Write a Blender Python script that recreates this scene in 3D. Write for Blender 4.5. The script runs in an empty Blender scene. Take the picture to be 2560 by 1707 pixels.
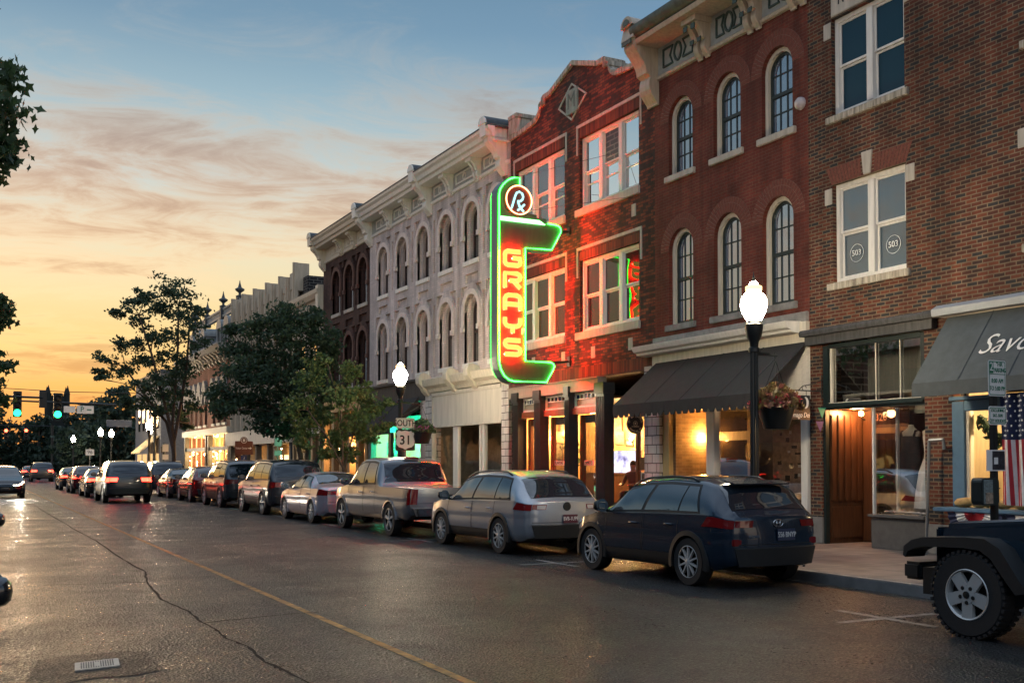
import bpy, bmesh, math, random
from mathutils import Vector, Matrix
from mathutils.geometry import tessellate_polygon
random.seed(7)
C = bpy.context.scene.collection
R = math.radians
# ------------------------------------------------------------------ camera
SC = bpy.context.scene
cam = bpy.data.objects.new('camera', bpy.data.cameras.new('camera'))
C.objects.link(cam)
cam.location = (0, 0, 1.67)
cam.rotation_euler = (R(90 + 1.6), 0, R(-27.417))
cam.data.sensor_width = 36
cam.data.lens = 2640 / 2560 * 36
cam.data.shift_y = 0.0901
cam.data.clip_start = 0.05
cam.data.clip_end = 3000
SC.camera = cam
# ------------------------------------------------------------------ world: dusk sky
SKY = 1.0; CLOUD_AT = (4.3, 4.7, 0)
def lin(c):
    return tuple(((x / 255 + .055) / 1.055) ** 2.4 if x / 255 > .04045 else x / 255 / 12.92 for x in c) + (1,)
W = bpy.data.worlds.new('World'); SC.world = W; W.use_nodes = True
wt = W.node_tree; wt.nodes.clear()
class NT:
    def __init__(s, t): s.t = t
    def n(s, kind, **kw):
        nd = s.t.nodes.new(kind)
        for k, v in kw.items():
            if k.startswith('i_'): nd.inputs[k[2:].replace('_', ' ')].default_value = v
            else: setattr(nd, k, v)
        return nd
    def l(s, a, b): s.t.links.new(a, b)
    def math(s, op, a, b=None, clamp=False):
        m = s.t.nodes.new('ShaderNodeMath'); m.operation = op; m.use_clamp = clamp
        for i, x in enumerate((a, b)):
            if x is None: continue
            if isinstance(x, (int, float)): m.inputs[i].default_value = x
            else: s.l(x, m.inputs[i])
        return m.outputs[0]
    def mix(s, f, a, b, blend='MIX'):
        m = s.t.nodes.new('ShaderNodeMix'); m.data_type = 'RGBA'; m.blend_type = blend
        for i, x in ((0, f), (6, a), (7, b)):
            if isinstance(x, (int, float)): m.inputs[i].default_value = x
            elif isinstance(x, tuple): m.inputs[i].default_value = x
            else: s.l(x, m.inputs[i])
        return m.outputs[2]
    def ramp(s, f, stops, interp='LINEAR'):
        r = s.t.nodes.new('ShaderNodeValToRGB'); r.color_ramp.interpolation = interp
        e = r.color_ramp.elements
        while len(e) < len(stops): e.new(.5)
        for el, (p, c) in zip(e, stops):
            el.position = p; el.color = c if len(c) == 4 else tuple(c) + (1,)
        s.l(f, r.inputs[0]); return r.outputs[0]
w = NT(wt)
tc = w.n('ShaderNodeTexCoord'); sp = w.n('ShaderNodeSeparateXYZ'); w.l(tc.outputs['Generated'], sp.inputs[0])
X_, Y_, Z_ = sp.outputs
g = lambda *c: lin(c)
el = w.math('MAXIMUM', Z_, 0.0)
warm = w.ramp(el, [(0, g(226, 146, 78)), (.05, g(238, 174, 92)), (.09, g(240, 196, 118)), (.14, g(236, 212, 158)), (.20, g(222, 216, 188)), (.25, g(190, 204, 202)), (.31, g(152, 180, 192)), (.38, g(112, 146, 170)), (.43, g(98, 132, 158)), (.7, g(150, 168, 188)), (1, g(168, 180, 196))])
cool = w.ramp(el, [(0, g(176, 156, 140)), (.10, g(204, 188, 166)), (.2, g(166, 182, 192)), (.30, g(122, 154, 182)), (.41, g(98, 132, 164)), (.5, g(104, 140, 176)), (.7, g(150, 168, 188)), (1, g(168, 180, 196))])
hl = w.math('SQRT', w.math('ADD', w.math('MULTIPLY', X_, X_), w.math('MULTIPLY', Y_, Y_)))
az = w.math('DIVIDE', w.math('ADD', w.math('MULTIPLY', Y_, .998), w.math('MULTIPLY', X_, -.05)), w.math('MAXIMUM', hl, .01))
mr = w.n('ShaderNodeMapRange', interpolation_type='SMOOTHSTEP'); w.l(az, mr.inputs[0]); mr.inputs[1].default_value = .55; mr.inputs[2].default_value = 1.0
base = w.mix(mr.outputs[0], cool, warm)
# high thin cloud, drawn on a flat layer overhead
dn = w.math('ADD', el, .10)
cx = w.math('DIVIDE', X_, dn); cyy = w.math('DIVIDE', Y_, dn)
cv = w.n('ShaderNodeCombineXYZ'); w.l(w.math('MULTIPLY', w.math('ADD', cx, w.math('MULTIPLY', cyy, -.12)), .62), cv.inputs[0]); w.l(w.math('ADD', w.math('MULTIPLY', cyy, 1.0), w.math('MULTIPLY', cx, .12)), cv.inputs[1])
ns = w.n('ShaderNodeTexNoise', i_Scale=.62, i_Detail=12.0, i_Roughness=.6, i_Distortion=.35); of = w.n('ShaderNodeVectorMath', operation='ADD'); w.l(cv.outputs[0], of.inputs[0]); of.inputs[1].default_value = CLOUD_AT; w.l(of.outputs[0], ns.inputs['Vector'])
ns2 = w.n('ShaderNodeTexNoise', i_Scale=4.2, i_Detail=10.0, i_Roughness=.68, i_Distortion=1.2); w.l(cv.outputs[0], ns2.inputs['Vector'])
den = w.math('ADD', w.math('MULTIPLY', ns.outputs[0], .72), w.math('MULTIPLY', ns2.outputs[0], .32))
mk = w.n('ShaderNodeMapRange', interpolation_type='SMOOTHSTEP'); w.l(den, mk.inputs[0]); mk.inputs[1].default_value = .47; mk.inputs[2].default_value = .61; mk.inputs[4].default_value = .9
cw = w.ramp(el, [(0, g(206, 124, 70)), (.05, g(230, 168, 96)), (.10, g(250, 216, 148)), (.15, g(248, 220, 172)), (.20, g(232, 204, 168)), (.25, g(208, 186, 164)), (.30, g(192, 186, 176)), (.37, g(150, 164, 174)), (.5, g(120, 136, 152))])
cc = w.ramp(el, [(0, g(190, 160, 140)), (.12, g(214, 190, 160)), (.22, g(214, 200, 182)), (.30, g(176, 176, 172)), (.40, g(112, 128, 146)), (.6, g(84, 100, 122))])
cl = w.mix(mr.outputs[0], cc, cw)
tk = w.n('ShaderNodeMapRange', interpolation_type='SMOOTHSTEP'); w.l(den, tk.inputs[0]); tk.inputs[1].default_value = .53; tk.inputs[2].default_value = .66; tk.inputs[4].default_value = .85
cl = w.mix(tk.outputs[0], cl, w.mix(1.0, cl, g(206, 190, 190), 'MULTIPLY'))      # thick cloud is duller than its lit edges
skyc = w.mix(mk.outputs[0], base, cl)
nis = w.n('ShaderNodeTexSky', sky_type='NISHITA', sun_disc=False, sun_elevation=R(2.0), sun_rotation=R(-3), air_density=1.4, dust_density=2.0)
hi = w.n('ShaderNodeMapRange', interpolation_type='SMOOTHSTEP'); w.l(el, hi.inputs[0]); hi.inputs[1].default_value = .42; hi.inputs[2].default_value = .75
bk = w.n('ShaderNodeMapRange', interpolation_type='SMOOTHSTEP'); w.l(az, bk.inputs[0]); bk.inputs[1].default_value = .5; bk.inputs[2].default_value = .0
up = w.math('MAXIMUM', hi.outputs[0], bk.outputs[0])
lvl = w.math('ADD', .60, w.math('MULTIPLY', up, .42))      # unseen sky overhead and behind is raised as fill light for the facades
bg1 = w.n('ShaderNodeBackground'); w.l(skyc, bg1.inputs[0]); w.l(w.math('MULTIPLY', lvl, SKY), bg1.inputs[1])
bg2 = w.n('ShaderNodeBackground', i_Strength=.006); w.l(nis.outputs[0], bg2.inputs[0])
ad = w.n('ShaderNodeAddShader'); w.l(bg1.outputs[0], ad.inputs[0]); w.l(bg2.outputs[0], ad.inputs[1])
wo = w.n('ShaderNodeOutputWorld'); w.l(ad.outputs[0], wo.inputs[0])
# ------------------------------------------------------------------ the low sun behind thin cloud
sl = bpy.data.lights.new('sun', 'SUN'); sl.energy = .45; sl.angle = R(12); sl.color = (1, .62, .32)
so = bpy.data.objects.new('sun', sl); C.objects.link(so)
so.rotation_euler = Vector((.05, -.998, -.06)).to_track_quat('-Z', 'Y').to_euler()
SC.view_settings.view_transform = 'Standard'; SC.view_settings.look = 'None'
SC.view_settings.exposure = 0.9; SC.view_settings.gamma = 1
SC.render.engine = 'CYCLES'; SC.cycles.use_denoising = True
SC.cycles.max_bounces = 6; SC.cycles.transparent_max_bounces = 16; SC.cycles.glossy_bounces = 3; SC.cycles.diffuse_bounces = 3
SC.cycles.sample_clamp_indirect = 6; SC.cycles.caustics_reflective = False; SC.cycles.caustics_refractive = False
# ------------------------------------------------------------------ materials
def newmat(name):
    m = bpy.data.materials.new(name); m.use_nodes = True
    t = m.node_tree; t.nodes.clear(); q = NT(t)
    out = q.n('ShaderNodeOutputMaterial'); b = q.n('ShaderNodeBsdfPrincipled')
    q.l(b.outputs[0], out.inputs[0]); return m, q, b, out
def mat(name, col, rough=.6, metal=0., var=.18, scale=6., bump=.0, bscale=60., spec=.5, streak=False, coat=0.):
    m, q, b, out = newmat(name)
    c = col + (1,) if len(col) == 3 else col
    b.inputs['Roughness'].default_value = rough; b.inputs['Metallic'].default_value = metal
    b.inputs['Specular IOR Level'].default_value = spec
    if coat: b.inputs['Coat Weight'].default_value = coat; b.inputs['Coat Roughness'].default_value = .04
    t = q.n('ShaderNodeTexCoord')
    if var:
        nz = q.n('ShaderNodeTexNoise', i_Scale=scale, i_Detail=5.0, i_Roughness=.62)
        if streak:
            mp = q.n('ShaderNodeMapping'); mp.inputs['Scale'].default_value = (3, 3, .35); q.l(t.outputs['Object'], mp.inputs[0]); q.l(mp.outputs[0], nz.inputs['Vector'])
        else: q.l(t.outputs['Object'], nz.inputs['Vector'])
        f = q.n('ShaderNodeMapRange'); q.l(nz.outputs[0], f.inputs[0]); f.inputs[1].default_value = .3; f.inputs[2].default_value = .7
        f.inputs[3].default_value = 1 - var; f.inputs[4].default_value = 1 + var * .6
        q.l(q.mix(1.0, c, f.outputs[0], 'MULTIPLY'), b.inputs['Base Color'])
    else: b.inputs['Base Color'].default_value = c
    if bump:
        nb = q.n('ShaderNodeTexNoise', i_Scale=bscale, i_Detail=3.0); q.l(t.outputs['Object'], nb.inputs['Vector'])
        bp = q.n('ShaderNodeBump', i_Strength=bump, i_Distance=.01); q.l(nb.outputs[0], bp.inputs['Height']); q.l(bp.outputs[0], b.inputs['Normal'])
    return m
def emis(name, col, st):
    m = bpy.data.materials.new(name); m.use_nodes = True; t = m.node_tree; t.nodes.clear(); q = NT(t)
    e = q.n('ShaderNodeEmission', i_Strength=st); e.inputs[0].default_value = col + (1,)
    o = q.n('ShaderNodeOutputMaterial'); q.l(e.outputs[0], o.inputs[0]); return m
def brick(name, cols, mortar, bw=.203, bh=.0677, ms=.011, rough=.85, stain=.25, off=.5, bump=.5, dark=None, stops=None):
    m, q, b, out = newmat(name)
    t = q.n('ShaderNodeTexCoord'); s = q.n('ShaderNodeSeparateXYZ'); q.l(t.outputs['Object'], s.inputs[0])
    ge = q.n('ShaderNodeNewGeometry'); sn = q.n('ShaderNodeSeparateXYZ'); q.l(ge.outputs['Normal'], sn.inputs[0])
    ny = q.math('GREATER_THAN', q.math('ABSOLUTE', sn.outputs[1]), .6)
    u = q.math('ADD', q.math('MULTIPLY', ny, s.outputs[0]), q.math('MULTIPLY', q.math('SUBTRACT', 1.0, ny), s.outputs[1]))
    cv = q.n('ShaderNodeCombineXYZ'); q.l(u, cv.inputs[0]); q.l(s.outputs[2], cv.inputs[1])
    wz = q.n('ShaderNodeTexNoise', i_Scale=5.0, i_Detail=2.0); q.l(t.outputs['Object'], wz.inputs['Vector'])
    vm = q.n('ShaderNodeVectorMath', operation='SCALE'); q.l(wz.outputs['Color'], vm.inputs[0]); vm.inputs['Scale'].default_value = .012
    va = q.n('ShaderNodeVectorMath', operation='ADD'); q.l(cv.outputs[0], va.inputs[0]); q.l(vm.outputs[0], va.inputs[1])
    br = q.n('ShaderNodeTexBrick', offset=off); q.l(va.outputs[0], br.inputs['Vector'])
    for k, v in (('Color1', (0, 0, 0, 1)), ('Color2', (1, 1, 1, 1)), ('Mortar', (.5, .5, .5, 1)), ('Scale', 1.0), ('Mortar Size', ms), ('Mortar Smooth', .25), ('Bias', 0.0), ('Brick Width', bw), ('Row Height', bh)):
        br.inputs[k].default_value = v
    n = len(cols)
    rc = q.ramp(br.outputs['Color'], [((stops[i] if stops else i / n), cols[i]) for i in range(n)], 'CONSTANT' if n > 2 else 'LINEAR')
    c = q.mix(br.outputs['Fac'], rc, mortar + (1,))
    nz = q.n('ShaderNodeTexNoise', i_Scale=.9, i_Detail=8.0, i_Roughness=.66); q.l(t.outputs['Object'], nz.inputs['Vector'])
    f = q.n('ShaderNodeMapRange'); q.l(nz.outputs[0], f.inputs[0]); f.inputs[1].default_value = .35; f.inputs[2].default_value = .68; f.inputs[3].default_value = 1 - stain; f.inputs[4].default_value = 1.12
    c = q.mix(1.0, c, f.outputs[0], 'MULTIPLY')
    ms_ = q.n('ShaderNodeMapping'); ms_.inputs['Scale'].default_value = (2.4, 2.4, .22); q.l(t.outputs['Object'], ms_.inputs[0])
    nst = q.n('ShaderNodeTexNoise', i_Scale=1.0, i_Detail=6.0, i_Roughness=.6); q.l(ms_.outputs[0], nst.inputs['Vector'])   # rain streaks
    fst = q.n('ShaderNodeMapRange'); q.l(nst.outputs[0], fst.inputs[0]); fst.inputs[1].default_value = .34; fst.inputs[2].default_value = .6; fst.inputs[3].default_value = .62; fst.inputs[4].default_value = 1.08
    c = q.mix(1.0, c, fst.outputs[0], 'MULTIPLY')
    if dark:   # patches of old soot
        nd = q.n('ShaderNodeTexNoise', i_Scale=.55, i_Detail=7.0, i_Roughness=.7); q.l(t.outputs['Object'], nd.inputs['Vector'])
        fd = q.n('ShaderNodeMapRange', interpolation_type='SMOOTHSTEP'); q.l(nd.outputs[0], fd.inputs[0]); fd.inputs[1].default_value = .5; fd.inputs[2].default_value = .72; fd.inputs[4].default_value = .6
        c = q.mix(fd.outputs[0], c, dark + (1,))
    q.l(c, b.inputs['Base Color']); b.inputs['Roughness'].default_value = rough; b.inputs['Specular IOR Level'].default_value = .3
    hh = q.math('SUBTRACT', q.math('MULTIPLY', nz.outputs[0], .2), br.outputs['Fac'])
    bp = q.n('ShaderNodeBump', i_Strength=bump, i_Distance=.008); q.l(hh, bp.inputs['Height']); q.l(bp.outputs[0], b.inputs['Normal'])
    return m
def glass_opaque(name, col=(.02, .03, .04), ior=1.9, wob=.03, rough=.02):
    m, q, b, out = newmat(name)
    b.inputs['Base Color'].default_value = col + (1,); b.inputs['Roughness'].default_value = rough; b.inputs['IOR'].default_value = ior
    t = q.n('ShaderNodeTexCoord'); nz = q.n('ShaderNodeTexNoise', i_Scale=1.6, i_Detail=1.0); q.l(t.outputs['Object'], nz.inputs['Vector'])
    bp = q.n('ShaderNodeBump', i_Strength=wob, i_Distance=.2); q.l(nz.outputs[0], bp.inputs['Height']); q.l(bp.outputs[0], b.inputs['Normal'])
    return m
def glass_clear(name, tint=(.93, .95, .95), refl=.62):
    m = bpy.data.materials.new(name); m.use_nodes = True; t = m.node_tree; t.nodes.clear(); q = NT(t)
    tr = q.n('ShaderNodeBsdfTransparent'); tr.inputs[0].default_value = tint + (1,)
    gl = q.n('ShaderNodeBsdfGlossy', i_Roughness=.015); fr = q.n('ShaderNodeFresnel', i_IOR=1.5)
    mx = q.n('ShaderNodeMixShader'); q.l(q.math('MULTIPLY', fr.outputs[0], refl), mx.inputs[0]); q.l(tr.outputs[0], mx.inputs[1]); q.l(gl.outputs[0], mx.inputs[2])
    o = q.n('ShaderNodeOutputMaterial'); q.l(mx.outputs[0], o.inputs[0]); return m
M = {}
M['brick_mix'] = brick('mixed brown brick', [(.145, .040, .022), (.095, .032, .022), (.17, .052, .027), (.038, .036, .038), (.12, .036, .022), (.06, .030, .025)], (.20, .145, .095), stain=.5, ms=.0105)
M['brick_red'] = brick('painted red brick', [(.20, .042, .026), (.15, .034, .024)], (.17, .075, .05), ms=.007, stain=.42, bump=.35, dark=(.09, .03, .024))
M['brick_dark'] = brick('dark wire cut brick', [(.20, .05, .03), (.10, .032, .024), (.24, .065, .036), (.055, .03, .026)], (.045, .032, .028), bw=.215, bh=.075, ms=.009, stain=.3, dark=(.06, .028, .022))
M['soldier_dark'] = brick('dark soldier brick', [(.15, .045, .028), (.09, .03, .022), (.18, .055, .03)], (.06, .045, .04), bw=.075, bh=.42, ms=.009, off=0, stain=.2)
M['soldier_mix'] = brick('soldier brick', [(.17, .055, .035), (.11, .04, .03)], (.40, .30, .20), bw=.072, bh=.6, ms=.011, off=0, stain=.15)
M['brick_white'] = brick('white painted brick', [(.72, .59, .55), (.63, .52, .49)], (.52, .46, .44), ms=.008, stain=.2, bump=.55, bh=.075)  # pink of the neon spill is mixed into the white paint
M['brick_brown'] = brick('old brown brick', [(.12, .05, .038), (.07, .035, .03)], (.06, .04, .035), ms=.009, stain=.35)
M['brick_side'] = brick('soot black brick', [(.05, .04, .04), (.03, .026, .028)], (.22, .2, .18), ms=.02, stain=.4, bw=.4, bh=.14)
M['brick_inside'] = brick('interior brick', [(.36, .22, .12), (.25, .15, .085)], (.30, .2, .12), ms=.008, stain=.3)
M['block_pink_lit'] = brick('painted rusticated block', [(.62, .57, .55), (.56, .52, .5)], (.12, .1, .1), bw=.37, bh=.218, ms=.014, stain=.15, bump=.7)  # white block, with a faint pink light put into its colour
M['brick_far'] = brick('salmon brick', [(.34, .14, .09), (.27, .11, .075)], (.25, .16, .12), ms=.01, stain=.2)
M['limestone'] = mat('limestone', (.46, .41, .35), .8, var=.25, scale=3, bump=.15, streak=True)
M['stone_stained'] = mat('stained limestone', (.42, .37, .30), .85, var=.75, scale=5, bump=.2, streak=True)
M['stone_grey'] = mat('weathered grey stone', (.24, .225, .21), .85, var=.4, scale=4, bump=.3)
M['beige'] = mat('beige cast stone', (.50, .42, .32), .8, var=.22, streak=True, bump=.1)
M['white_trim'] = mat('white trim paint', (.72, .69, .65), .5, var=.14, scale=4, streak=True, bump=.03)
M['neon_tint_trim'] = mat('neon tinted cornice paint', (.46, .38, .30), .55, var=.25, scale=4, streak=True)  # white cornice with the neon's orange light mixed into its colour
M['cream'] = mat('cream trim paint', (.62, .56, .46), .55, var=.2, scale=4, streak=True)
M['board'] = mat('old white sign board', (.62, .57, .50), .6, var=.16, scale=2, streak=True)
M['verdigris'] = mat('verdigris copper', (.065, .085, .07), .55, var=.5, scale=5, bump=.2)
M['dark_green'] = mat('dark green paint', (.012, .022, .022), .4, var=.2)
M['sage'] = mat('pale sage frieze paint', (.34, .35, .33), .6, var=.2)
M['green_line'] = mat('green moulding paint', (.03, .06, .055), .5)
M['black_metal'] = mat('black metal', (.012, .014, .014), .38, var=.15, spec=.5)
M['iron_blue'] = mat('dark painted iron', (.022, .026, .03), .4, var=.2)
M['taupe'] = mat('taupe fascia', (.30, .245, .20), .55, var=.14, streak=True)
M['oak'] = mat('varnished wood', (.20, .065, .025), .32, var=.35, scale=7, streak=True)
M['wood_dark'] = mat('dark wood panelling', (.085, .036, .017), .38, var=.45, scale=6, streak=True)
M['wood_tan'] = mat('tan wood', (.32, .2, .1), .5, var=.3, streak=True)
M['slate_fascia'] = mat('weathered black fascia', (.05, .05, .052), .7, var=.55, scale=5, streak=True)
M['canvas_black'] = mat('black canvas', (.022, .020, .021), .85, var=.2, bump=.2, bscale=240)
M['canvas_grey'] = mat('charcoal canvas', (.055, .066, .075), .85, var=.18, bump=.2, bscale=240)
M['hood_grey'] = mat('grey metal hood', (.26, .28, .31), .5, var=.1)
M['blue_paint'] = mat('blue shop paint', (.10, .19, .29), .5, var=.12)
M['concrete'] = mat('concrete', (.22, .205, .19), .85, var=.25, scale=4, bump=.2)
M['roofing'] = mat('roof felt', (.05, .05, .05), .9)
M['plain_grey'] = mat('grey render', (.21, .2, .2), .8, var=.2)
M['slate'] = mat('slate', (.06, .07, .08), .6, var=.3)
M['mansard_trim'] = mat('grey trim', (.30, .30, .29), .6, var=.2)
M['win'] = glass_opaque('window glass', (.026, .058, .085), 2.3)  # blue of the reflected sky is mixed into the glass colour
M['win_bright'] = glass_opaque('sky bright window glass', (.02, .025, .03), 3.6)
M['win_room'] = glass_clear('window glass before a lit room', (.75, .85, .95), 1.2)
M['win_blind'] = glass_opaque('window glass over blinds', (.09, .13, .19), 3.5)
M['win_teal'] = glass_opaque('window glass over insect screen', (.004, .03, .05), 1.42, rough=.2)
M['win_dark'] = glass_opaque('dark window glass', (.018, .011, .009), 1.6)
M['clear'] = glass_clear('shop glass')
M['black'] = mat('black paint', (.006, .006, .006), .6, var=0)
M['white_paint'] = mat('white paint', (.75, .73, .7), .5, var=.06)
M['ink'] = mat('dark lettering', (.01, .01, .012), .6, var=0)
M['lamp_glass'] = emis('lit lamp glass', (1, .82, .55), 130)
M['bulb'] = emis('lit bulb', (1, .62, .24), 60)
M['bulb_soft'] = emis('soft lit shade', (1, .55, .2), 9)
# ------------------------------------------------------------------ helpers
ORG = {}
class MB:
    def __init__(s): s.v = []; s.f = []; s.mi = []; s.k = 0
    def add(s, vs, fs):
        o = len(s.v); s.v += [tuple(v) for v in vs]
        for f in fs: s.f.append(tuple(o + i for i in f)); s.mi.append(s.k)
        return s
    def box(s, x0, x1, y0, y1, z0, z1):
        return s.add([(x, y, z) for x in (x0, x1) for y in (y0, y1) for z in (z0, z1)],
                     [(0, 1, 3, 2), (4, 6, 7, 5), (0, 4, 5, 1), (2, 3, 7, 6), (0, 2, 6, 4), (1, 5, 7, 3)])
    def hull8(s, p):   # 4 bottom + 4 top points
        return s.add(p, [(3, 2, 1, 0), (4, 5, 6, 7), (0, 1, 5, 4), (1, 2, 6, 5), (2, 3, 7, 6), (3, 0, 4, 7)])
    def quad(s, a, b, c, d): return s.add([a, b, c, d], [(0, 1, 2, 3)])
    def prism(s, poly, a0, a1, ax='x'):
        n = len(poly)
        def P(u, v, a): return (a, u, v) if ax == 'x' else ((u, a, v) if ax == 'y' else (u, v, a))
        return s.add([P(u, v, a0) for u, v in poly] + [P(u, v, a1) for u, v in poly],
                     [tuple(range(n))[::-1], tuple(range(n, 2 * n))] + [(i, (i + 1) % n, n + (i + 1) % n, n + i) for i in range(n)])
    def tube(s, pts, r, n=8, cap=True):
        pts = [Vector(p) for p in pts]; m = len(pts)
        rs = r if isinstance(r, (list, tuple)) else [r] * m
        o = len(s.v); up = None
        for i, p in enumerate(pts):
            d = (pts[min(i + 1, m - 1)] - pts[max(i - 1, 0)])
            d = d.normalized() if d.length > 1e-9 else Vector((0, 0, 1))
            if up is None: up = Vector((0, 0, 1)) if abs(d.z) < .9 else Vector((1, 0, 0))
            a = d.cross(up); a = a.normalized() if a.length > 1e-6 else d.orthogonal().normalized()
            b = d.cross(a); up = -b if False else up
            for j in range(n):
                t = 2 * math.pi * j / n
                s.v.append(tuple(p + (a * math.cos(t) + b * math.sin(t)) * rs[i]))
        for i in range(m - 1):
            for j in range(n):
                s.f.append((o + i * n + j, o + i * n + (j + 1) % n, o + (i + 1) * n + (j + 1) % n, o + (i + 1) * n + j)); s.mi.append(s.k)
        if cap:
            s.f.append(tuple(o + j for j in range(n))[::-1]); s.mi.append(s.k); s.f.append(tuple(o + (m - 1) * n + j for j in range(n))); s.mi.append(s.k)
        return s
    def lathe(s, prof, c=(0, 0, 0), n=20, ax='z', flute=0, depth=0., cap=True):
        o = len(s.v); m = len(prof)
        for r, h in prof:
            for j in range(n):
                t = 2 * math.pi * j / n; rr = r * (1 - depth * (j % 2)) if flute else r
                u, v = rr * math.cos(t), rr * math.sin(t)
                s.v.append((c[0] + u, c[1] + v, c[2] + h) if ax == 'z' else ((c[0] + h, c[1] + u, c[2] + v) if ax == 'x' else (c[0] + u, c[1] + h, c[2] + v)))
        for i in range(m - 1):
            for j in range(n):
                s.f.append((o + i * n + j, o + i * n + (j + 1) % n, o + (i + 1) * n + (j + 1) % n, o + (i + 1) * n + j)); s.mi.append(s.k)
        if cap: s.f.append(tuple(o + j for j in range(n))[::-1]); s.mi.append(s.k); s.f.append(tuple(o + (m - 1) * n + j for j in range(n))); s.mi.append(s.k)
        return s
    def wall(s, outer, holes, x, depth=0., back=None):
        """facade sheet facing -X in (y,z) with holes; reveals go back by depth"""
        loops = [[Vector((0, a, b)) for a, b in outer]] + [[Vector((0, a, b)) for a, b in h] for h in holes]
        flat = [p for l in loops for p in l]
        tr = tessellate_polygon(loops)
        s.add([(x, p.y, p.z) for p in flat], [tuple(t) for t in tr])
        if depth:
            for h in holes:
                n = len(h)
                s.add([(x, a, b) for a, b in h] + [(x + depth, a, b) for a, b in h], [(i, (i + 1) % n, n + (i + 1) % n, n + i) for i in range(n)])
        if back:
            n = len(outer)
            s.add([(x, a, b) for a, b in outer] + [(x + back, a, b) for a, b in outer], [(i, (i + 1) % n, n + (i + 1) % n, n + i) for i in range(n)])
        return s
    def ribbon(s, loop_a, loop_b, closed=False):
        n = len(loop_a); return s.add(list(loop_a) + list(loop_b), [(i, (i + 1) % n, n + (i + 1) % n, n + i) for i in range(n if closed else n - 1)])
    SPLIT = {'brick_pier', 'pier_base', 'stone_block', 'frieze_moulding', 'frieze_panel', 'support_arm', 'corner_post', 'bracket_block', 'emblem', 'guy_wire'}
    def islands(s):
        n = len(s.v); par = list(range(n))
        def fd(a):
            while par[a] != a: par[a] = par[par[a]]; a = par[a]
            return a
        for f in s.f:
            for i in f[1:]: par[fd(i)] = fd(f[0])
        g = {}
        for k, f in enumerate(s.f): g.setdefault(fd(f[0]), []).append(k)
        L = []
        for fs in g.values():
            vs = [s.v[i] for k in fs for i in s.f[k]]
            L.append([fs, [min(v[a] for v in vs) - .012 for a in range(3)], [max(v[a] for v in vs) + .012 for a in range(3)]])
        ch = True
        while ch:
            ch = False
            for i in range(len(L)):
                for j in range(i + 1, len(L)):
                    if all(L[i][1][a] <= L[j][2][a] and L[j][1][a] <= L[i][2][a] for a in range(3)):
                        L[i] = [L[i][0] + L[j][0], [min(L[i][1][a], L[j][1][a]) for a in range(3)], [max(L[i][2][a], L[j][2][a]) for a in range(3)]]; del L[j]; ch = True; break
                if ch: break
        out = []
        for fs, _, _ in L:
            b = MB(); mp = {}
            for k in fs:
                q = []
                for i in s.f[k]:
                    if i not in mp: mp[i] = len(b.v); b.v.append(s.v[i])
                    q.append(mp[i])
                b.f.append(tuple(q)); b.mi.append(s.mi[k])
            out.append(b)
        return out
    def build(s, name, m, parent=None, smooth=False, bevel=0., angle=None, loc=None):
        if name in MB.SPLIT and parent is not None:
            L = s.islands()
            if len(L) > 1: return [b.build0(name, m, parent, smooth, bevel, angle, loc) for b in L][0]
        return s.build0(name, m, parent, smooth, bevel, angle, loc)
    def build0(s, name, m, parent=None, smooth=False, bevel=0., angle=None, loc=None):
        me = bpy.data.meshes.new(name)
        o = bpy.data.objects.new(name, me); C.objects.link(o)
        org = Vector((0, 0, 0))
        if parent is not None: o.parent = parent; org = ORG[parent.name]
        elif loc is not None: org = Vector(loc); o.location = org
        ORG[o.name] = org if parent is None else org.copy()
        me.from_pydata([tuple(Vector(v) - org) for v in s.v], [], s.f)
        for x in (m if isinstance(m, (list, tuple)) else [m]): me.materials.append(x)
        if isinstance(m, (list, tuple)): me.polygons.foreach_set('material_index', s.mi)
        bm = bmesh.new(); bm.from_mesh(me)
        bmesh.ops.recalc_face_normals(bm, faces=bm.faces)
        if bevel:
            es = [e for e in bm.edges if len(e.link_faces) == 2 and e.calc_face_angle(0) > .6]
            if es: bmesh.ops.bevel(bm, geom=es, offset=bevel, segments=2, affect='EDGES', clamp_overlap=True)
        bm.to_mesh(me); bm.free()
        if smooth:
            me.polygons.foreach_set('use_smooth', [True] * len(me.polygons))
            if angle: me.set_sharp_from_angle(angle=R(angle))
        return o
def thing(name, label, cat, loc, rz=0., group=None):
    o = bpy.data.objects.new(name, None); C.objects.link(o); o.empty_display_size = .3
    o.location = loc; o.rotation_euler = (0, 0, rz); ORG[o.name] = Vector(loc)
    return tag(o, label, cat, group)
def tag(o, label, cat, group=None):
    o['label'] = label; o['category'] = cat
    if group: o['group'] = group
    return o
def struct(o, kind='structure'): o['kind'] = kind; return o
def dup(o, loc, rz, label, group=None):
    def cp(a, p):
        c = a.copy(); C.objects.link(c)
        if p is not None: c.parent = p
        for ch in [x for x in a.children]: cp(ch, c)
        return c
    c = cp(o, None); c.location = loc; c.rotation_euler = (0, 0, rz); ORG[c.name] = Vector(loc)
    c['label'] = label
    if group: c['group'] = group
    return c
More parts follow.
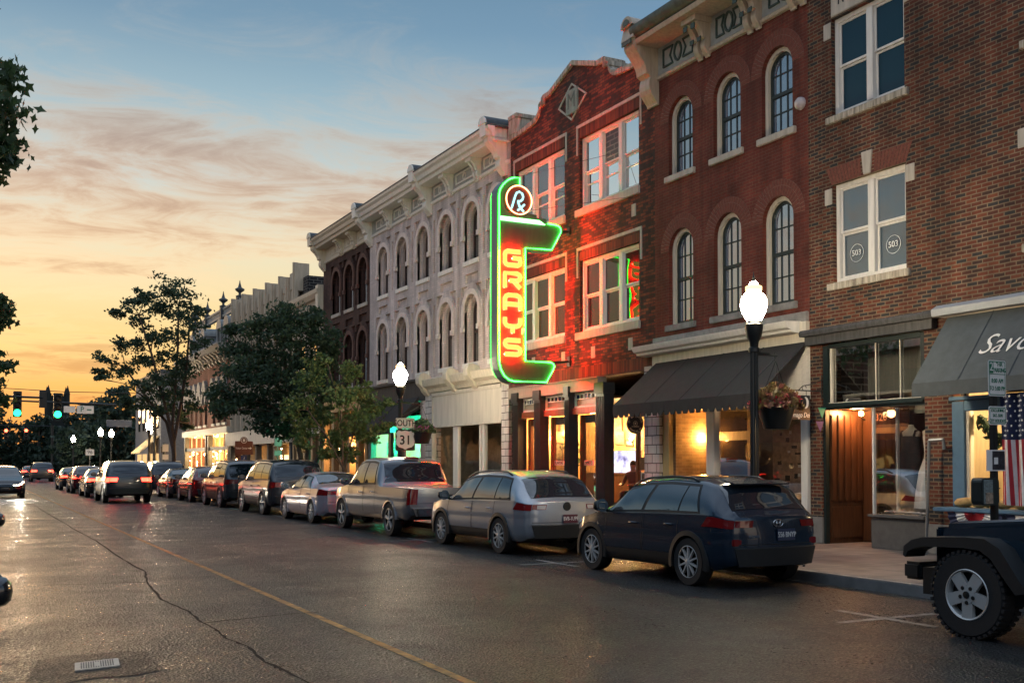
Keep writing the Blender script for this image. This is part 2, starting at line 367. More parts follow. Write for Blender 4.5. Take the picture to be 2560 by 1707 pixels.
def text(body, size, m, pos, xdir, parent=None, name='lettering', ydir=(0, 0, 1), ext=.003, shear=0., align='CENTER', sx=1., offset=0., space=1.):
    cu = bpy.data.curves.new(name, 'FONT'); cu.body = body; cu.size = size; cu.align_x = align; cu.align_y = 'CENTER'
    cu.extrude = ext; cu.shear = shear; cu.offset = offset; cu.space_character = space; cu.resolution_u = 3
    t = bpy.data.objects.new(name + '_tmp', cu); C.objects.link(t)
    me = bpy.data.meshes.new_from_object(t.evaluated_get(bpy.context.evaluated_depsgraph_get()))
    bpy.data.objects.remove(t); bpy.data.curves.remove(cu)
    x = Vector(xdir).normalized(); y = Vector(ydir).normalized(); z = x.cross(y)
    mtx = Matrix(((x.x * sx, y.x, z.x, pos[0]), (x.y * sx, y.y, z.y, pos[1]), (x.z * sx, y.z, z.z, pos[2]), (0, 0, 0, 1)))
    org = ORG[parent.name] if parent is not None else Vector((0, 0, 0))
    me.transform(Matrix.Translation(-org) @ mtx); me.materials.clear(); me.materials.append(m)
    o = bpy.data.objects.new(name, me); C.objects.link(o)
    if parent is not None: o.parent = parent
    ORG[o.name] = org; return o
def curved_text(body, radius, a0, a1, size, m, c, parent, name='lettering', flip=False, n=(-1, 0, 0)):
    """letters round a circle facing -X; angles in degrees, 90 = top, reading direction -Y"""
    k = len(body); out = []
    for i, ch in enumerate(body):
        if ch == ' ': continue
        a = R(a0 + (a1 - a0) * (i / max(1, k - 1)))
        r = Vector((0, -math.cos(a), math.sin(a)))
        p = Vector(c) + r * radius
        up = -r if flip else r
        xd = up.cross(Vector((-1, 0, 0)))
        out.append((ch, p, xd, up))
    return [text(ch, size, m, p, xd, parent, name, up) for ch, p, xd, up in out]
def lamp_light(name, parent, loc, col, watts, rad=.05, kind='POINT'):
    l = bpy.data.lights.new(name, kind); l.energy = watts; l.color = col
    if kind == 'POINT': l.shadow_soft_size = rad
    o = bpy.data.objects.new(name, l); C.objects.link(o); o.parent = parent; o.location = Vector(loc) - ORG[parent.name]; return o
def arch(yc, z0, zs, r, n=12, k=1.0):
    """opening outline: jambs from z0 to spring zs, round head"""
    return [(yc - r, z0), (yc + r, z0)] + [(yc + r * math.cos(math.pi * i / n), zs + k * r * math.sin(math.pi * i / n)) for i in range(n + 1)]
def rect(y0, y1, z0, z1): return [(y0, z0), (y1, z0), (y1, z1), (y0, z1)]
FX = 14.5
# ------------------------------------------------------------------ setting: ground, road, pavements
def asphalt(name, base, rough, gold=False):
    m, q, b, out = newmat(name)
    t = q.n('ShaderNodeTexCoord')
    n1 = q.n('ShaderNodeTexNoise', i_Scale=.7, i_Detail=7.0, i_Roughness=.65); q.l(t.outputs['Object'], n1.inputs['Vector'])
    n2 = q.n('ShaderNodeTexVoronoi', i_Scale=42.0); q.l(t.outputs['Object'], n2.inputs['Vector'])
    n3 = q.n('ShaderNodeTexNoise', i_Scale=130.0, i_Detail=3.0); q.l(t.outputs['Object'], n3.inputs['Vector'])
    f = q.n('ShaderNodeMapRange'); q.l(n1.outputs[0], f.inputs[0]); f.inputs[1].default_value = .3; f.inputs[2].default_value = .7; f.inputs[3].default_value = .62; f.inputs[4].default_value = 1.3
    c = q.mix(1.0, tuple(x * 1.0 for x in base) + (1,), f.outputs[0], 'MULTIPLY')
    f2 = q.n('ShaderNodeMapRange'); q.l(n2.outputs['Color'], f2.inputs[0]); f2.inputs[3].default_value = .15; f2.inputs[4].default_value = 2.3
    c = q.mix(1.0, c, f2.outputs[0], 'MULTIPLY')
    mp = q.n('ShaderNodeMapping'); mp.inputs['Scale'].default_value = (1.1, .035, 1); q.l(t.outputs['Object'], mp.inputs[0])
    n4 = q.n('ShaderNodeTexNoise', i_Scale=1.6, i_Detail=5.0); q.l(mp.outputs[0], n4.inputs['Vector'])      # wheel tracks along the lanes
    f4 = q.n('ShaderNodeMapRange'); q.l(n4.outputs[0], f4.inputs[0]); f4.inputs[1].default_value = .38; f4.inputs[2].default_value = .62; f4.inputs[3].default_value = .6; f4.inputs[4].default_value = 1.3
    c = q.mix(1.0, c, f4.outputs[0], 'MULTIPLY')
    n5 = q.n('ShaderNodeTexNoise', i_Scale=1.4, i_Detail=3.0); q.l(t.outputs['Object'], n5.inputs['Vector'])   # oil drips
    f5 = q.n('ShaderNodeMapRange', interpolation_type='SMOOTHSTEP'); q.l(n5.outputs[0], f5.inputs[0]); f5.inputs[1].default_value = .62; f5.inputs[2].default_value = .72; f5.inputs[4].default_value = .6
    c = q.mix(f5.outputs[0], c, (.008, .008, .008, 1))
    q.l(c, b.inputs['Base Color'])
    fr = q.n('ShaderNodeMapRange'); q.l(n1.outputs[0], fr.inputs[0]); fr.inputs[1].default_value = .3; fr.inputs[2].default_value = .7; fr.inputs[3].default_value = rough - .1; fr.inputs[4].default_value = rough + .12
    q.l(q.math('ADD', fr.outputs[0], q.math('MULTIPLY', q.math('SUBTRACT', n2.outputs['Color'], .5), .30)), b.inputs['Roughness']); b.inputs['Specular IOR Level'].default_value = .24
    h = q.math('ADD', q.math('MULTIPLY', n2.outputs['Distance'], 1.3), q.math('MULTIPLY', n3.outputs[0], .6))
    bp = q.n('ShaderNodeBump', i_Strength=1.0, i_Distance=.02); q.l(h, bp.inputs['Height']); q.l(bp.outputs[0], b.inputs['Normal'])
    return m
M['asphalt'] = asphalt('asphalt', (.018, .0195, .0205), .40)
M['asphalt_new'] = asphalt('patched asphalt', (.015, .0145, .013), .5)
M['tar'] = mat('tar', (.011, .011, .0105), .85, var=.2, spec=.2)
M['soil'] = mat('soil and grass verge', (.035, .045, .025), .95, var=.3)
M['road_white'] = mat('worn white road paint', (.20, .20, .19), .6, var=.8, scale=7)
M['trail_yellow'] = mat('worn yellow trail line', (.36, .17, .025), .6, var=.85, scale=5)
M['paving'] = brick('brick pavement', [(.17, .075, .05), (.125, .055, .04), (.15, .07, .05)], (.10, .08, .07), bw=.2, bh=.1, ms=.006, stain=.3)
def slab_mat():
    m, q, b, out = newmat('pavement slabs')
    t = q.n('ShaderNodeTexCoord'); br = q.n('ShaderNodeTexBrick', offset=0.0); q.l(t.outputs['Object'], br.inputs['Vector'])
    for k, v in (('Color1', (.20, .165, .145, 1)), ('Color2', (.16, .13, .12, 1)), ('Mortar', (.06, .05, .05, 1)), ('Scale', 1.0), ('Mortar Size', .012), ('Brick Width', 1.3), ('Row Height', 1.3)): br.inputs[k].default_value = v
    nz = q.n('ShaderNodeTexNoise', i_Scale=2.5, i_Detail=7.0); q.l(t.outputs['Object'], nz.inputs['Vector'])
    f = q.n('ShaderNodeMapRange'); q.l(nz.outputs[0], f.inputs[0]); f.inputs[1].default_value = .3; f.inputs[2].default_value = .7; f.inputs[3].default_value = .6; f.inputs[4].default_value = 1.2
    q.l(q.mix(1.0, br.outputs['Color'], f.outputs[0], 'MULTIPLY'), b.inputs['Base Color']); b.inputs['Roughness'].default_value = .7; return m
M['slab'] = slab_mat()
struct(MB().quad((-500, -80, -.03), (500, -80, -.03), (500, 1200, -.03), (-500, 1200, -.03)).build('ground', M['soil']))
struct(MB().quad((-2.4, -60, 0), (10.6, -60, 0), (10.6, 420, 0), (-2.4, 420, 0)).build('road', M['asphalt']))
struct(MB().quad((10.6, 81.5, -.004), (120, 81.5, -.004), (120, 91, -.004), (10.6, 91, -.004)).build('side_street', M['asphalt']))
for nm, x0, x1, y0, y1 in (('pavement', 10.6, 27, -50, 81.5), ('pavement', 10.6, 40, 91, 260), ('pavement', -12, -2.4, -50, 260)):
    kx = x0 if x0 > 0 else x1
    b = MB().box(min(kx, kx + (.16 if x0 > 0 else -.16)), max(kx, kx + (.16 if x0 > 0 else -.16)), y0, y1, -.02, .15)
    struct(b.build('kerb', M['concrete'], bevel=.012))
    struct(MB().box(x0 + (.16 if x0 > 0 else 0), x1 - (0 if x0 > 0 else .16), y0, y1, -.025, .15).build(nm, M['slab']))
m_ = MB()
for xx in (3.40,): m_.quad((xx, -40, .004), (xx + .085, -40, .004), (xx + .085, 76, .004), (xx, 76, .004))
struct(m_.build('trail_centre_line', M['trail_yellow']))  # centre line laid where an orange light trail runs, standing in for it
m_ = MB()
for yy in (-5.2, 1.6, 8.3, 15.4, 21.4, 27.85, 33.0, 39.2, 45.6, 51.8, 58, 64.2):
    m_.quad((8.15, yy - .05, .004), (9.6, yy - .05, .004), (9.6, yy + .05, .004), (8.15, yy + .05, .004))
    m_.quad((8.78, yy - .7, .004), (8.88, yy - .7, .004), (8.88, yy - .055, .004), (8.78, yy - .055, .004))
    m_.quad((8.78, yy + .055, .004), (8.88, yy + .055, .004), (8.88, yy + .7, .004), (8.78, yy + .7, .004))
m_.quad((-2.2, 77.6, .004), (3.3, 77.6, .004), (3.3, 78.1, .004), (-2.2, 78.1, .004)); m_.quad((3.65, 76.6, .004), (10.4, 76.6, .004), (10.4, 77.1, .004), (3.65, 77.1, .004))
struct(m_.build('parking_marking', M['road_white']))
# tar seam, utility patch and its iron cover
m_ = MB(); pts = [(2.5, 46), (2.5, 38), (2.50, 29.3), (2.55, 24.4), (2.47, 19.5), (2.5, 17.1), (2.38, 16.2), (2.29, 15.3), (2.17, 13.5), (2.27, 12.4), (2.24, 11.6), (2.28, 10.86), (2.24, 10.3), (2.32, 9.72), (2.27, 8.9), (2.36, 7.9), (2.3, 6.6), (2.36, 5), (2.3, 2)]
fine = []
for a, b in zip(pts, pts[1:]):
    for i in range(6):
        t = i / 6; fine.append((a[0] + (b[0] - a[0]) * t + random.uniform(-.012, .012), a[1] + (b[1] - a[1]) * t, random.uniform(.006, .02)))
m_.ribbon([(x - w, y, .004) for x, y, w in fine], [(x + w, y, .004) for x, y, w in fine])
for k in range(3):
    x, y, w = fine[18 + k * 22]; l = [(x + i * .22 * (-1 if k % 2 else 1), y + random.uniform(-.08, .08) + i * .05, .008 + .01 * random.random()) for i in range(7)]
    m_.ribbon([(a, b - c, .004) for a, b, c in l], [(a, b + c, .004) for a, b, c in l])
l = [(.2 + i * .16, 33.9 + random.uniform(-.06, .06)) for i in range(14)]; m_.ribbon([(a, b - .04, .004) for a, b in l], [(a, b + .04, .004) for a, b in l])
struct(m_.build('road_crack', M['tar']))
pl = [(.42, 8.75), (.5, 9.3), (.58, 9.85), (.8, 9.98), (1.05, 9.95), (1.3, 9.97), (1.46, 9.85), (1.44, 9.4), (1.47, 8.95), (1.2, 8.8), (.95, 8.84), (.7, 8.74)]
struct(MB().add([(a, b, .004) for a, b in pl], [tuple(range(len(pl)))]).build('road_patch', M['asphalt_new']))
M['cast_iron'] = mat('worn pale cast iron', (.46, .43, .38), .42, metal=.35, var=.3, scale=20)
cv_ = thing('utility_cover', 'pale rectangular iron utility cover set in the patched road', 'utility cover', (1.0, 9.38, .004))
b_ = MB(); A, B_, D_ = Vector((.84, 9.53, 0)), Vector((1.19, 9.60, 0)), Vector((.81, 9.18, 0)); u_, v_ = (B_ - A), (D_ - A)
def uvq(mb, u0, u1, v0, v1, z0, z1):
    p = [A + u_ * a + v_ * c for a, c in ((u0, v0), (u1, v0), (u1, v1), (u0, v1))]
    mb.hull8([(q.x, q.y, z0) for q in p] + [(q.x, q.y, z1) for q in p])
uvq(b_, 0, 1, 0, 1, .004, .012); b_.build('frame', M['cast_iron'], cv_)
b_ = MB()
for i in range(14):
    for j in range(6):
        uu = .13 + i * .055; vv = .12 + j * .135
        if 6 <= i <= 7 and 1 <= j <= 4: continue
        uvq(b_, uu, uu + .028, vv, vv + .08, .0125, .014)
b_.build('slots', M['black'], cv_)
# ------------------------------------------------------------------ building helpers
def shell(bld, y0, y1, zt, m, gz=4.3, depth=12., roofz=None):
    b = MB(); b.box(FX + .62, FX + depth, y0 + .01, y1 - .01, gz, (roofz or zt - .5))
    for a, c in ((y0 + .01, y0 + .14), (y1 - .14, y1 - .01)): b.box(FX + .05, FX + depth, a, c, .15, gz - .003)
    b.box(FX + depth - .2, FX + depth - .003, y0 + .145, y1 - .145, .15, gz - .003)
    b.build('side_wall', m, bld)
    MB().box(FX + .5, FX + depth - .003, y0 + .012, y1 - .012, (roofz or zt - .5) + .002, (roofz or zt - .5) + .06).build('roof', M['roofing'], bld)
def rect_sash(bld, y0, y1, z0, z1, x, fm, gm, units=1, fr=.07, mul=.12, zm=None, low=0, name='window'):
    """double hung timber window: frame, mullions, meeting rails; panes are sub-parts"""
    b = MB(); b.box(x, x + .1, y0, y0 + fr, z0, z1).box(x, x + .1, y1 - fr, y1, z0, z1).box(x, x + .1, y0 + fr, y1 - fr, z1 - fr, z1).box(x, x + .1, y0 + fr, y1 - fr, z0, z0 + fr)
    uw = (y1 - y0 - 2 * fr - (units - 1) * mul) / units; zmm = zm or (z0 + z1) / 2; ps = []
    for u in range(units):
        a = y0 + fr + u * (uw + mul); c = a + uw
        if u < units - 1: b.box(x - .015, x + .1, c, c + mul, z0 + fr, z1 - fr)
        for zl, zh, dx in ((z0 + fr, zmm, .07), (zmm, z1 - fr, .035)):
            s = .045
            b.box(x + dx, x + dx + .035, a, a + s, zl, zh).box(x + dx, x + dx + .035, c - s, c, zl, zh).box(x + dx, x + dx + .035, a + s, c - s, zl, zl + s).box(x + dx, x + dx + .035, a + s, c - s, zh - s, zh)
            ps.append((a + s, c - s, zl + s, zh - s, x + dx + .02))
        if low: b.box(x + .07, x + .1, a + .045, c - .045, z0 + low, z0 + low + .04)
    w_ = b.build(name, fm, bld, bevel=.006)
    p = MB()
    for a, c, zl, zh, xx in ps: p.quad((xx, a, zl), (xx, c, zl), (xx, c, zh), (xx, a, zh))
    p.build('pane', gm, w_); return w_
def arch_sash(bld, yc, z0, zs, r, x, fm, gm, brick_mould=None, bars=True, zm=None):
    b = MB()
    if brick_mould:
        b.wall(arch(yc, z0, zs, r), [arch(yc, z0 + .03, zs, r - .085)], x - .07, depth=.075)
        w0 = b.build('window', brick_mould, bld); b = MB(); r2 = r - .085
    else: w0 = None; r2 = r
    b.wall(arch(yc, z0, zs, r2), [arch(yc, z0 + .09, zs, r2 - .06)], x, depth=.06)
    zmm = zm or z0 + (zs + r2 - z0) * .5
    b.box(x - .01, x + .05, yc - r2 + .06, yc + r2 - .06, zmm - .035, zmm + .035)
    if bars:
        for k in (-1, 1):
            yy = yc + k * (r2 - .06) / 3; zt = zs + math.sqrt(max(0, (r2 - .06) ** 2 - (yy - yc) ** 2))
            b.box(x + .012, x + .045, yy - .013, yy + .013, z0 + .09, zt)
        for zz in (z0 + (zmm - z0) * .55, zmm + (zs + r2 - zmm) * .5):
            b.box(x + .014, x + .043, yc - r2 + .06, yc + r2 - .06, zz - .013, zz + .013)
    s = b.build('sash' if w0 else 'window', fm, w0 or bld)
    a = arch(yc, z0 + .05, zs, r2 - .03); MB().add([(x + .03, p, q) for p, q in a], [tuple(range(len(a)))]).build('pane', gm, w0 or s)
    return w0 or s
def ringpoly(yc, zs, r0, r1, a0=0., a1=180., n=14):
    A_ = [R(a0 + (a1 - a0) * i / n) for i in range(n + 1)]
    return [(yc + r1 * math.cos(a), zs + r1 * math.sin(a)) for a in A_] + [(yc + r0 * math.cos(a), zs + r0 * math.sin(a)) for a in A_[::-1]]
def voussoirs(b, yc, zs, r0, r1, x0, x1, n, gap=.1):
    for i in range(n):
        a0 = math.pi * (i + gap) / n; a1 = math.pi * (i + 1 - gap) / n
        p = [(yc + r * math.cos(a), zs + r * math.sin(a)) for r, a in ((r0, a0), (r1, a0), (r1, a1), (r0, a1))]
        b.prism(p, x0, x1)
    return b
def scroll(x0, zt, zb, pr, s=1.0):
    """bracket side outline (x,z): deep at the top, curling back to the wall"""
    h = zt - zb; p = [(x0, zt), (x0 - pr, zt), (x0 - pr, zt - .12 * h)]
    for i in range(7):
        t = i / 6; a = math.pi * .5 * t; p.append((x0 - pr * (.95 - .45 * math.sin(a)), zt - h * (.16 + .36 * t)))
    for i in range(7):
        t = i / 6; a = math.pi * t; p.append((x0 - pr * (.34 + .16 * math.sin(a) - .24 * t), zt - h * (.56 + .40 * t)))
    p += [(x0 - pr * .08, zb), (x0, zb)]
    return p
# ------------------------------------------------------------------ 1: mixed brick shop at the right
B1 = thing('brick_building', 'mixed brown brick building with white double windows, numbered 326 over its shop door', 'building', (FX, 10, .15))
Y0, Y1 = 3.0, 15.43
holes = [rect(13.06, 14.80, 5.05, 6.92), rect(13.06, 14.80, 8.21, 10.08), rect(8.9, 10.65, 5.05, 6.92), rect(8.9, 10.65, 8.21, 10.08)]
MB().wall(rect(Y0, Y1, 4.18, 13.2), holes, FX, depth=.2, back=.6).build('wall', M['brick_mix'], B1)
shell(B1, Y0, Y1, 13.2, M['brick_side'])
for i, (a, c, z0, z1) in enumerate(((13.06, 14.80, 5.05, 6.92), (13.06, 14.80, 8.21, 10.08), (8.9, 10.65, 5.05, 6.92), (8.9, 10.65, 8.21, 10.08))):
    up = i % 2
    w_ = rect_sash(B1, a, c, z0, z1, FX + .09, M['white_trim'], M['win_teal'] if up else M['win'], units=2, fr=.085, mul=.15)
    MB().box(FX - .06, FX + .2, a - .1, c + .12, z0 - .13, z0).build('sill', M['stone_stained'], w_, bevel=.01)
    b = MB()
    for yy in (a - .2, c + .01): b.box(FX - .012, FX + .1, yy, yy + .19, z1 - .36, z1 - .06 if not up else z1 - .05)
    if not up:
        ym = (a + c) / 2; b.prism([(ym - .08, z1 + .003), (ym + .08, z1 + .003), (ym + .13, z1 + .42), (ym - .13, z1 + .42)], FX - .03, FX + .1)
    b.build('stone_block', M['limestone'], B1, bevel=.008)
    if not up:   # splayed flat arch of upright bricks
        b = MB(); n = 24
        for k in range(n):
            u0 = a - .02 + (c - a + .04) * (k + .08) / n; u1 = a - .02 + (c - a + .04) * (k + .92) / n; ym = (a + c) / 2
            if abs((u0 + u1) / 2 - ym) < .12: continue
            f = lambda u: ym + (u - ym) * 1.16
            b.prism([(u0, z1 + .004), (u1, z1 + .004), (f(u1), z1 + .33), (f(u0), z1 + .33)], FX - .006, FX + .05)
        MB.SPLIT.add('flat_arch'); b.build('flat_arch', mat('arch brick %d' % i, (.16, .05, .033), .85, var=.3, scale=14), B1)
        if a > 12:
            for k, yy in enumerate((a + .43, c - .44)):   # round decals on the lower panes
                dc = MB(); ring = ringpoly(yy, z0 + .52, .158, .166, 0, 360, 30); dc.prism(ring, FX + .156, FX + .159); d_ = dc.build('window_decal', M['white_paint'], B1)
                text('503', .155, M['white_paint'], (FX + .153, yy, z0 + .52), (0, -1, 0), d_)
    else:
        if a > 12:
            tb = MB().box(FX - .015, FX + .1, a - .02, c + .0, z1 + .03, z1 + .62).build('name_tablet', M['limestone'], B1, bevel=.01)
            text('RUBE', .3, M['ink'], (FX - .018, 14.25, z1 + .3), (0, -1, 0), tb, space=1.1); text('19', .3, M['ink'], (FX - .018, 13.35, z1 + .3), (0, -1, 0), tb)
# storefront: piers, fascia, transom light
b = MB(); b.box(FX, FX + .5, 15.13, 15.43, .65, 4.18).box(FX, FX + .5, 12.14, 12.70, .65, 4.18).box(FX, FX + .5, 3.0, 3.6, .65, 4.18); b.build('brick_pier', M['brick_mix'], B1)
b = MB(); b.box(FX - .012, FX + .51, 15.125, 15.44, .15, .65).box(FX - .012, FX + .51, 12.135, 12.705, .15, .65); b.build('pier_base', M['concrete'], B1, bevel=.01)
b = MB(); b.prism([(FX - .22, 4.10), (FX - .24, 4.17), (FX - .2, 4.22), (FX, 4.24), (FX, 4.10)], 12.34, 15.5, 'y'); b.box(FX - .14, FX - .004, 12.42, 15.44, 3.93, 4.098); b.build('fascia', M['slate_fascia'], B1, bevel=.008)
b = MB(); b.box(FX + .02, FX + .14, 12.72, 15.12, 2.68, 2.80).box(FX - .03, FX + .12, 12.72, 15.12, 2.72, 2.76).box(FX + .02, FX + .14, 14.99, 15.12, 2.80, 3.9).box(FX + .02, FX + .14, 12.72, 12.8, 2.8, 3.9).box(FX + .02, FX + .14, 12.8, 14.99, 3.84, 3.92)
b.box(FX + .02, FX + .12, 15.06, 15.12, .15, 2.68); b.build('shop_frame', M['dark_green'], B1, bevel=.006)
b = MB(); b.box(FX + .05, FX + .09, 14.9, 14.96, 2.8, 3.84).box(FX + .06, FX + .08, 13.83, 13.85, 2.8, 3.84).box(FX + .06, FX + .08, 13.27, 13.29, 2.8, 3.84).box(FX + .05, FX + .09, 12.8, 14.99, 2.8, 2.815); b.build('transom_bar', M['cream'], B1)
MB().quad((FX + .1, 12.8, 2.8), (FX + .1, 14.99, 2.8), (FX + .1, 14.99, 3.86), (FX + .1, 12.8, 3.86)).build('transom_pane', M['clear'], B1)
MB().box(FX + 1.2, FX + 1.25, 12.72, 15.12, 2.6, 4.2).build('transom_lining', mat('grey lining', (.30, .31, .27), .8, streak=True), B1)
# recessed entry with panelled side and tan door
b = MB(); b.box(FX + .14, FX + 1.0, 15.08, 15.125, .15, 2.68)
for k in range(5): b.box(FX + .17 + k * .17, FX + .29 + k * .17, 15.05, 15.08, .95, 2.6)
b.box(FX + .17, FX + .95, 15.05, 15.08, .25, .85); b.build('entry_panelling', M['wood_dark'], B1, bevel=.01)
MB().box(FX + .14, FX + 1.3, 13.97, 15.08, 2.70, 2.74).build('entry_ceiling', M['wood_dark'], B1)
b = MB(); b.box(15.5, 15.56, 14.74, 14.85, .17, 2.35).box(15.5, 15.56, 13.95, 14.05, .17, 2.35).box(15.5, 15.56, 14.05, 14.74, 2.24, 2.35).box(15.5, 15.56, 14.05, 14.74, .17, .42); dr = b.build('shop_door', M['wood_tan'], B1, bevel=.008)
MB().quad((15.53, 14.05, .42), (15.53, 14.74, .42), (15.53, 14.74, 2.24), (15.53, 14.05, 2.24)).build('pane', M['clear'], dr)
MB().tube([(15.47, 14.68, 1.0), (15.44, 14.68, 1.02), (15.44, 14.68, 1.25), (15.47, 14.68, 1.27)], .012, 6).build('handle', M['black_metal'], dr)
b = MB(); b.box(15.5, 15.56, 14.85, 15.08, .17, 2.68).box(15.5, 15.56, 13.95, 14.85, 2.35, 2.41); b.build('door_frame', M['wood_dark'], B1)
nb = MB().box(15.52, 15.525, 13.95, 14.85, 2.41, 2.68).build('number_light', M['win_dark'], B1)
text('326', .2, mat('copper numerals', (.55, .22, .12), .5), (15.51, 14.62, 2.545), (0, -1, 0), nb)
b = MB(); b.box(FX + .03, FX + .2, 12.72, 13.95, .15, .71).box(FX - .03, FX + .24, 12.72, 13.98, .71, .76).box(FX + .2, 15.5, 13.88, 13.95, .15, .73); b.build('stall_riser', mat('stucco riser', (.11, .10, .095), .8, var=.2), B1, bevel=.006)
MB().quad((FX + .1, 12.74, .76), (FX + .1, 13.93, .76), (FX + .1, 13.93, 2.68), (FX + .1, 12.74, 2.68)).build('display_pane', M['clear'], B1)
MB().quad((FX + .1, 13.93, .73), (15.5, 13.93, .73), (15.5, 13.93, 2.68), (FX + .1, 13.93, 2.68)).build('display_pane', M['clear'], B1)
b = MB(); b.box(FX + .07, FX + .12, 13.91, 13.95, .76, 2.68).box(15.0, 15.05, 13.75, 13.8, .76, 2.68); b.build('corner_post', M['white_trim'], B1)
b = MB(); b.box(FX + .12, 16.2, 12.72, 13.88, .70, .76); b.build('display_floor', M['white_trim'], B1)
b = MB(); b.box(17.6, 17.7, 12.2, 15.3, .15, 2.95).box(15.6, 17.6, 15.2, 15.28, .15, 2.95).box(15.6, 17.6, 12.2, 12.28, .15, 2.95); b.build('shop_lining', mat('dim shop wall', (.13, .12, .10), .8), B1)
MB().box(FX + .6, 17.6, 12.28, 15.2, 2.95, 3.0).build('shop_ceiling', M['cream'], B1)
# blue shop front under the charcoal awning
b = MB(); b.box(FX - .06, FX + .1, 11.86, 12.10, .97, 2.68).box(FX - .06, FX + .1, 5, 11.86, 2.52, 2.70).box(FX - .06, FX + .1, 10.55, 10.78, .97, 2.52).box(FX - .10, FX + .1, 5, 12.13, 2.70, 2.76).box(FX - .02, FX + .1, 5, 12.1, .15, .90)
b.box(FX - .06, FX + .1, 8.6, 8.85, .97, 2.52); b.build('shop_frame', M['blue_paint'], B1, bevel=.008)
MB().box(FX - .5, FX + .1, 5, 12.13, .90, .96).build('window_ledge', M['blue_paint'], B1, bevel=.01)
MB().box(FX - .02, FX + .1, 11.80, 11.858, .97, 2.52).build('window_bead', M['cream'], B1)
MB().quad((FX + .02, 5, .97), (FX + .02, 11.86, .97), (FX + .02, 11.86, 2.52), (FX + .02, 5, 2.52)).build('display_pane', M['clear'], B1)
b = MB(); b.box(16.0, 16.1, 5, 12.1, .15, 2.9).box(FX + .3, 16, 12.05, 12.1, .15, 2.9); b.build('display_backdrop', mat('cream curtain', (.46, .36, .22), .8, var=.2, streak=True), B1)
def awning(name_parent, y0, y1, xt, zt, xo, zo, zv, m, ribs, scallop=0, ends=True):
    b = MB(); t = .02
    b.hull8([(xo, y0, zo), (xo, y1, zo), (xt, y1, zt - t), (xt, y0, zt - t), (xo, y0, zo + t), (xo, y1, zo + t), (xt, y1, zt), (xt, y0, zt)])
    if ends:
        for yy in (y0, y1): b.prism([(xo, zo), (xt, zt - t), (xt, zt - .45)], yy - .006, yy + .006, 'y')
    if scallop:
        n = int((y1 - y0) / scallop)
        for k in range(n):
            a = y0 + (y1 - y0) * k / n; c = y0 + (y1 - y0) * (k + 1) / n; w_ = c - a
            p = [(a, zo + .004), (a, zv + .09), (a + .12 * w_, zv + .05), (a + .22 * w_, zv), (a + .78 * w_, zv), (a + .88 * w_, zv + .05), (c, zv + .09), (c, zo + .004)]
            b.prism(p, xo - .012 + .004 * (k % 2), xo + .004 + .004 * (k % 2))
    else: b.box(xo - .012, xo + .004, y0, y1, zv, zo + .004)
    for k in range(ribs):
        yy = y0 + (y1 - y0) * (k + 1) / (ribs + 1); b.tube([(xo, yy, zo + t), (xt, yy, zt)], .014, 6)
    return b.build('awning', m, name_parent)
aw1 = awning(B1, 4.2, 12.09, 14.36, 4.07, 13.52, 2.93, 2.73, M['canvas_grey'], 8)
MB().prism([(14.18, 4.09), (14.16, 4.2), (14.3, 4.28), (14.5, 4.30), (14.5, 4.09)], 4.1, 12.27, 'y').build('awning_hood', M['hood_grey'], B1, bevel=.01)
nrm = Vector((-(4.07 - 2.93), 0, (14.36 - 13.52))).normalized(); upv = Vector((14.36 - 13.52, 0, 4.07 - 2.93)).normalized()
t_ = 0.46; px_ = 13.52 + .84 * t_; pz_ = 2.95 + 1.14 * t_
text('Savory', .56, M['white_paint'], (px_ + nrm.x * .012, 11.10, pz_ + nrm.z * .012), (0, -1, 0), aw1, 'lettering', upv, shear=.28, sx=.86, offset=-.005, align='LEFT')
# ------------------------------------------------------------------ 2: red brick with arched windows
B2 = thing('brick_building', 'red painted brick building with three arched windows a floor and a bracketed cornice', 'building', (FX, 18, .15))
Y0, Y1 = 15.43, 20.57
cs = (16.32, 17.90, 19.56); r2_ = .455
hl_ = []
for c in cs: hl_ += [arch(c, 8.33, 9.64, r2_), arch(c, 4.86, 6.60, r2_)]
MB().wall(rect(Y0, Y1, 4.25, 11.9), hl_, FX, depth=.24, back=.6).build('wall', M['brick_red'], B2)
shell(B2, Y0, Y1, 11.9, M['brick_side'])
vb = mat('arch brick red', (.155, .042, .028), .85, var=.3, scale=15); vm_ = mat('arch mortar', (.21, .12, .09), .9, var=.4, scale=9)
for i, c in enumerate(cs):
    for z0, zs, gm in ((8.33, 9.64, 'win_blind'), (4.86, 6.60, 'win_blind')):
        w_ = arch_sash(B2, c, z0, zs, r2_, FX + .17, M['dark_green'], M[gm], M['cream'])
        MB().box(FX - .07, FX + .2, c - .56, c + .56, z0 - .14, z0).build('sill', M['stone_grey'] if z0 < 6 else M['limestone'], w_, bevel=.012)
        b = MB().prism(ringpoly(c, zs, r2_ + .004, r2_ + .33, 0, 180, 20), FX - .002, FX + .03); b.build('arch_bed', vm_, B2)
        b = MB(); voussoirs(b, c, zs, r2_ + .008, r2_ + .2, FX - .008, FX + .03, 22, .09); voussoirs(b, c, zs, r2_ + .21, r2_ + .325, FX - .008, FX + .03, 27, .09); b.build('brick_arch', vb, B2)
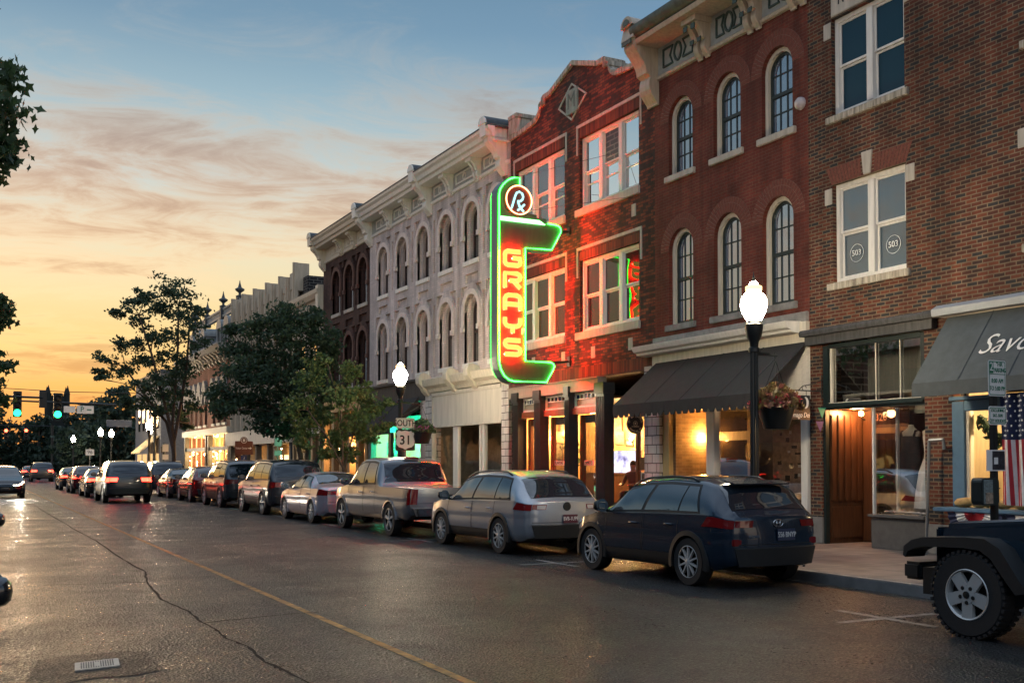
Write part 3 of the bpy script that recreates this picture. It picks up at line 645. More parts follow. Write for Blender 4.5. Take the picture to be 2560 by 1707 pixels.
# cornice
cn = MB(); cn.prism([(FX, 10.70), (FX - .07, 10.72), (FX - .09, 10.78), (FX - .03, 10.83), (FX, 10.83)], Y0 + .02, Y1 + .12, 'y')
cn.box(FX - .62, FX - .002, Y0 + .02, Y1 + .1, 11.47, 11.52); cn.prism([(FX - .66, 11.47), (FX - .70, 11.56), (FX - .66, 11.60), (FX - .6, 11.60), (FX - .6, 11.47)], Y0 + .02, Y1 - .05, 'y')
cor = cn.build('cornice', M['neon_tint_trim'], B2, bevel=.006)
MB().box(FX - .03, FX - .004, Y0 + .02, Y1 - .02, 10.83, 11.47).build('frieze', M['sage'], cor)
MB().prism([(FX - .66, 11.60), (FX - .74, 11.66), (FX - .80, 11.78), (FX - .78, 11.88), (FX - .70, 11.92), (FX, 12.0), (FX, 11.60)], Y0 + .02, Y1 - .1, 'y').build('gutter', M['verdigris'], cor, smooth=True, angle=40)
b = MB()
def rframe(b, pts, w=.035, x0=FX - .065, x1=FX - .03):
    cy = sum(p[0] for p in pts) / len(pts); cz = sum(p[1] for p in pts) / len(pts)
    inn = [(cy + (p[0] - cy) * (1 - w / max(.05, abs(p[0] - cy))) if abs(p[0] - cy) > .02 else p[0], cz + (p[1] - cz) * (1 - w / max(.05, abs(p[1] - cz))) if abs(p[1] - cz) > .02 else p[1]) for p in pts]
    n = len(pts); b.add([(x0, *p) for p in pts] + [(x0, *p) for p in inn], [(i, (i + 1) % n, n + (i + 1) % n, n + i) for i in range(n)])
    b.add([(x0, *p) for p in pts] + [(x1, *p) for p in pts], [(i, (i + 1) % n, n + (i + 1) % n, n + i) for i in range(n)]); b.add([(x0, *p) for p in inn] + [(x1, *p) for p in inn], [(i, (i + 1) % n, n + (i + 1) % n, n + i) for i in range(n)])
for a, c in ((18.95, 20.22), (17.28, 18.25), (15.5, 16.55)):
    ym = (a + c) / 2; h = (c - a)
    rframe(b, [(a + .06, 10.93), (a + .36 * h, 10.93), (a + .28 * h, 11.15), (a + .36 * h, 11.37), (a + .06, 11.37)])
    rframe(b, [(c - .06, 10.93), (c - .06, 11.37), (c - .36 * h, 11.37), (c - .28 * h, 11.15), (c - .36 * h, 10.93)])
    rframe(b, [(ym + .15 * math.cos(t * math.pi / 8), 11.15 + .23 * math.sin(t * math.pi / 8)) for t in range(16)])
b.build('frieze_moulding', M['green_line'], cor)
for yy in (18.6, 16.92, 15.62):
    b = MB()
    for d in (-.2, .06): b.prism(scroll(FX - .03, 11.46, 10.62, .42), yy + d, yy + d + .15, 'y')
    b.box(FX - .5, FX - .03, yy - .24, yy + .25, 11.34, 11.468); br = b.build('bracket', M['neon_tint_trim'], cor)
    b = MB()
    for d in (-.19, .07):
        b.box(FX - .475, FX - .452, yy + d, yy + d + .13, 11.18, 11.3); b.box(FX - .30, FX - .278, yy + d, yy + d + .13, 10.93, 11.03)
    b.build('bracket_block', M['green_line'], br)
b = MB(); yy = 20.38; sc_ = scroll(FX, 11.62, 10.15, .72); b.prism(sc_, yy, yy + .42, 'y'); b.prism([(FX - .78, 11.62), (FX, 11.62), (FX, 12.0), (FX - .7, 11.98)], yy - .04, yy + .46, 'y')
b.prism([(FX - .8 + .0, 0)] if False else [(yy - .02 + .23 + .24 * math.cos(math.pi * i / 10), 11.93 + .24 * math.sin(math.pi * i / 10)) for i in range(11)], FX - .8, FX - .1)
b.build('end_bracket', M['neon_tint_trim'], cor, bevel=.006)
b = MB(); b.prism([(yy + .21 + .15 * math.cos(math.pi * i / 10), 11.95 + .15 * math.sin(math.pi * i / 10)) for i in range(11)], FX - .815, FX - .80); b.box(FX - .8, FX - .77, yy + .02, yy + .4, 11.5, 11.6); b.build('bracket_block', M['verdigris'], cor)
al = MB().lathe([(0.001, -.10), (.07, -.095), (.115, -.05), (.125, 0), (.125, .02)], (FX - .02, 15.62, 8.72), 20, 'x').build('alarm_bell', mat('pale bell', (.5, .44, .45), .4), None, smooth=True, angle=50, loc=(FX, 15.62, 8.72))
tag(al, 'small round pale alarm bell on the red brick wall', 'bell')
# storefront
MB().box(FX - .06, FX + .02, Y0 + .02, 20.62, 4.42, 4.62).build('stone_band', M['stone_grey'], B2, bevel=.015)
b = MB(); b.prism([(FX, 4.20), (FX - .30, 4.22), (FX - .32, 4.27), (FX - .40, 4.30), (FX - .45, 4.39), (FX - .46, 4.42), (FX - .04, 4.44), (FX, 4.44)], 15.62, 20.92, 'y'); b.build('shop_cornice', M['white_trim'], B2)
b = MB(); b.box(FX - .08, FX + .05, 15.44, 20.6, 3.98, 4.198).box(FX - .09, FX + .05, 15.44, 15.62, 4.2, 4.42); b.build('shop_fascia', M['cream'], B2)
sd = MB(); 
for k in range(9): sd.prism([(FX - .02, 2.92 + k * .12), (FX + .01, 3.04 + k * .12), (FX + .06, 3.04 + k * .12), (FX + .06, 2.92 + k * .12)], 15.44, 20.44, 'y')
sd.build('siding', M['white_trim'], B2)
MB().box(FX - .1, FX + .3, 20.29, 20.90, .15, 3.97).build('block_pier', M['block_pink_lit'], B2)
b = MB(); b.box(FX, FX + .3, 20.05, 20.29, .15, 2.95); b.build('lit_pilaster', mat('lamp yellow paint', (.62, .45, .2), .6, var=.08), B2)  # yellowish paint with the lamp's yellow light mixed into its colour
MB().box(FX + .12, FX + 1.15, 19.95, 20.05, .15, 2.95).build('entry_wall', M['brick_inside'], B2)
MB().box(FX + .06, FX + 1.3, 18.64, 20.0, 2.92, 2.96).build('entry_ceiling', M['cream'], B2)
b = MB(); b.box(15.66, 15.72, 18.5, 18.68, .17, 2.92).box(15.66, 15.72, 19.78, 19.95, .17, 2.92).box(15.66, 15.72, 18.68, 19.78, 2.2, 2.4); dr = b.build('shop_door', M['wood_tan'], B2)
MB().quad((15.69, 18.68, .17), (15.69, 19.78, .17), (15.69, 19.78, 2.92), (15.69, 18.68, 2.92)).build('pane', M['win_dark'], dr)
b = MB(); b.box(FX - .03, FX + .12, 18.35, 18.64, .15, 2.95).box(FX - .03, FX + .12, 15.5, 15.68, .15, 2.95).box(FX, FX + .1, 15.68, 18.35, 2.86, 2.92); b.build('shop_post', M['white_trim'], B2, bevel=.01)
b = MB(); b.box(FX, FX + .1, 15.68, 18.35, .15, .75).box(FX - .03, FX + .12, 15.68, 18.35, .75, .8); b.build('stall_riser', M['black_metal'], B2)
MB().quad((FX + .06, 15.68, .8), (FX + .06, 18.35, .8), (FX + .06, 18.35, 2.86), (FX + .06, 15.68, 2.86)).build('display_pane', M['clear'], B2)
b = MB(); b.box(19.4, 19.5, 15.6, 20.4, .15, 2.95).box(15.8, 19.4, 15.58, 15.64, .15, 2.95).box(15.74, 19.4, 20.1, 20.4, .15, 2.95); b.build('shop_lining', mat('dim plaster', (.12, .10, .085), .8), B2)
b = MB(); b.box(FX + .3, 19.4, 15.64, 20.1, 2.99, 3.04); b.build('shop_ceiling', M['black'], B2)
awning(B2, 15.42, 20.45, 14.42, 4.02, 13.23, 2.98, 2.70, M['canvas_black'], 3, scallop=.21, ends=False)
# ------------------------------------------------------------------ 3: dark brick with stepped gable
B3 = thing('brick_building', 'dark brick building with a stepped gable parapet and M tablet behind the neon sign', 'building', (FX, 24.3, .15))
Y0, Y1 = 20.57, 28.04; yc = 24.35
def gable(s=0.):
    L = [(Y0, 11.35), (21.25, 11.36), (21.9, 11.40)] + [(22.05 + .5 * math.sin(math.pi / 2 * i / 5), 11.42 + .38 * (1 - math.cos(math.pi / 2 * i / 5))) for i in range(1, 6)] + [(22.55, 11.83), (22.72, 11.83), (22.72, 11.97), (23.1, 11.98), (yc, 12.42)]
    Rr = [(2 * yc - y, z) for y, z in L[::-1][1:]]
    Rr = [(min(y, Y1), z) for y, z in Rr]; return L + Rr
top = gable()
hl_ = [rect(21.24, 24.03, 8.43, 10.34), rect(24.82, 27.69, 8.43, 10.34), rect(21.24, 24.03, 5.14, 7.05), rect(24.82, 27.69, 5.14, 7.05)]
MB().wall([(Y0, 3.90)] + [(Y1, 3.90)] + top[::-1], hl_, FX, depth=.22, back=.5).build('wall', M['brick_dark'], B3)
shell(B3, Y0, Y1, 11.2, M['brick_side'], gz=3.95)
b = MB()
for (a, z0), (c, z1) in zip(top, top[1:]):
    if abs(a - c) < 1e-4:
        b.box(FX - .07, FX + .56, a - .07, a + .07, min(z0, z1), max(z0, z1) + .1); continue
    b.prism([(a, z0 + .002), (c, z1 + .002), (c, z1 + .14), (a, z0 + .14)], FX - .07, FX + .56)
b.box(FX - .08, FX + .56, 27.55, Y1 - .01, 11.5, 11.95).box(FX - .1, FX + .58, 27.5, Y1, 11.95, 12.07); b.build('coping', M['stone_stained'], B3, bevel=.01)
for i, (y0, y1, z0, z1) in enumerate(((21.24, 24.03, 8.43, 10.34), (24.82, 27.69, 8.43, 10.34), (21.24, 24.03, 5.14, 7.05), (24.82, 27.69, 5.14, 7.05))):
    w_ = rect_sash(B3, y0, y1, z0, z1, FX + .09, M['white_trim'], M['win_dark'] if z0 < 7 else (M['win_room'] if y0 < 22 else M['win']), units=3, fr=.09, mul=.16, low=.0 if z0 < 7 else .62)
    MB().box(FX - .06, FX + .2, y0 - .05, y1 + .18, z0 - .2, z0).build('sill', M['limestone'], w_, bevel=.012)
    b = MB(); zt = z1 + .28; b.box(FX - .025, FX + .02, y0 - .13, y1 + .13, zt, zt + .08)
    for yy in (y0 - .13, y1 + .07): b.box(FX - .025, FX + .02, yy, yy + .06, zt - .72, zt)
    b.build('stone_hood', M['limestone'], B3)
    MB().box(FX - .008, FX + .02, y0 - .02, y1 + .02, z1 + .004, z1 + .272).build('soldier_course', M['soldier_dark'], B3)
dm = MB(); P4 = [(yc + .06, 11.96), (yc + .79, 11.45), (yc + .06, 10.93), (yc - .72, 11.45)]; c0 = (yc + .03, 11.45)
for k in range(4):
    a, c = P4[k], P4[(k + 1) % 4]; f = lambda p, s: (c0[0] + (p[0] - c0[0]) * s, c0[1] + (p[1] - c0[1]) * s)
    dm.prism([a, c, f(c, .9), f(a, .9)], FX - .03, FX + .02)
dm.build('diamond_surround', M['limestone'], B3)
tb = MB().box(FX - .05, FX + .02, yc - .27, yc + .33, 11.12, 11.78).build('tablet', mat('green grey tablet', (.28, .30, .25), .8, var=.25), B3, bevel=.01)
text('M', .62, mat('tablet letter', (.13, .14, .12), .8), (FX - .054, yc + .03, 11.45), (0, -1, 0), tb, sx=.95)
b = MB()
for yy, zz in ((23.36, 4.56), (21.62, 4.6), (21.46, 7.87), (24.9, 4.56), (26.6, 4.56), (27.2, 7.85)): b.box(FX - .015, FX + .02, yy - .09, yy + .09, zz - .15, zz + .15)
b.build('stone_block', M['limestone'], B3)
MB().box(FX - .01, FX + .04, Y0 + .02, Y1 - .02, 3.90, 4.22).build('soldier_course', M['soldier_dark'], B3)
# iron and timber storefront
b = MB(); b.box(FX - .12, FX + .15, 22.95, 27.97, 3.56, 3.86).box(FX - .16, FX + .15, 22.93, 27.97, 3.86, 3.898); b.build('shop_fascia', M['taupe'], B3, bevel=.008)
def column(y0, y1, zt):
    b = MB(); b.box(FX - .14, FX + .16, y0, y1, .15, zt)
    n = 4; w_ = (y1 - y0) / (n * 2 + 1)
    for k in range(n): b.box(FX - .16, FX - .142, y0 + w_ * (2 * k + 1), y0 + w_ * (2 * k + 2), .5, zt - .35)
    b.box(FX - .18, FX + .18, y0 - .02, y1 + .02, zt - .28, zt); b.box(FX - .18, FX + .18, y0 - .02, y1 + .02, .15, .45); return b.build('iron_column', M['iron_blue'], B3, bevel=.008)
for y0, y1 in ((27.32, 27.66), (25.98, 26.34), (24.38, 24.62), (22.62, 23.04)): column(y0, y1, 3.73)
b = MB()
bays = ((26.34, 27.32), (24.62, 25.98), (23.04, 24.38))
for a, c in bays: b.box(FX - .02, FX + .14, a, c, 2.98, 3.15)
b.box(15.25, 15.4, 20.75, 22.62, 2.98, 3.15); b.build('timber_beam', M['oak'], B3, bevel=.008)
blue = mat('cobalt stained glass', (.012, .014, .09), .15, var=0); amber = mat('brown stained glass', (.05, .02, .012), .15, var=0)
for a, c in bays + ((20.8, 22.62),):
    x = FX + .04 if a > 22 else 15.32
    b = MB(); b.box(x, x + .06, a, c, 3.15, 3.2).box(x, x + .06, a, c, 3.5, 3.56).box(x, x + .06, a, a + .06, 3.2, 3.5).box(x, x + .06, c - .06, c, 3.2, 3.5).box(x, x + .06, a + .06, c - .06, 3.37, 3.395)
    n = 6
    for k in range(1, n): yy = a + .06 + (c - a - .12) * k / n; b.box(x + .003, x + .057, yy - .012, yy + .012, 3.395, 3.5)
    tr = b.build('transom', M['white_trim'], B3)
    MB().quad((x + .04, a, 3.2), (x + .04, c, 3.2), (x + .04, c, 3.38), (x + .04, a, 3.38)).build('pane', mat('obscured pane', (.25, .2, .16), .3), tr)
    for k in range(n):
        y0 = a + .06 + (c - a - .12) * k / n; y1 = a + .06 + (c - a - .12) * (k + 1) / n
        MB().quad((x + .035, y0, 3.39), (x + .035, y1, 3.39), (x + .035, y1, 3.5), (x + .035, y0, 3.5)).build('stained_pane', amber if k in (1, 4) else blue, tr)
b = MB()
for a, c in bays:
    b.box(FX + .2, FX + .3, a + .0, a + .13, .15, 2.96).box(FX + .2, FX + .3, c - .17, c, .15, 2.96).box(FX + .2, FX + .3, a + .13, c - .17, .15, .72)
b.box(15.3, 15.4, 22.5, 22.62, .15, 2.96).box(15.3, 15.4, 20.75, 20.85, .15, 2.96).box(15.3, 15.4, 20.85, 22.5, .15, .95); b.build('oak_frame', M['oak'], B3, bevel=.01)
b = MB()
for a, c in bays: b.quad((FX + .25, a + .13, .72), (FX + .25, c - .17, .72), (FX + .25, c - .17, 2.96), (FX + .25, a + .13, 2.96))
b.quad((15.34, 20.85, .95), (15.34, 22.5, .95), (15.34, 22.5, 2.98), (15.34, 20.85, 2.98)); b.build('display_pane', M['clear'], B3)
b = MB()
for a, c in bays: b.box(FX + .27, FX + .3, a + .13, c - .17, 2.75, 2.96)
b.build('blind', M['slate'], B3)
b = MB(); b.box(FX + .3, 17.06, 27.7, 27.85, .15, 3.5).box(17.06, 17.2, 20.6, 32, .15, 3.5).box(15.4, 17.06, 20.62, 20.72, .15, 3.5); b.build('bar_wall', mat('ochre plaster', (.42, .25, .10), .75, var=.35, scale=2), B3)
MB().box(15.4, 17.06, 20.72, 27.7, 3.40, 3.45).build('bar_ceiling', M['black'], B3)
b = MB(); b.box(16.85, 17.04, 20.75, 27.6, .15, 1.35).box(16.82, 17.05, 20.75, 27.6, 1.35, 1.39); b.build('wainscot', M['wood_dark'], B3)
for k, (a, c, lab) in enumerate(((26.85, 26.3, 'SOUNDS'), (25.83, 25.28, 'FLAVORS'), (24.25, 23.7, 'SPIRITS'))):
    s_ = MB().box(FX + .235, FX + .245, c, a, 1.615, 1.75).build('window_sign', mat('cream card %d' % k, (.62, .52, .4), .6, var=.1), None, loc=(FX + .24, (a + c) / 2, 1.68))
    tag(s_, {0: 'cream window sign reading SOUNDS', 1: 'cream window sign reading FLAVORS', 2: 'cream window sign reading SPIRITS'}[k], 'sign', 'word signs in the bar windows')
    text(lab, .115, M['ink'], (FX + .232, (a + c) / 2, 1.682), (0, -1, 0), s_, sx=.95)
# ------------------------------------------------------------------ 4 and 5: the arcaded pair, white painted and brown
M['brown_sash'] = mat('old brown sash', (.05, .024, .018), .5, var=.3)
M['white_ring'] = mat('white painted brick trim', (.72, .60, .56), .65, var=.15, bump=.1, bscale=30)  # carries the same painted-in neon pink as the wall
M['brown_ring'] = mat('brown brick trim', (.11, .05, .04), .8, var=.3)
def arcade(bld, y0, y1, cs, wallm, ringm, sillm, sashm, gm, white_sash, r=.53):
    holes = []; plates = []
    rows = ((8.25, 9.62), (4.92, 6.62))
    for c in cs:
        for z0, zs in rows: holes.append(arch(c, z0, zs, r, 10))
    pan = []
    for c in cs:
        for z0, zs in rows:
            if z0 > 6: pan.append(rect(c - .48, c + .48, z0 - .72, z0 - .42))
            for s in (-1, 1):   # spandrel pockets
                a0 = zs + .24; q = [(c + s * (r + .27), a0), (c + s * (r + .27), zs + r + .30), (c + s * .30, zs + r + .30), (c + s * .36, zs + r + .22), (c + s * (r + .02), zs + .55), (c + s * (r + .20), zs + .26)]
                pan.append(q if s < 0 else q)
    mids = [(a + b) / 2 for a, b in zip(cs, cs[1:])] 
    for mth in mids:
        for z0, zs in rows: pan.append(rect(mth - .085, mth + .085, z0 + .05, zs + .55))
    b = MB(); b.wall(rect(y0, y1, 4.3, 11.85), holes, FX, depth=.0, back=.5)
    wl = MB(); wl.wall(rect(y0, y1, 4.3, 11.85), holes + pan, FX, depth=.09, back=.5)
    for p in pan: wl.wall(p, [], FX + .09)
    inner = [arch(c, z0, zs, r - .13, 10) for c in cs for z0, zs in rows]
    for h, i_ in zip(holes, inner):
        wl.wall(h, [i_], FX + .16, depth=.14); n = len(h); wl.add([(FX, *p) for p in h] + [(FX + .16, *p) for p in h], [(i, (i + 1) % n, n + (i + 1) % n, n + i) for i in range(n)])
    wl.build('wall', wallm, bld)
    for c in cs:
        for z0, zs in rows:
            b = MB()
            if white_sash: w_ = arch_sash(bld, c, z0, zs, r - .125, FX + .27, M['white_trim'], M['win'], bars=True)
            else: w_ = arch_sash(bld, c, z0, zs, r - .125, FX + .27, M['brown_sash'], gm, bars=False)
            MB().box(FX - .05, FX + .3, c - .6, c + .6, z0 - .15, z0).build('sill', sillm, w_, bevel=.01)
            b = MB(); voussoirs(b, c, zs, r + .002, r + .17, FX - .045, FX + .02, 19, .03)
            b.box(FX - .045, FX + .02, c + r, c + r + .17, zs - .5, zs).box(FX - .045, FX + .02, c - r - .17, c - r, zs - .5, zs)
            b.box(FX - .085, FX + .02, c + r - .02, c + r + .16, zs - .66, zs - .5).box(FX - .085, FX + .02, c - r - .16, c - r + .02, zs - .66, zs - .5)
            b.build('arch_surround', ringm, bld)
def cornice_b(bld, y0, y1, big, pairs, m, panel, zt=11.8, name='cornice'):
    b = MB(); b.prism([(FX, 10.72), (FX - .06, 10.74), (FX - .08, 10.82), (FX, 10.84)], y0, y1, 'y')
    b.box(FX - .5, FX - .002, y0, y1, 11.36, 11.41)
    b.prism([(FX - .5, 11.36), (FX - .53, 11.46), (FX - .60, 11.50), (FX - .64, 11.62), (FX - .72, 11.70), (FX - .74, zt - .02), (FX - .5, zt - .02)], y0, y1, 'y')
    c_ = b.build(name, m, bld)
    MB().box(FX - .76, FX, y0, y1, zt - .018, zt + .02).build('cornice_cap', M['slate'], c_)
    MB().box(FX - .03, FX - .003, y0 + .01, y1 - .01, 10.84, 11.36).build('frieze', panel[0], c_)
    for a, c in panel[1]:
        b = MB(); rframe(b, [(a, 10.93), (c, 10.93), (c, 11.28), (a, 11.28)], .05, FX - .06, FX - .03); ym = (a + c) / 2
        rframe(b, [(ym + .12 * math.cos(t * math.pi / 4), 11.1 + .14 * math.sin(t * math.pi / 4)) for t in range(8)], .03, FX - .06, FX - .03); b.build('frieze_panel', m, c_)
    for yy in pairs:
        b = MB()
        for d in (-.17, .05): b.prism(scroll(FX - .03, 11.355, 10.68, .36), yy + d, yy + d + .12, 'y')
        b.box(FX - .42, FX - .03, yy - .2, yy + .2, 11.25, 11.358); b.build('bracket', m, c_)
    for yy in big:
        b = MB(); b.prism(scroll(FX, 11.5, 10.4, .64), yy - .17, yy + .17, 'y'); b.prism([(FX - .76, 11.5), (FX - .03, 11.5), (FX - .03, zt + .1), (FX - .78, zt + .08)], yy - .2, yy + .2, 'y')
        b.prism([(yy + .24 * math.cos(math.pi * i / 10), zt + .06 + .24 * math.sin(math.pi * i / 10)) for i in range(11)], FX - .8, FX + .1); b.build('end_bracket', m, c_, bevel=.005)
        MB().prism([(yy + .25 * math.cos(math.pi * i / 10), zt + .07 + .25 * math.sin(math.pi * i / 10)) for i in range(11)], FX - .74, FX + .12).build('bracket_cap', M['slate'], c_)
    return c_
B4 = thing('brick_building', 'white painted brick arcaded building with bracketed white cornice and empty shop', 'building', (FX, 34, .15))
cs4 = (28.95, 30.81, 32.84, 34.87, 36.9, 38.93)
arcade(B4, 28.05, 40.45, cs4, M['brick_white'], M['white_ring'], M['white_trim'], None, M['win_bright'], False)
shell(B4, 28.05, 40.45, 11.8, M['brick_side'])
cornice_b(B4, 28.1, 40.42, (28.42, 34.2, 40.3), (30.2, 32.35, 36.1, 38.05), M['white_trim'], (M['sage'], ((28.8, 29.8), (30.6, 31.95), (32.75, 33.8), (34.6, 35.7), (36.5, 37.65), (38.45, 39.6))))
b = MB(); b.prism([(FX, 4.12), (FX - .12, 4.13), (FX - .16, 4.24), (FX - .3, 4.34), (FX - .34, 4.48), (FX - .36, 4.56), (FX - .02, 4.66), (FX, 4.66)], 28.08, 34.5, 'y'); b.build('shop_cornice', M['cream'], B4)
for yy in (28.25, 30.3, 31.95, 34.3):
    b = MB(); b.prism([(FX, 4.02), (FX - .1, 4.04), (FX - .22, 4.16), (FX - .3, 4.3), (FX - .44, 4.44), (FX - .46, 4.62), (FX - .40, 4.78), (FX - .28, 4.84), (FX, 4.74)], yy - .16, yy + .16, 'y'); b.build('scroll_bracket', M['cream'], B4, bevel=.01)
b = MB(); b.box(FX - .04, FX + .1, 28.56, 33.85, 2.98, 3.98).box(FX - .08, FX + .1, 28.56, 33.9, 3.98, 4.10).box(FX - .07, FX + .1, 28.56, 33.85, 2.9, 2.978); b.build('sign_board', M['board'], B4, bevel=.008)
for a, c in ((28.07, 28.55), (33.92, 34.5)): MB().box(FX - .05, FX + .3, a, c, .15, 4.12).build('block_pier', M['block_pink_lit'], B4)
MB().box(FX - .06, FX + .1, 33.86, 33.92, .15, 3.98).build('shop_post', M['cream'], B4)
b = MB()
for a, c in ((31.86, 32.24), (30.10, 30.22), (29.84, 30.0)): b.box(FX - .0, FX + .12, a, c, .15, 2.9)
b.box(FX, FX + .1, 28.56, 33.85, .15, .7); b.build('shop_frame', M['white_trim'], B4, bevel=.008)
MB().quad((FX + .06, 28.56, .7), (FX + .06, 33.85, .7), (FX + .06, 33.85, 2.9), (FX + .06, 28.56, 2.9)).build('display_pane', M['clear'], B4)
b = MB(); b.box(18.4, 18.5, 28.2, 34.4, .15, 3.1).box(FX + .3, 18.4, 34.3, 34.4, .15, 3.1).box(16.4, 16.5, 31.9, 33.9, .15, 3.1); b.build('shop_lining', mat('empty shop wall', (.30, .26, .21), .8, var=.3), B4)
b = MB(); b.box(18.3, 18.38, 29.2, 29.3, .15, 2.4).box(18.3, 18.38, 30.1, 30.2, .15, 2.4).box(18.3, 18.38, 29.3, 30.1, 2.3, 2.4); b.build('inner_door_frame', M['white_trim'], B4)
MB().box(FX + .3, 18.4, 28.2, 34.3, 3.05, 3.1).build('shop_ceiling', M['cream'], B4)
# left shop of the white building: dark awning, green lit window
b = MB(); b.box(FX - .08, FX + .1, 34.52, 40.43, 3.9, 4.62).box(FX - .16, FX + .1, 34.52, 40.43, 4.622, 4.7); b.build('shop_fascia', M['slate_fascia'], B4)
MB().box(FX - .03, FX + .2, 34.52, 35.0, .15, 3.9).build('block_pier', M['brick_white'], B4)
MB().box(FX - .05, FX + .2, 40.1, 40.43, .15, 3.9).build('shop_post', M['stone_grey'], B4)
aw4 = awning(B4, 35.0, 40.35, 14.4, 4.05, 13.3, 2.88, 2.7, M['canvas_black'], 2)
nrm4 = Vector((-(4.05 - 2.88), 0, 1.1)).normalized(); up4 = Vector((1.1, 0, 1.17)).normalized()
b = MB(); b.prism(ringpoly(0, 0, .17, .2, 0, 360, 20), 0, .004); 
b.v = [tuple(Vector((13.3 + 1.1 * .62, 38.6 + v[1], 2.9 + 1.17 * .62)) + up4 * v[2] + nrm4 * (.012 + v[0])) for v in b.v]; b.build('awning_emblem', M['hood_grey'], aw4)
b = MB(); b.box(FX, FX + .12, 38.04, 38.3, .15, 2.85).box(FX, FX + .12, 36.75, 36.95, .15, 2.85).box(FX, FX + .12, 35.0, 36.75, .15, .6).box(FX, FX + .1, 38.3, 40.1, .15, .7).box(FX, FX + .1, 36.95, 38.04, .15, .4); b.build('shop_frame', M['black_metal'], B4)
MB().quad((FX + .06, 35.0, .4), (FX + .06, 40.1, .4), (FX + .06, 40.1, 2.85), (FX + .06, 35.0, 2.85)).build('display_pane', M['clear'], B4)
b = MB(); b.box(16.2, 16.3, 34.6, 40.4, .15, 3.6).box(FX + .2, 16.2, 40.3, 40.4, .15, 3.6); b.build('shop_lining', mat('pale green wall', (.30, .45, .38), .7), B4)
B5 = thing('brick_building', 'narrow brown brick arcaded building with white arched windows and cream cornice', 'building', (FX, 43.5, .15))
arcade(B5, 40.47, 46.68, (41.3, 43.05, 44.8), M['brick_brown'], M['brown_ring'], M['limestone'], None, M['win'], True)
shell(B5, 40.47, 46.68, 11.8, M['brick_side'])
cornice_b(B5, 40.5, 46.66, (46.5,), (42.2, 43.9), M['cream'], (M['cream'], ((40.9, 41.8), (42.6, 43.5), (44.3, 45.6))))
b = MB(); b.box(FX - .1, FX + .1, 40.5, 46.65, 3.9, 4.6); b.build('shop_fascia', M['wood_dark'], B5)
b = MB()
for yy in (40.55, 41.6, 42.7, 43.8, 44.9, 46.3): b.box(FX - .06, FX + .2, yy, yy + .3, .15, 3.9)
b.build('shop_post', M['wood_tan'], B5)
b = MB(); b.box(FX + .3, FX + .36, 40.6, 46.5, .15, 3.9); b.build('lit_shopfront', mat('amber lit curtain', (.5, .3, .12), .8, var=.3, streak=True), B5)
# ------------------------------------------------------------------ 6: low cream building
B6 = thing('building', 'low cream building with plain cornice and round black shop sign', 'building', (FX, 49, .15))
MB().wall(rect(46.72, 51.6, 3.4, 9.5), [rect(47.6, 48.6, 5.2, 7.6), rect(49.6, 50.6, 5.2, 7.6)], FX, depth=.2, back=.5).build('wall', M['beige'], B6)
shell(B6, 46.72, 51.6, 9.4, M['brick_side'], gz=3.3)
for a in (47.6, 49.6): rect_sash(B6, a, a + 1, 5.2, 7.6, FX + .1, M['white_trim'], emis('lit blind', (1, .55, .18), 1.6), fr=.06)
b = MB(); b.prism([(FX, 9.3), (FX - .15, 9.32), (FX - .3, 9.5), (FX - .34, 9.66), (FX, 9.75)], 46.74, 51.6, 'y'); b.build('cornice', M['cream'], B6)
MB().box(FX - .25, FX + .3, 46.75, 47.15, 8.7, 9.85).build('cornice_block', M['cream'], B6, bevel=.02)
b = MB(); b.box(FX - .1, FX + .1, 46.75, 51.55, 3.05, 3.6); b.build('shop_fascia', M['cream'], B6)
for yy in (46.8, 48.1, 49.4, 50.5, 51.25): MB().box(FX - .05, FX + .2, yy, yy + .28, .15, 3.05).build('shop_post', M['wood_tan'], B6)
MB().box(FX + .4, FX + .45, 46.8, 51.5, .15, 3.05).build('shop_panel', M['wood_tan'], B6)
# ------------------------------------------------------------------ 7: beige pier fronted theatre
B7 = thing('building', 'beige stone building with fluted piers, stepped parapet and a dark brick side wall', 'building', (FX, 58, .15))
b = MB()
MB().box(FX + .05, FX + 12, 51.62, 65.4, 3.5, 10.4).build('wall', M['beige'], B7)
MB().box(FX + .3, FX + 12, 50.2, 51.6, 9.76, 10.85).build('side_wall', M['brick_side'], B7)
n = 11
for k in range(n):
    yy = 51.0 + k * 1.36; zt = 11.05 + .14 * k * .3 + (.35 if k in (0,) else 0) + (.22 if k % 2 == 0 else 0)
    b = MB()
    for j in range(3): b.box(FX - .16 + .05 * abs(j - 1), FX + .06, yy + j * .16, yy + j * .16 + .14, 3.6, zt - .04 * abs(j - 1))
    b.box(FX + .0, FX + .6, yy - .02, yy + .5, 10.2, zt - .05); b.build('fluted_pier', M['beige'], B7)
    if k < n - 1:
        MB().box(FX, FX + .4, yy + .5, yy + 1.36, 10.39, zt - .4).build('parapet', M['beige'], B7)
        MB().box(FX + .0, FX + .06, yy + .6, yy + 1.22, 4.6, 9.4).build('window', M['win_dark'], B7)
b = MB(); b.box(FX - .35, FX + .1, 51.6, 65.4, 2.72, 3.5); b.build('shop_fascia', M['cream'], B7)
for yy in (51.7, 54.7, 56.0, 58.6, 61.2, 65.0): MB().box(FX - .1, FX + .2, yy, yy + .28, .15, 2.72).build('shop_post', M['slate'], B7)
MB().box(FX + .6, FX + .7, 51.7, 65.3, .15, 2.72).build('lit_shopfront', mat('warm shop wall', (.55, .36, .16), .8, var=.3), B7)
MB().box(FX + .3, FX + .34, 52.8, 54.3, .9, 2.1).build('lit_panel', emis('lit menu panel', (1, .62, .2), 2.2), B7)
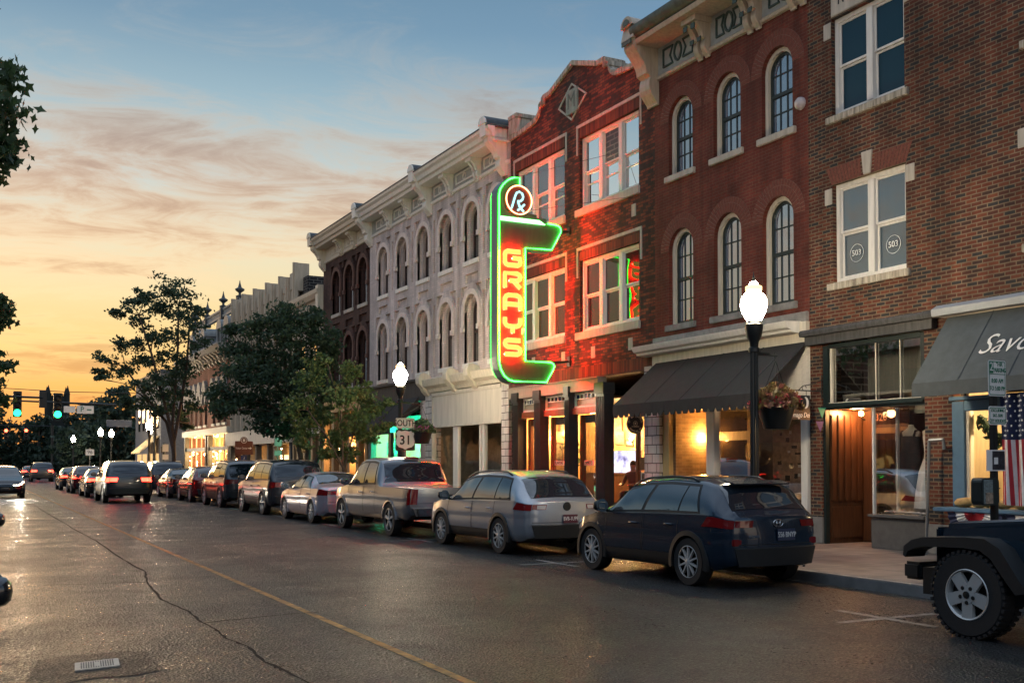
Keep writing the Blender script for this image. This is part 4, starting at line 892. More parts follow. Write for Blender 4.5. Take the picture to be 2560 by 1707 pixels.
MB().box(FX + .04, FX + .6, 51.7, 65.3, 2.66, 2.718).build('shop_ceiling', M['cream'], B7)
# ------------------------------------------------------------------ 8: ornate mansard corner building
B8 = thing('brick_building', 'ornate salmon brick corner building with mansard dormers, urns and glowing shop windows', 'building', (FX, 73, .15))
cs8 = (67.1, 68.7, 70.3, 72.9, 74.6, 76.3, 78.0, 79.4)
MB().wall(rect(65.45, 80.4, 3.95, 8.4), [arch(c, 4.25, 5.9, .42) for c in cs8], FX, depth=.25, back=.5).build('wall', M['brick_far'], B8)
shell(B8, 65.45, 80.4, 9.2, M['brick_far'], gz=3.9)
for c in cs8:
    w_ = arch_sash(B8, c, 4.25, 5.9, .42, FX + .15, M['slate'], M['win_dark'], bars=False)
    MB().prism([(c + .78 * math.cos(t) * (1 if abs(math.cos(t)) < .98 else .95), 5.75 + 1.5 * math.sin(t)) for t in [math.pi * i / 12 for i in range(13)]] + [(c - .55, 5.6), (c - .44, 5.75)] + [(c + .44 * math.cos(t), 5.9 + .44 * math.sin(t)) for t in [math.pi * (12 - i) / 12 for i in range(13)]] + [(c + .44, 5.75), (c + .55, 5.6)], FX - .22, FX + .02).build('hood_mould', M['mansard_trim'], B8)
    MB().box(FX - .1, FX + .1, c - .5, c + .5, 4.1, 4.25).build('sill', M['cream'], w_)
b = MB(); b.prism([(FX, 8.35), (FX - .2, 8.4), (FX - .3, 8.62), (FX - .75, 8.75), (FX - .85, 9.02), (FX - .8, 9.12), (FX, 9.2)], 65.4, 80.6, 'y'); cr = b.build('cornice', M['mansard_trim'], B8)
for k in range(15): MB().prism(scroll(FX, 8.74, 8.0, .6), 65.7 + k * 1.03, 65.95 + k * 1.03, 'y').build('bracket', M['cream'], cr)
b = MB(); b.prism([(FX + .1, 9.2), (FX + 1.4, 11.3), (FX + 10, 11.4), (FX + 10, 9.2)], 65.5, 80.3, 'y'); rf = b.build('mansard_roof', M['slate'], B8)
def dormer(yc):
    b = MB(); b.box(FX + .15, FX + 1.6, yc - .6, yc + .6, 9.22, 10.45); b.prism([(yc - .72, 10.4)] + [(yc + .72 * math.cos(t), 10.45 + .55 * math.sin(t)) for t in [math.pi * (10 - i) / 10 for i in range(11)]] + [(yc + .72, 10.4)], FX + .02, FX + 1.9)
    for s in (-1, 1): b.tube([(FX + .08, yc + s * .5, 9.25), (FX + .08, yc + s * .5, 10.4)], .09, 8)
    d = b.build('dormer', M['mansard_trim'], rf); MB().box(FX + .12, FX + .16, yc - .34, yc + .34, 9.35, 10.4).build('dormer_window', M['win_dark'], d)
for yc_ in (67.2, 69.3, 74.6, 76.2, 78.6): dormer(yc_)
b = MB(); b.box(FX + .5, FX + .7, 65.6, 80.2, 11.3, 11.45).box(FX + .5, FX + .7, 65.6, 80.2, 11.78, 11.9)
for k in range(44): b.box(FX + .55, FX + .65, 65.8 + k * .33, 65.95 + k * .33, 11.45, 11.78)
b.build('balustrade', M['mansard_trim'], rf)
for yy in (65.9, 70.6, 75.7, 80.1):
    b = MB(); b.box(FX + .4, FX + .8, yy - .2, yy + .2, 11.2, 12.0); b.lathe([(.24, 0), (.26, .06), (.08, .14), (.08, .26), (.28, .42), (.30, .5), (.12, .6), (.05, .85), (.015, 1.05)], (FX + .6, yy, 12.0), 12); b.build('urn_finial', M['slate'], rf)
MB().box(FX - .25, FX + .1, 65.5, 80.4, 3.55, 3.95).build('shop_cornice', M['cream'], B8)
for yy in (65.55, 71.6, 72.4, 79.9): MB().box(FX - .1, FX + .2, yy, yy + .4, .15, 3.55).build('shop_post', M['iron_blue'], B8)
for a, c in ((65.95, 71.6), (72.8, 79.9)):
    b = MB(); b.box(FX, FX + .1, a, c, 2.5, 2.75).box(FX, FX + .1, a, c, .15, .6)
    for k in range(1, 4): b.box(FX, FX + .08, a + (c - a) * k / 4 - .04, a + (c - a) * k / 4 + .04, .6, 3.55)
    b.build('shop_frame', M['cream'], B8)
    MB().quad((FX + .05, a, .6), (FX + .05, c, .6), (FX + .05, c, 3.55), (FX + .05, a, 3.55)).build('display_pane', M['clear'], B8)
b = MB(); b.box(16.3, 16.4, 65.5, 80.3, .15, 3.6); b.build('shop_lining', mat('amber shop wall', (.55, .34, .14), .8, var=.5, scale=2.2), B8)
MB().box(FX + .1, 16.3, 65.6, 80.3, 3.5, 3.56).build('shop_ceiling', M['cream'], B8)
# ------------------------------------------------------------------ beyond the side street
B9 = thing('building', 'plain grey rendered building beyond the side street with a tan side wall', 'building', (FX, 98, .15))
MB().box(FX, FX + 14, 91.5, 106, .15, 9.2).build('wall', M['plain_grey'], B9); MB().box(FX - .1, FX + 14.1, 91.4, 106.1, 9.2, 9.5).build('parapet', M['slate'], B9)
for k in range(5):
    for z0 in (4.6,): MB().box(FX - .03, FX + .02, 92.5 + k * 2.6, 93.6 + k * 2.6, z0, z0 + 2).build('window', M['win_dark'], B9)
for k in range(3): MB().box(FX + 1.5 + k * 3, FX + 2.6 + k * 3, 91.46, 91.52, 4.6, 6.6).build('window', M['win_dark'], B9)
b = MB(); b.prism([(FX - 1.6, 2.6), (FX - .02, 4.0), (FX - .02, 3.9), (FX - 1.6, 2.5)], 92, 97, 'y'); b.build('awning', mat('cream canvas', (.7, .5, .25), .8), B9)
for k in range(4): MB().box(FX - .06, FX - .01, 92.3 + k * 3.2, 94.6 + k * 3.2, .6, 2.5).build('shop_window', emis('far lit window', (1, .6, .25), .6), B9)
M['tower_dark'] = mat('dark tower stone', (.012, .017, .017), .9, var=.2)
B10 = thing('church_tower', 'dark crenellated church tower with corner pinnacles on the skyline', 'church tower', (11.6, 163, 0))
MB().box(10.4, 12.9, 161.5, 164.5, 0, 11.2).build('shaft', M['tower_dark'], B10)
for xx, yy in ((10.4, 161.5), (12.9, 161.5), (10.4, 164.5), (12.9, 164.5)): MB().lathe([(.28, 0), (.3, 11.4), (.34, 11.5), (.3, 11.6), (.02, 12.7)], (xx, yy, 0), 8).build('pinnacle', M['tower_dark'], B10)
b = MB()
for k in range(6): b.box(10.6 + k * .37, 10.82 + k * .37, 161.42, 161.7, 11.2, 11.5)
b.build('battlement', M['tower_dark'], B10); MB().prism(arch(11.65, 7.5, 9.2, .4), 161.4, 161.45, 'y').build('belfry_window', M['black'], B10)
# ------------------------------------------------------------------ the other side of the street (seen in the shop glass)
BL = thing('brick_building', 'long brown brick row across the street with dark upper windows', 'building', (-6.4, 12, .15))
MB().box(-16, -6.4, -22, 70, .15, 6.6).build('wall', M['brick_brown'], BL); MB().box(-16, -6.2, -22, 70, 6.6, 6.9).build('parapet', M['limestone'], BL)
b = MB()
for k in range(26): b.box(-6.42, -6.36, -20 + k * 3.4, -18.7 + k * 3.4, 3.9, 5.7)
b.build('window', M['win_dark'], BL)
b = MB()
for k in range(15): b.box(-6.42, -6.36, -19.5 + k * 5.8, -15.5 + k * 5.8, .6, 2.7)
b.build('shop_window', M['win_dark'], BL)
# ------------------------------------------------------------------ vehicles
def carpaint(name, col, rough=.25, metal=.3):
    m, q, b, out = newmat(name); b.inputs['Base Color'].default_value = col + (1,); b.inputs['Roughness'].default_value = rough; b.inputs['Metallic'].default_value = metal
    b.inputs['Coat Weight'].default_value = .8; b.inputs['Coat Roughness'].default_value = .05
    t = q.n('ShaderNodeTexCoord'); nz = q.n('ShaderNodeTexNoise', i_Scale=3.0, i_Detail=4.0); q.l(t.outputs['Object'], nz.inputs['Vector'])
    f = q.n('ShaderNodeMapRange'); q.l(nz.outputs[0], f.inputs[0]); f.inputs[3].default_value = rough - .02; f.inputs[4].default_value = rough + .03; q.l(f.outputs[0], b.inputs['Roughness']); return m
M['car_glass'] = glass_opaque('car glass', (.012, .018, .026), 2.1, wob=.01)
M['paint_navy'] = carpaint('dark navy car paint', (.010, .024, .045))
M['paint_silver'] = carpaint('silver car paint', (.38, .40, .44), .3, .6)
M['paint_grey'] = carpaint('grey pickup paint', (.20, .21, .23), .28, .6)
M['paint_pearl'] = carpaint('pale car paint', (.42, .38, .42), .3, .35)
M['paint_black'] = carpaint('black car paint', (.012, .014, .018))
M['paint_char'] = carpaint('charcoal car paint', (.035, .037, .045), .3, .4)
M['paint_red'] = carpaint('dark red car paint', (.14, .012, .014))
M['paint_jeep'] = carpaint('blue black paint', (.008, .026, .045))
M['cladding'] = mat('black plastic cladding', (.014, .015, .016), .5, var=.1)
M['rubber'] = mat('tyre rubber', (.012, .012, .013), .75, var=.2, scale=30, bump=.3, bscale=90)
M['alloy'] = mat('alloy wheel', (.58, .57, .55), .34, metal=.35, var=.06)
M['chrome'] = mat('chrome', (.6, .6, .6), .1, metal=1., var=0)
def lamp_mat(name, col, e=0., ec=(1, .02, .01)):
    m, q, b, out = newmat(name); b.inputs['Base Color'].default_value = col + (1,); b.inputs['Roughness'].default_value = .12; b.inputs['Coat Weight'].default_value = .6
    if e: b.inputs['Emission Color'].default_value = ec + (1,); b.inputs['Emission Strength'].default_value = e
    return m
M['tail'] = lamp_mat('tail lamp red', (.18, .006, .008)); M['tail_clear'] = lamp_mat('tail lamp clear', (.45, .42, .42))
M['tail_lit'] = lamp_mat('lit tail lamp', (.3, .01, .01), 14.); M['head'] = lamp_mat('head lamp', (.4, .42, .44)); M['head_lit'] = lamp_mat('lit head lamp', (.8, .8, .8), 30., (1, .90, .70))
M['amber'] = lamp_mat('amber lamp', (.45, .12, .01)); M['amber_dim'] = lamp_mat('side amber lamp', (.5, .14, .01), .6, (1, .3, .03))
def curve(pts):
    def f(s):
        if s <= pts[0][0]: return pts[0][1]
        for (a, u), (b, v) in zip(pts, pts[1:]):
            if s <= b: t = (s - a) / (b - a); return u + (v - u) * (t * t * (3 - 2 * t) * .5 + t * .5)
        return pts[-1][1]
    return f
KIND = {
 'crossover': dict(L=4.17, zb=[(0, .34), (.3, .25), (3.9, .22), (4.17, .3)], belt=[(0, .95), (.3, 1.0), (1.2, .985), (2.7, .95), (3.1, .95), (3.9, .82), (4.17, .64)],
   top=[(0, 1.0), (.08, 1.08), (.36, 1.40), (.5, 1.475), (.8, 1.525), (1.5, 1.55), (2.1, 1.525), (2.5, 1.44), (3.12, 1.04), (3.3, .99), (3.9, .87), (4.17, .68)],
   w=[(0, .72), (.1, .82), (.35, .885), (1.2, .9), (3.2, .9), (3.7, .865), (4.0, .77), (4.17, .58)], wr=[(0, .86), (.4, .72), (1.4, .68), (2.3, .68), (3.1, .8), (4.17, .74)],
   ax=(.80, 3.38), R=.335, side=[(.62, .78, 1.05, 1.02), (1.09, 1.05, 1.92, 1.80), (2.0, 1.88, 2.95, 2.62)], rear=(.1, .44), front=(2.52, 3.1), tb=.40, tl=(.04, .5), clad=True, rails=True),
 'wagon': dict(L=4.80, zb=[(0, .36), (.3, .27), (4.5, .25), (4.8, .32)], belt=[(0, .98), (.4, 1.02), (1.4, 1.0), (3.1, .96), (3.6, .97), (4.4, .87), (4.8, .66)],
   top=[(0, 1.03), (.08, 1.09), (.5, 1.47), (.72, 1.55), (1.2, 1.60), (1.9, 1.61), (2.5, 1.58), (2.9, 1.50), (3.6, 1.06), (3.8, 1.01), (4.4, .91), (4.8, .72)],
   w=[(0, .74), (.1, .84), (.4, .91), (1.3, .93), (3.8, .93), (4.3, .89), (4.6, .8), (4.8, .6)], wr=[(0, .86), (.5, .74), (1.5, .7), (2.7, .7), (3.6, .8), (4.8, .74)],
   ax=(1.0, 3.75), R=.345, side=[(.62, .80, 1.22, 1.2), (1.26, 1.24, 2.2, 2.06), (2.28, 2.14, 3.4, 3.02)], rear=(.1, .56), front=(2.95, 3.56), tb=.40, tl=(.03, .42), clad=True, rails=True),
 'suv': dict(L=4.85, zb=[(0, .4), (.3, .3), (4.5, .28), (4.85, .36)], belt=[(0, 1.08), (.3, 1.1), (1.4, 1.09), (3.1, 1.06), (3.6, 1.08), (4.5, 1.0), (4.85, .74)],
   top=[(0, 1.14), (.06, 1.22), (.28, 1.66), (.42, 1.75), (1.2, 1.80), (2.2, 1.80), (2.7, 1.76), (3.05, 1.66), (3.6, 1.18), (3.8, 1.13), (4.5, 1.05), (4.85, .8)],
   w=[(0, .8), (.08, .9), (.3, .96), (1.3, .97), (3.9, .97), (4.5, .93), (4.72, .84), (4.85, .66)], wr=[(0, .88), (.4, .78), (1.5, .76), (2.7, .76), (3.6, .84), (4.85, .78)],
   ax=(.98, 3.85), R=.37, side=[(.36, .46, 1.25, 1.22), (1.31, 1.28, 2.25, 2.15), (2.33, 2.23, 3.4, 3.14)], rear=(.08, .36), front=(3.1, 3.56), tb=.36, tl=(.02, .22), clad=True, rails=True),
 'sedan': dict(L=4.65, zb=[(0, .34), (.3, .22), (4.3, .2), (4.65, .28)], belt=[(0, .93), (.3, .97), (1.4, .95), (3.0, .90), (3.4, .91), (4.2, .8), (4.65, .6)],
   top=[(0, .97), (.1, 1.03), (.7, 1.08), (.85, 1.11), (1.55, 1.39), (2.0, 1.435), (2.4, 1.43), (2.75, 1.36), (3.45, .99), (3.6, .95), (4.2, .84), (4.65, .64)],
   w=[(0, .72), (.1, .8), (.4, .89), (1.3, .91), (3.6, .91), (4.2, .87), (4.5, .76), (4.65, .56)], wr=[(0, .84), (.7, .8), (1.6, .68), (2.6, .68), (3.5, .8), (4.65, .74)],
   ax=(.95, 3.70), R=.325, side=[(1.1, 1.5, 1.98, 1.92), (2.05, 1.99, 3.25, 2.85)], rear=(.9, 1.52), front=(2.8, 3.42), tb=.38, tl=(.03, .45), clad=False, rails=False),
 'pickup': dict(L=5.85, zb=[(0, .55), (.3, .42), (5.4, .36), (5.85, .45)], belt=[(0, 1.17), (1.9, 1.18), (2.2, 1.2), (3.9, 1.16), (4.4, 1.18), (5.4, 1.09), (5.85, .8)],
   top=[(0, 1.19), (1.90, 1.20), (1.98, 1.27), (2.22, 1.80), (2.34, 1.88), (2.8, 1.93), (3.5, 1.93), (3.8, 1.86), (4.5, 1.27), (4.65, 1.23), (5.4, 1.14), (5.85, .86)],
   w=[(0, .94), (.06, .985), (.3, 1.0), (5.0, 1.0), (5.5, .95), (5.72, .86), (5.85, .7)], wr=[(0, .93), (1.9, .93), (2.1, .80), (2.8, .76), (3.6, .76), (4.4, .84), (5.85, .8)],
   ax=(1.25, 4.85), R=.40, side=[(2.32, 2.45, 3.12, 3.08), (3.2, 3.16, 4.32, 3.92)], rear=(2.0, 2.24), front=(3.86, 4.44), tb=.3, tl=(.02, .12), clad=False, rails=False)}
def make_car(name, label, cat, kind, paint, loc, rz=0., tail='tail', head='head', plate=None, group=None, detail=True, badge=None, clad_m='cladding', scale=1.):
    K = KIND[kind]; L = K['L']; zb, belt, top, wf, wr = (curve(K[k]) for k in ('zb', 'belt', 'top', 'w', 'wr'))
    shp = curve([(0, .9), (.1, .965), (.4, 1.0), (.60, .984), (.66, .994), (.76, .988), (1, .955)])
    def P(s, t, sd=1):
        w_ = wf(s); b0 = zb(s); b1 = belt(s); zt = max(top(s), b1 + .02); xr = w_ * wr(s); h = zt - b1; zr = zt - min(.085, h * .3)
        if t <= .5: k = t / .5; return Vector((sd * w_ * shp(k), s, b0 + (b1 - b0) * k))
        if t <= .8:
            k = (t - .5) / .3; xb = w_ * .955; bul = .035 * math.sin(math.pi * k) * min(1, h / .4); return Vector((sd * (xb + (xr - xb) * k + bul), s, b1 + (zr - b1) * k))
        a = (t - .8) / .2 * math.pi / 2; return Vector((sd * xr * math.cos(a), s, zr + (zt - zr) * math.sin(a)))
    def N(s, t, sd):
        e = .004; a = P(min(L, s + e), t, sd) - P(max(0, s - e), t, sd); b = P(s, min(1, t + e), sd) - P(s, max(0, t - e), sd)
        n = a.cross(b); n = n.normalized() if n.length > 1e-9 else Vector((sd, 0, 0))
        if n.x * sd < 0 and abs(n.x) > .15: n = -n
        elif abs(n.x) <= .15 and n.z < 0: n = -n
        return n
    car = thing(name, label, cat, (0, 0, 0), 0, group)
    ss = sorted(set([L * i / 64 for i in range(65)] + [.03, .06, .1, .16, L - .03, L - .06, L - .1])); ts = [0, .05, .1, .16, .22, .27, .30, .33, .36, .4, .45, .49, .5, .51, .56, .62, .68, .74, .79, .82, .86, .9, .94, .97, 1.0]
    b = MB(); idx = {}; R_ = K['R']
    for sd in (1, -1):
        for i, s in enumerate(ss):
            for j, t in enumerate(ts): idx[sd, i, j] = len(b.v); b.v.append(tuple(P(s, t, sd)))
        for i in range(len(ss) - 1):
            for j in range(len(ts) - 1):
                c = (P(ss[i], ts[j], sd) + P(ss[i + 1], ts[j + 1], sd)) / 2
                if ts[j] < .5 and any((c.y - a) ** 2 + (c.z - R_) ** 2 < (R_ + .06) ** 2 for a in K['ax']): continue
                b.f.append((idx[sd, i, j], idx[sd, i + 1, j], idx[sd, i + 1, j + 1], idx[sd, i, j + 1])); b.mi.append(0)
    for i in range(len(ss) - 1): b.add([P(ss[i], 0, -1), P(ss[i + 1], 0, -1), P(ss[i + 1], 0, 1), P(ss[i], 0, 1)], [(0, 1, 2, 3)])
    for s, sgn in ((0, -1), (L, 1)):     # bulged tail and nose
        rows = []
        for t in ts:
            p = P(s, t, 1); v = (p.z - zb(s)) / max(.01, top(s) - zb(s)); row = []
            for q in range(9):
                u = -1 + 2 * q / 8; bl = (.085 if sgn < 0 else .12) * (1 - u * u) ** .6 * (1 - abs(2 * v - .8) ** 2 * .35) if abs(u) < 1 else 0
                row.append(Vector((p.x * u, s + sgn * max(0, bl) * (0 if t == 1 or t == 0 else 1), p.z)))
            rows.append(row)
        for r0, r1 in zip(rows, rows[1:]):
            for q in range(8): b.add([r0[q], r0[q + 1], r1[q + 1], r1[q]], [(0, 1, 2, 3)])
    def rearpt(u, z, off=.0):
        v = (z - zb(0)) / (top(0) - zb(0)); lo = 0; t = min(1, max(0, .5 * (z - zb(0)) / (belt(0) - zb(0)))); p = P(0, t, 1)
        bl = .085 * (1 - u * u) ** .6 * (1 - abs(2 * v - .8) ** 2 * .35) if abs(u) < 1 else 0
        return Vector((p.x * u, -bl - off, z))
    def nosept(u, z, off=0.):
        v = (z - zb(L)) / (top(L) - zb(L)); t = min(1, max(0, .5 * (z - zb(L)) / (belt(L) - zb(L)))); p = P(L, t, 1)
        bl = .12 * (1 - u * u) ** .6 * (1 - abs(2 * v - .8) ** 2 * .35) if abs(u) < 1 else 0
        return Vector((p.x * u, L + bl + off, z))
    bm = bmesh.new(); body = b.build('body', paint, car, smooth=True, angle=38)
    bm.from_mesh(body.data); bmesh.ops.remove_doubles(bm, verts=bm.verts, dist=.0008); bmesh.ops.recalc_face_normals(bm, faces=bm.faces); bm.to_mesh(body.data); bm.free()
    body.data.polygons.foreach_set('use_smooth', [True] * len(body.data.polygons)); body.data.set_sharp_from_angle(angle=R(38))
    def patch(s0b, s0t, s1b, s1t, t0, t1, sd, off, n=10, k=6):
        m_ = MB()
        for i in range(n + 1):
            for j in range(k + 1):
                v = j / k; t = t0 + (t1 - t0) * v; s = (s0b + (s0t - s0b) * v) * (1 - i / n) + (s1b + (s1t - s1b) * v) * (i / n)
                m_.v.append(tuple(P(s, t, sd) + N(s, t, sd) * off))
        for i in range(n):
            for j in range(k): m_.f.append((i * (k + 1) + j, (i + 1) * (k + 1) + j, (i + 1) * (k + 1) + j + 1, i * (k + 1) + j + 1)); m_.mi.append(0)
        return m_
    for sd in (-1, 1):
        fr = patch(K['side'][0][0] - .05, K['side'][0][1] - .02, K['side'][-1][2] + .12, K['side'][-1][3] + .06, .515, .79, sd, .003, 24, 6); fr.build('window_surround', M['black'], car, smooth=True)
        for a, t_, c, d in K['side']: patch(a, t_, c, d, .535, .765, sd, .007).build('side_window', M['car_glass'], car, smooth=True)
    def topglass(s0, s1, tm, nm):
        m_ = MB(); T = [tm + (1 - tm) * i / 7 for i in range(8)]; cols = [(t, -1) for t in T] + [(t, 1) for t in T[::-1][1:]]
        for i in range(9):
            s = s0 + (s1 - s0) * i / 8
            for t, sd in cols: m_.v.append(tuple(P(s, t, sd) + N(s, t, sd) * .006))
        k = len(cols)
        for i in range(8):
            for j in range(k - 1): m_.f.append((i * k + j, (i + 1) * k + j, (i + 1) * k + j + 1, i * k + j + 1)); m_.mi.append(0)
        return m_.build(nm, M['car_glass'], car, smooth=True)
    topglass(K['rear'][0], K['rear'][1], .835, 'rear_window'); topglass(K['front'][0], K['front'][1], .825, 'windscreen')
    tb = K['tb']; a0, a1 = K['tl']
    for sd in (-1, 1):      # tail lamps wrap the corner
        m_ = patch(a0 * 0 + .004, .004, a1, a1 * .8, tb, .49, sd, .008, 8, 4)
        zt0 = P(0, tb, 1).z; zt1 = P(0, .49, 1).z
        pts0 = [rearpt(sd * u, zt0 + .02, .008) for u in (1, .9, .8, .7, .62)]; pts1 = [rearpt(sd * u, zt1, .008) for u in (1, .9, .8, .7, .6)]
        if kind != 'pickup': m_.ribbon(pts0, pts1)
        else:
            m_ = patch(.004, .004, a1, a1, .2, .485, sd, .008, 4, 5); m_.ribbon([rearpt(sd * u, P(0, .2, 1).z, .008) for u in (1, .94, .88, .83)], [rearpt(sd * u, P(0, .485, 1).z, .008) for u in (1, .94, .88, .83)])
        tl = m_.build('tail_light', M[tail], car)
        if kind == 'wagon' and detail:
            q_ = MB(); q_.ribbon([rearpt(sd * u, zt0 + .03, .012) for u in (.88, .8, .72, .64)], [rearpt(sd * u, zt0 + .10, .012) for u in (.88, .8, .72, .63)]); q_.build('reversing_lamp', M['tail_clear'], tl)
        hm = patch(L - .42, L - .38, L - .05, L - .05, .435, .485, sd, .008, 6, 3)
        hm.ribbon([nosept(sd * u, P(L, .44, 1).z, .008) for u in (1, .9, .8, .66)], [nosept(sd * u, P(L, .49, 1).z, .008) for u in (1, .9, .8, .66)])
        hm.build('headlight', M[head], car)
    b = MB(); zg = (zb(L) + belt(L)) / 2
    b.ribbon([nosept(-.6 + .15 * i, zg - .06, .006) for i in range(9)], [nosept(-.6 + .15 * i, zg + .1, .006) for i in range(9)]); b.build('grille', M['black'], car)
    # wheels, arches, cladding
    for a in K['ax']:
        for sd in (-1, 1):
            xo = wf(a) * sd
            ar = MB(); A_ = [R(-14 + 208 * i / 26) for i in range(27)]
            r0, r1 = R_ + .035, R_ + (.105 if K['clad'] else .075)
            def cp(r, t, x): return (x, a + r * math.cos(t), R_ + r * math.sin(t))
            A_ = [t for t in A_ if R_ + r0 * math.sin(t) > zb(a) - .03]
            xs = xo * 1.0 + sd * .012
            ar.ribbon([cp(r0, t, xs) for t in A_], [cp(r1, t, xs - sd * .006) for t in A_]); ar.ribbon([cp(r1, t, xs - sd * .006) for t in A_], [cp(r1 + .004, t, xs - sd * .06) for t in A_]); ar.ribbon([cp(r0, t, xs) for t in A_], [cp(r0, t, xo - sd * .32) for t in A_])
            ar.build('wheel_arch', M[clad_m] if K['clad'] else paint, car, smooth=True, angle=40)
            wl = MB(); wl.lathe([(R_ * .6, -.105), (R_ * .97, -.11), (R_, -.085), (R_, .085), (R_ * .97, .11), (R_ * .6, .105)], (xo - sd * .115, a, R_), 32, 'x', cap=False); w_ = wl.build('wheel', M['rubber'], car, smooth=True, angle=50)
            rm = MB(); xf = xo - sd * .012
            rm.lathe([(R_ * .66, 0), (R_ * .70, sd * .006), (R_ * .66, sd * .012), (R_ * .62, -sd * .004)], (xf - sd * .006, a, R_), 32, 'x', cap=False)
            n = 5 if kind in ('pickup', 'suv') else 10
            for k in range(n):
                t = 2 * math.pi * k / n + .3; hw = .24 if n == 5 else .055
                pl = [(R_ * .08, t - .6), (R_ * .64, t - hw * (.5 if n == 5 else .9)), (R_ * .64, t + hw * (.5 if n == 5 else .9)), (R_ * .08, t + .6)]
                rm.add([(xf + sd * (.004 if r > .1 else .012), a + r * math.cos(g), R_ + r * math.sin(g)) for r, g in pl] + [(xf - sd * .03, a + r * math.cos(g), R_ + r * math.sin(g)) for r, g in pl], [(0, 1, 2, 3), (0, 1, 5, 4), (2, 3, 7, 6)])
            rm.lathe([(.035, 0), (.04, sd * .012), (.02, sd * .018)], (xf, a, R_), 12, 'x'); rm.build('rim', M['alloy'], w_, smooth=True, angle=30)
            MB().lathe([(R_ * .66, 0), (.01, .0)], (xo - sd * .07, a, R_), 24, 'x').build('brake_disc', M['black_metal'], w_)
    if K['clad']:
        for sd in (-1, 1):
            a, c = K['ax'][0] + R_ + .09, K['ax'][1] - R_ - .09
            patch(a, a, c, c, .0, .13, sd, .012, 10, 3).build('sill_cladding', M[clad_m], car, smooth=True)
    bp = MB(); z0 = zb(0) - .02; z1 = zb(0) + (.22 if kind != 'pickup' else .16); off = .03 if kind != 'pickup' else .14
    us = [-1.0 + .125 * i for i in range(17)]
    bp.ribbon([rearpt(u, z1, off) for u in us], [rearpt(u, z0, off) for u in us]); bp.ribbon([rearpt(u, z1, off) for u in us], [rearpt(u, z1 + .015, .0) for u in us]); bp.ribbon([rearpt(u, z0, off) for u in us], [rearpt(u, z0, -.1) for u in us])
    bp.build('rear_bumper', M['chrome'] if kind == 'pickup' else (M['cladding'] if K['clad'] else paint), car, smooth=True, angle=40)
    # mirrors, handles, seams
    sm = K['side'][-1][2] - .02
    for sd in (-1, 1):
        p = P(sm, .515, sd); mr_ = MB()
        c = p + Vector((sd * .15, -.02, .10)); o = len(mr_.v); rad = [(.0, 0), (.6, -.055), (.95, -.03), (1, .02), (.8, .07), (.4, .1), (0, .105)]
        nn = 14
        for r, h in rad:
            for j in range(nn):
                t = 2 * math.pi * j / nn; mr_.v.append((c.x + .125 * r * math.copysign(abs(math.cos(t)) ** .7, math.cos(t)), c.y + h, c.z + .085 * r * math.copysign(abs(math.sin(t)) ** .7, math.sin(t))))
        for i in range(len(rad) - 1):
            for j in range(nn): mr_.f.append((o + i * nn + j, o + i * nn + (j + 1) % nn, o + (i + 1) * nn + (j + 1) % nn, o + (i + 1) * nn + j)); mr_.mi.append(0)
        mr_.tube([p + Vector((-sd * .03, 0, .0)), p + Vector((sd * .06, -.01, .05)), c], .03, 6); mo = mr_.build('door_mirror', M['black_metal'] if K['clad'] else paint, car, smooth=True, angle=60)
        MB().lathe([(.105, 0), (.001, -.001)], (c.x, c.y - .05, c.z), 14, 'y').build('mirror_glass', M['win'], mo)
    if detail:
        for sd in (-1, 1):
            sb = MB()
            for a, t_, c, d in K['side'][(1 if len(K['side']) > 2 else 0):]:
                for s0 in (a - .04, c + .0):
                    if any(abs(s0 - x) < R_ + .1 for x in K['ax']): 
                        l = [(s0, .3), (s0, .5)]
                    else: l = [(s0, .1), (s0, .5)]
                    tt = [l[0][1] + (l[1][1] - l[0][1]) * i / 8 for i in range(9)]
                    sb.ribbon([P(s0 - .007, t, sd) + N(s0, t, sd) * .002 for t in tt], [P(s0 + .007, t, sd) + N(s0, t, sd) * .002 for t in tt])
            sb.build('door_seam', M['black'], car)
            for a, t_, c, d in K['side'][(1 if len(K['side']) > 2 else 0):]:
                q = P(a + .16, .405, sd); hb = MB(); hb.tube([q + Vector((-sd * .01, -.09, 0)), q + Vector((sd * .035, -.07, .004)), q + Vector((sd * .035, .07, .004)), q + Vector((-sd * .01, .09, 0))], .014, 6); hb.build('door_handle', paint if kind != 'pickup' else M['chrome'], car, smooth=True)
        seam = MB(); us2 = [-.98 + .14 * i for i in range(15)]; zz = zb(0) + .27; seam.ribbon([rearpt(u, zz, .003) for u in us2], [rearpt(u, zz + .009, .003) for u in us2]); seam.build('tailgate_seam', M['black'], car)
        if K['rails']:
            for sd in (-1, 1):
                a, c = K['side'][0][1] + .1, K['side'][-1][3] - .1
                pts = [P(a + (c - a) * i / 10, .83, sd) + Vector((0, 0, .045 * min(1, min(i, 10 - i) * 1.4))) for i in range(11)]; MB().tube(pts, .018, 6).build('roof_rail', M['black_metal'], car, smooth=True)
        if plate:
            zp = zb(0) + (.34 if kind in ('wagon', 'suv') else .40) if kind != 'pickup' else .5
            c = rearpt(0, zp, .022); c = Vector((plate[1], min(c.y, rearpt(plate[1] / wf(0), zp, .03).y), zp))
            pb = MB().box(c.x - .155, c.x + .155, c.y - .006, c.y + .012, zp - .08, zp + .08).build('number_plate', plate[2], car, bevel=.004)
            text(plate[0], .105, M['white_paint'], (c.x, c.y - .009, zp), (1, 0, 0), pb, sx=.72)
    car.scale = (scale,) * 3; car.location = loc; car.rotation_euler = (0, 0, rz); ORG[car.name] = Vector(loc)
    car['rearpt'] = 0; del car['rearpt']
    return car, P, rearpt
plate_blue = mat('dark blue plate', (.03, .04, .08), .5, var=0); plate_mar = mat('maroon plate', (.09, .02, .035), .5, var=0)
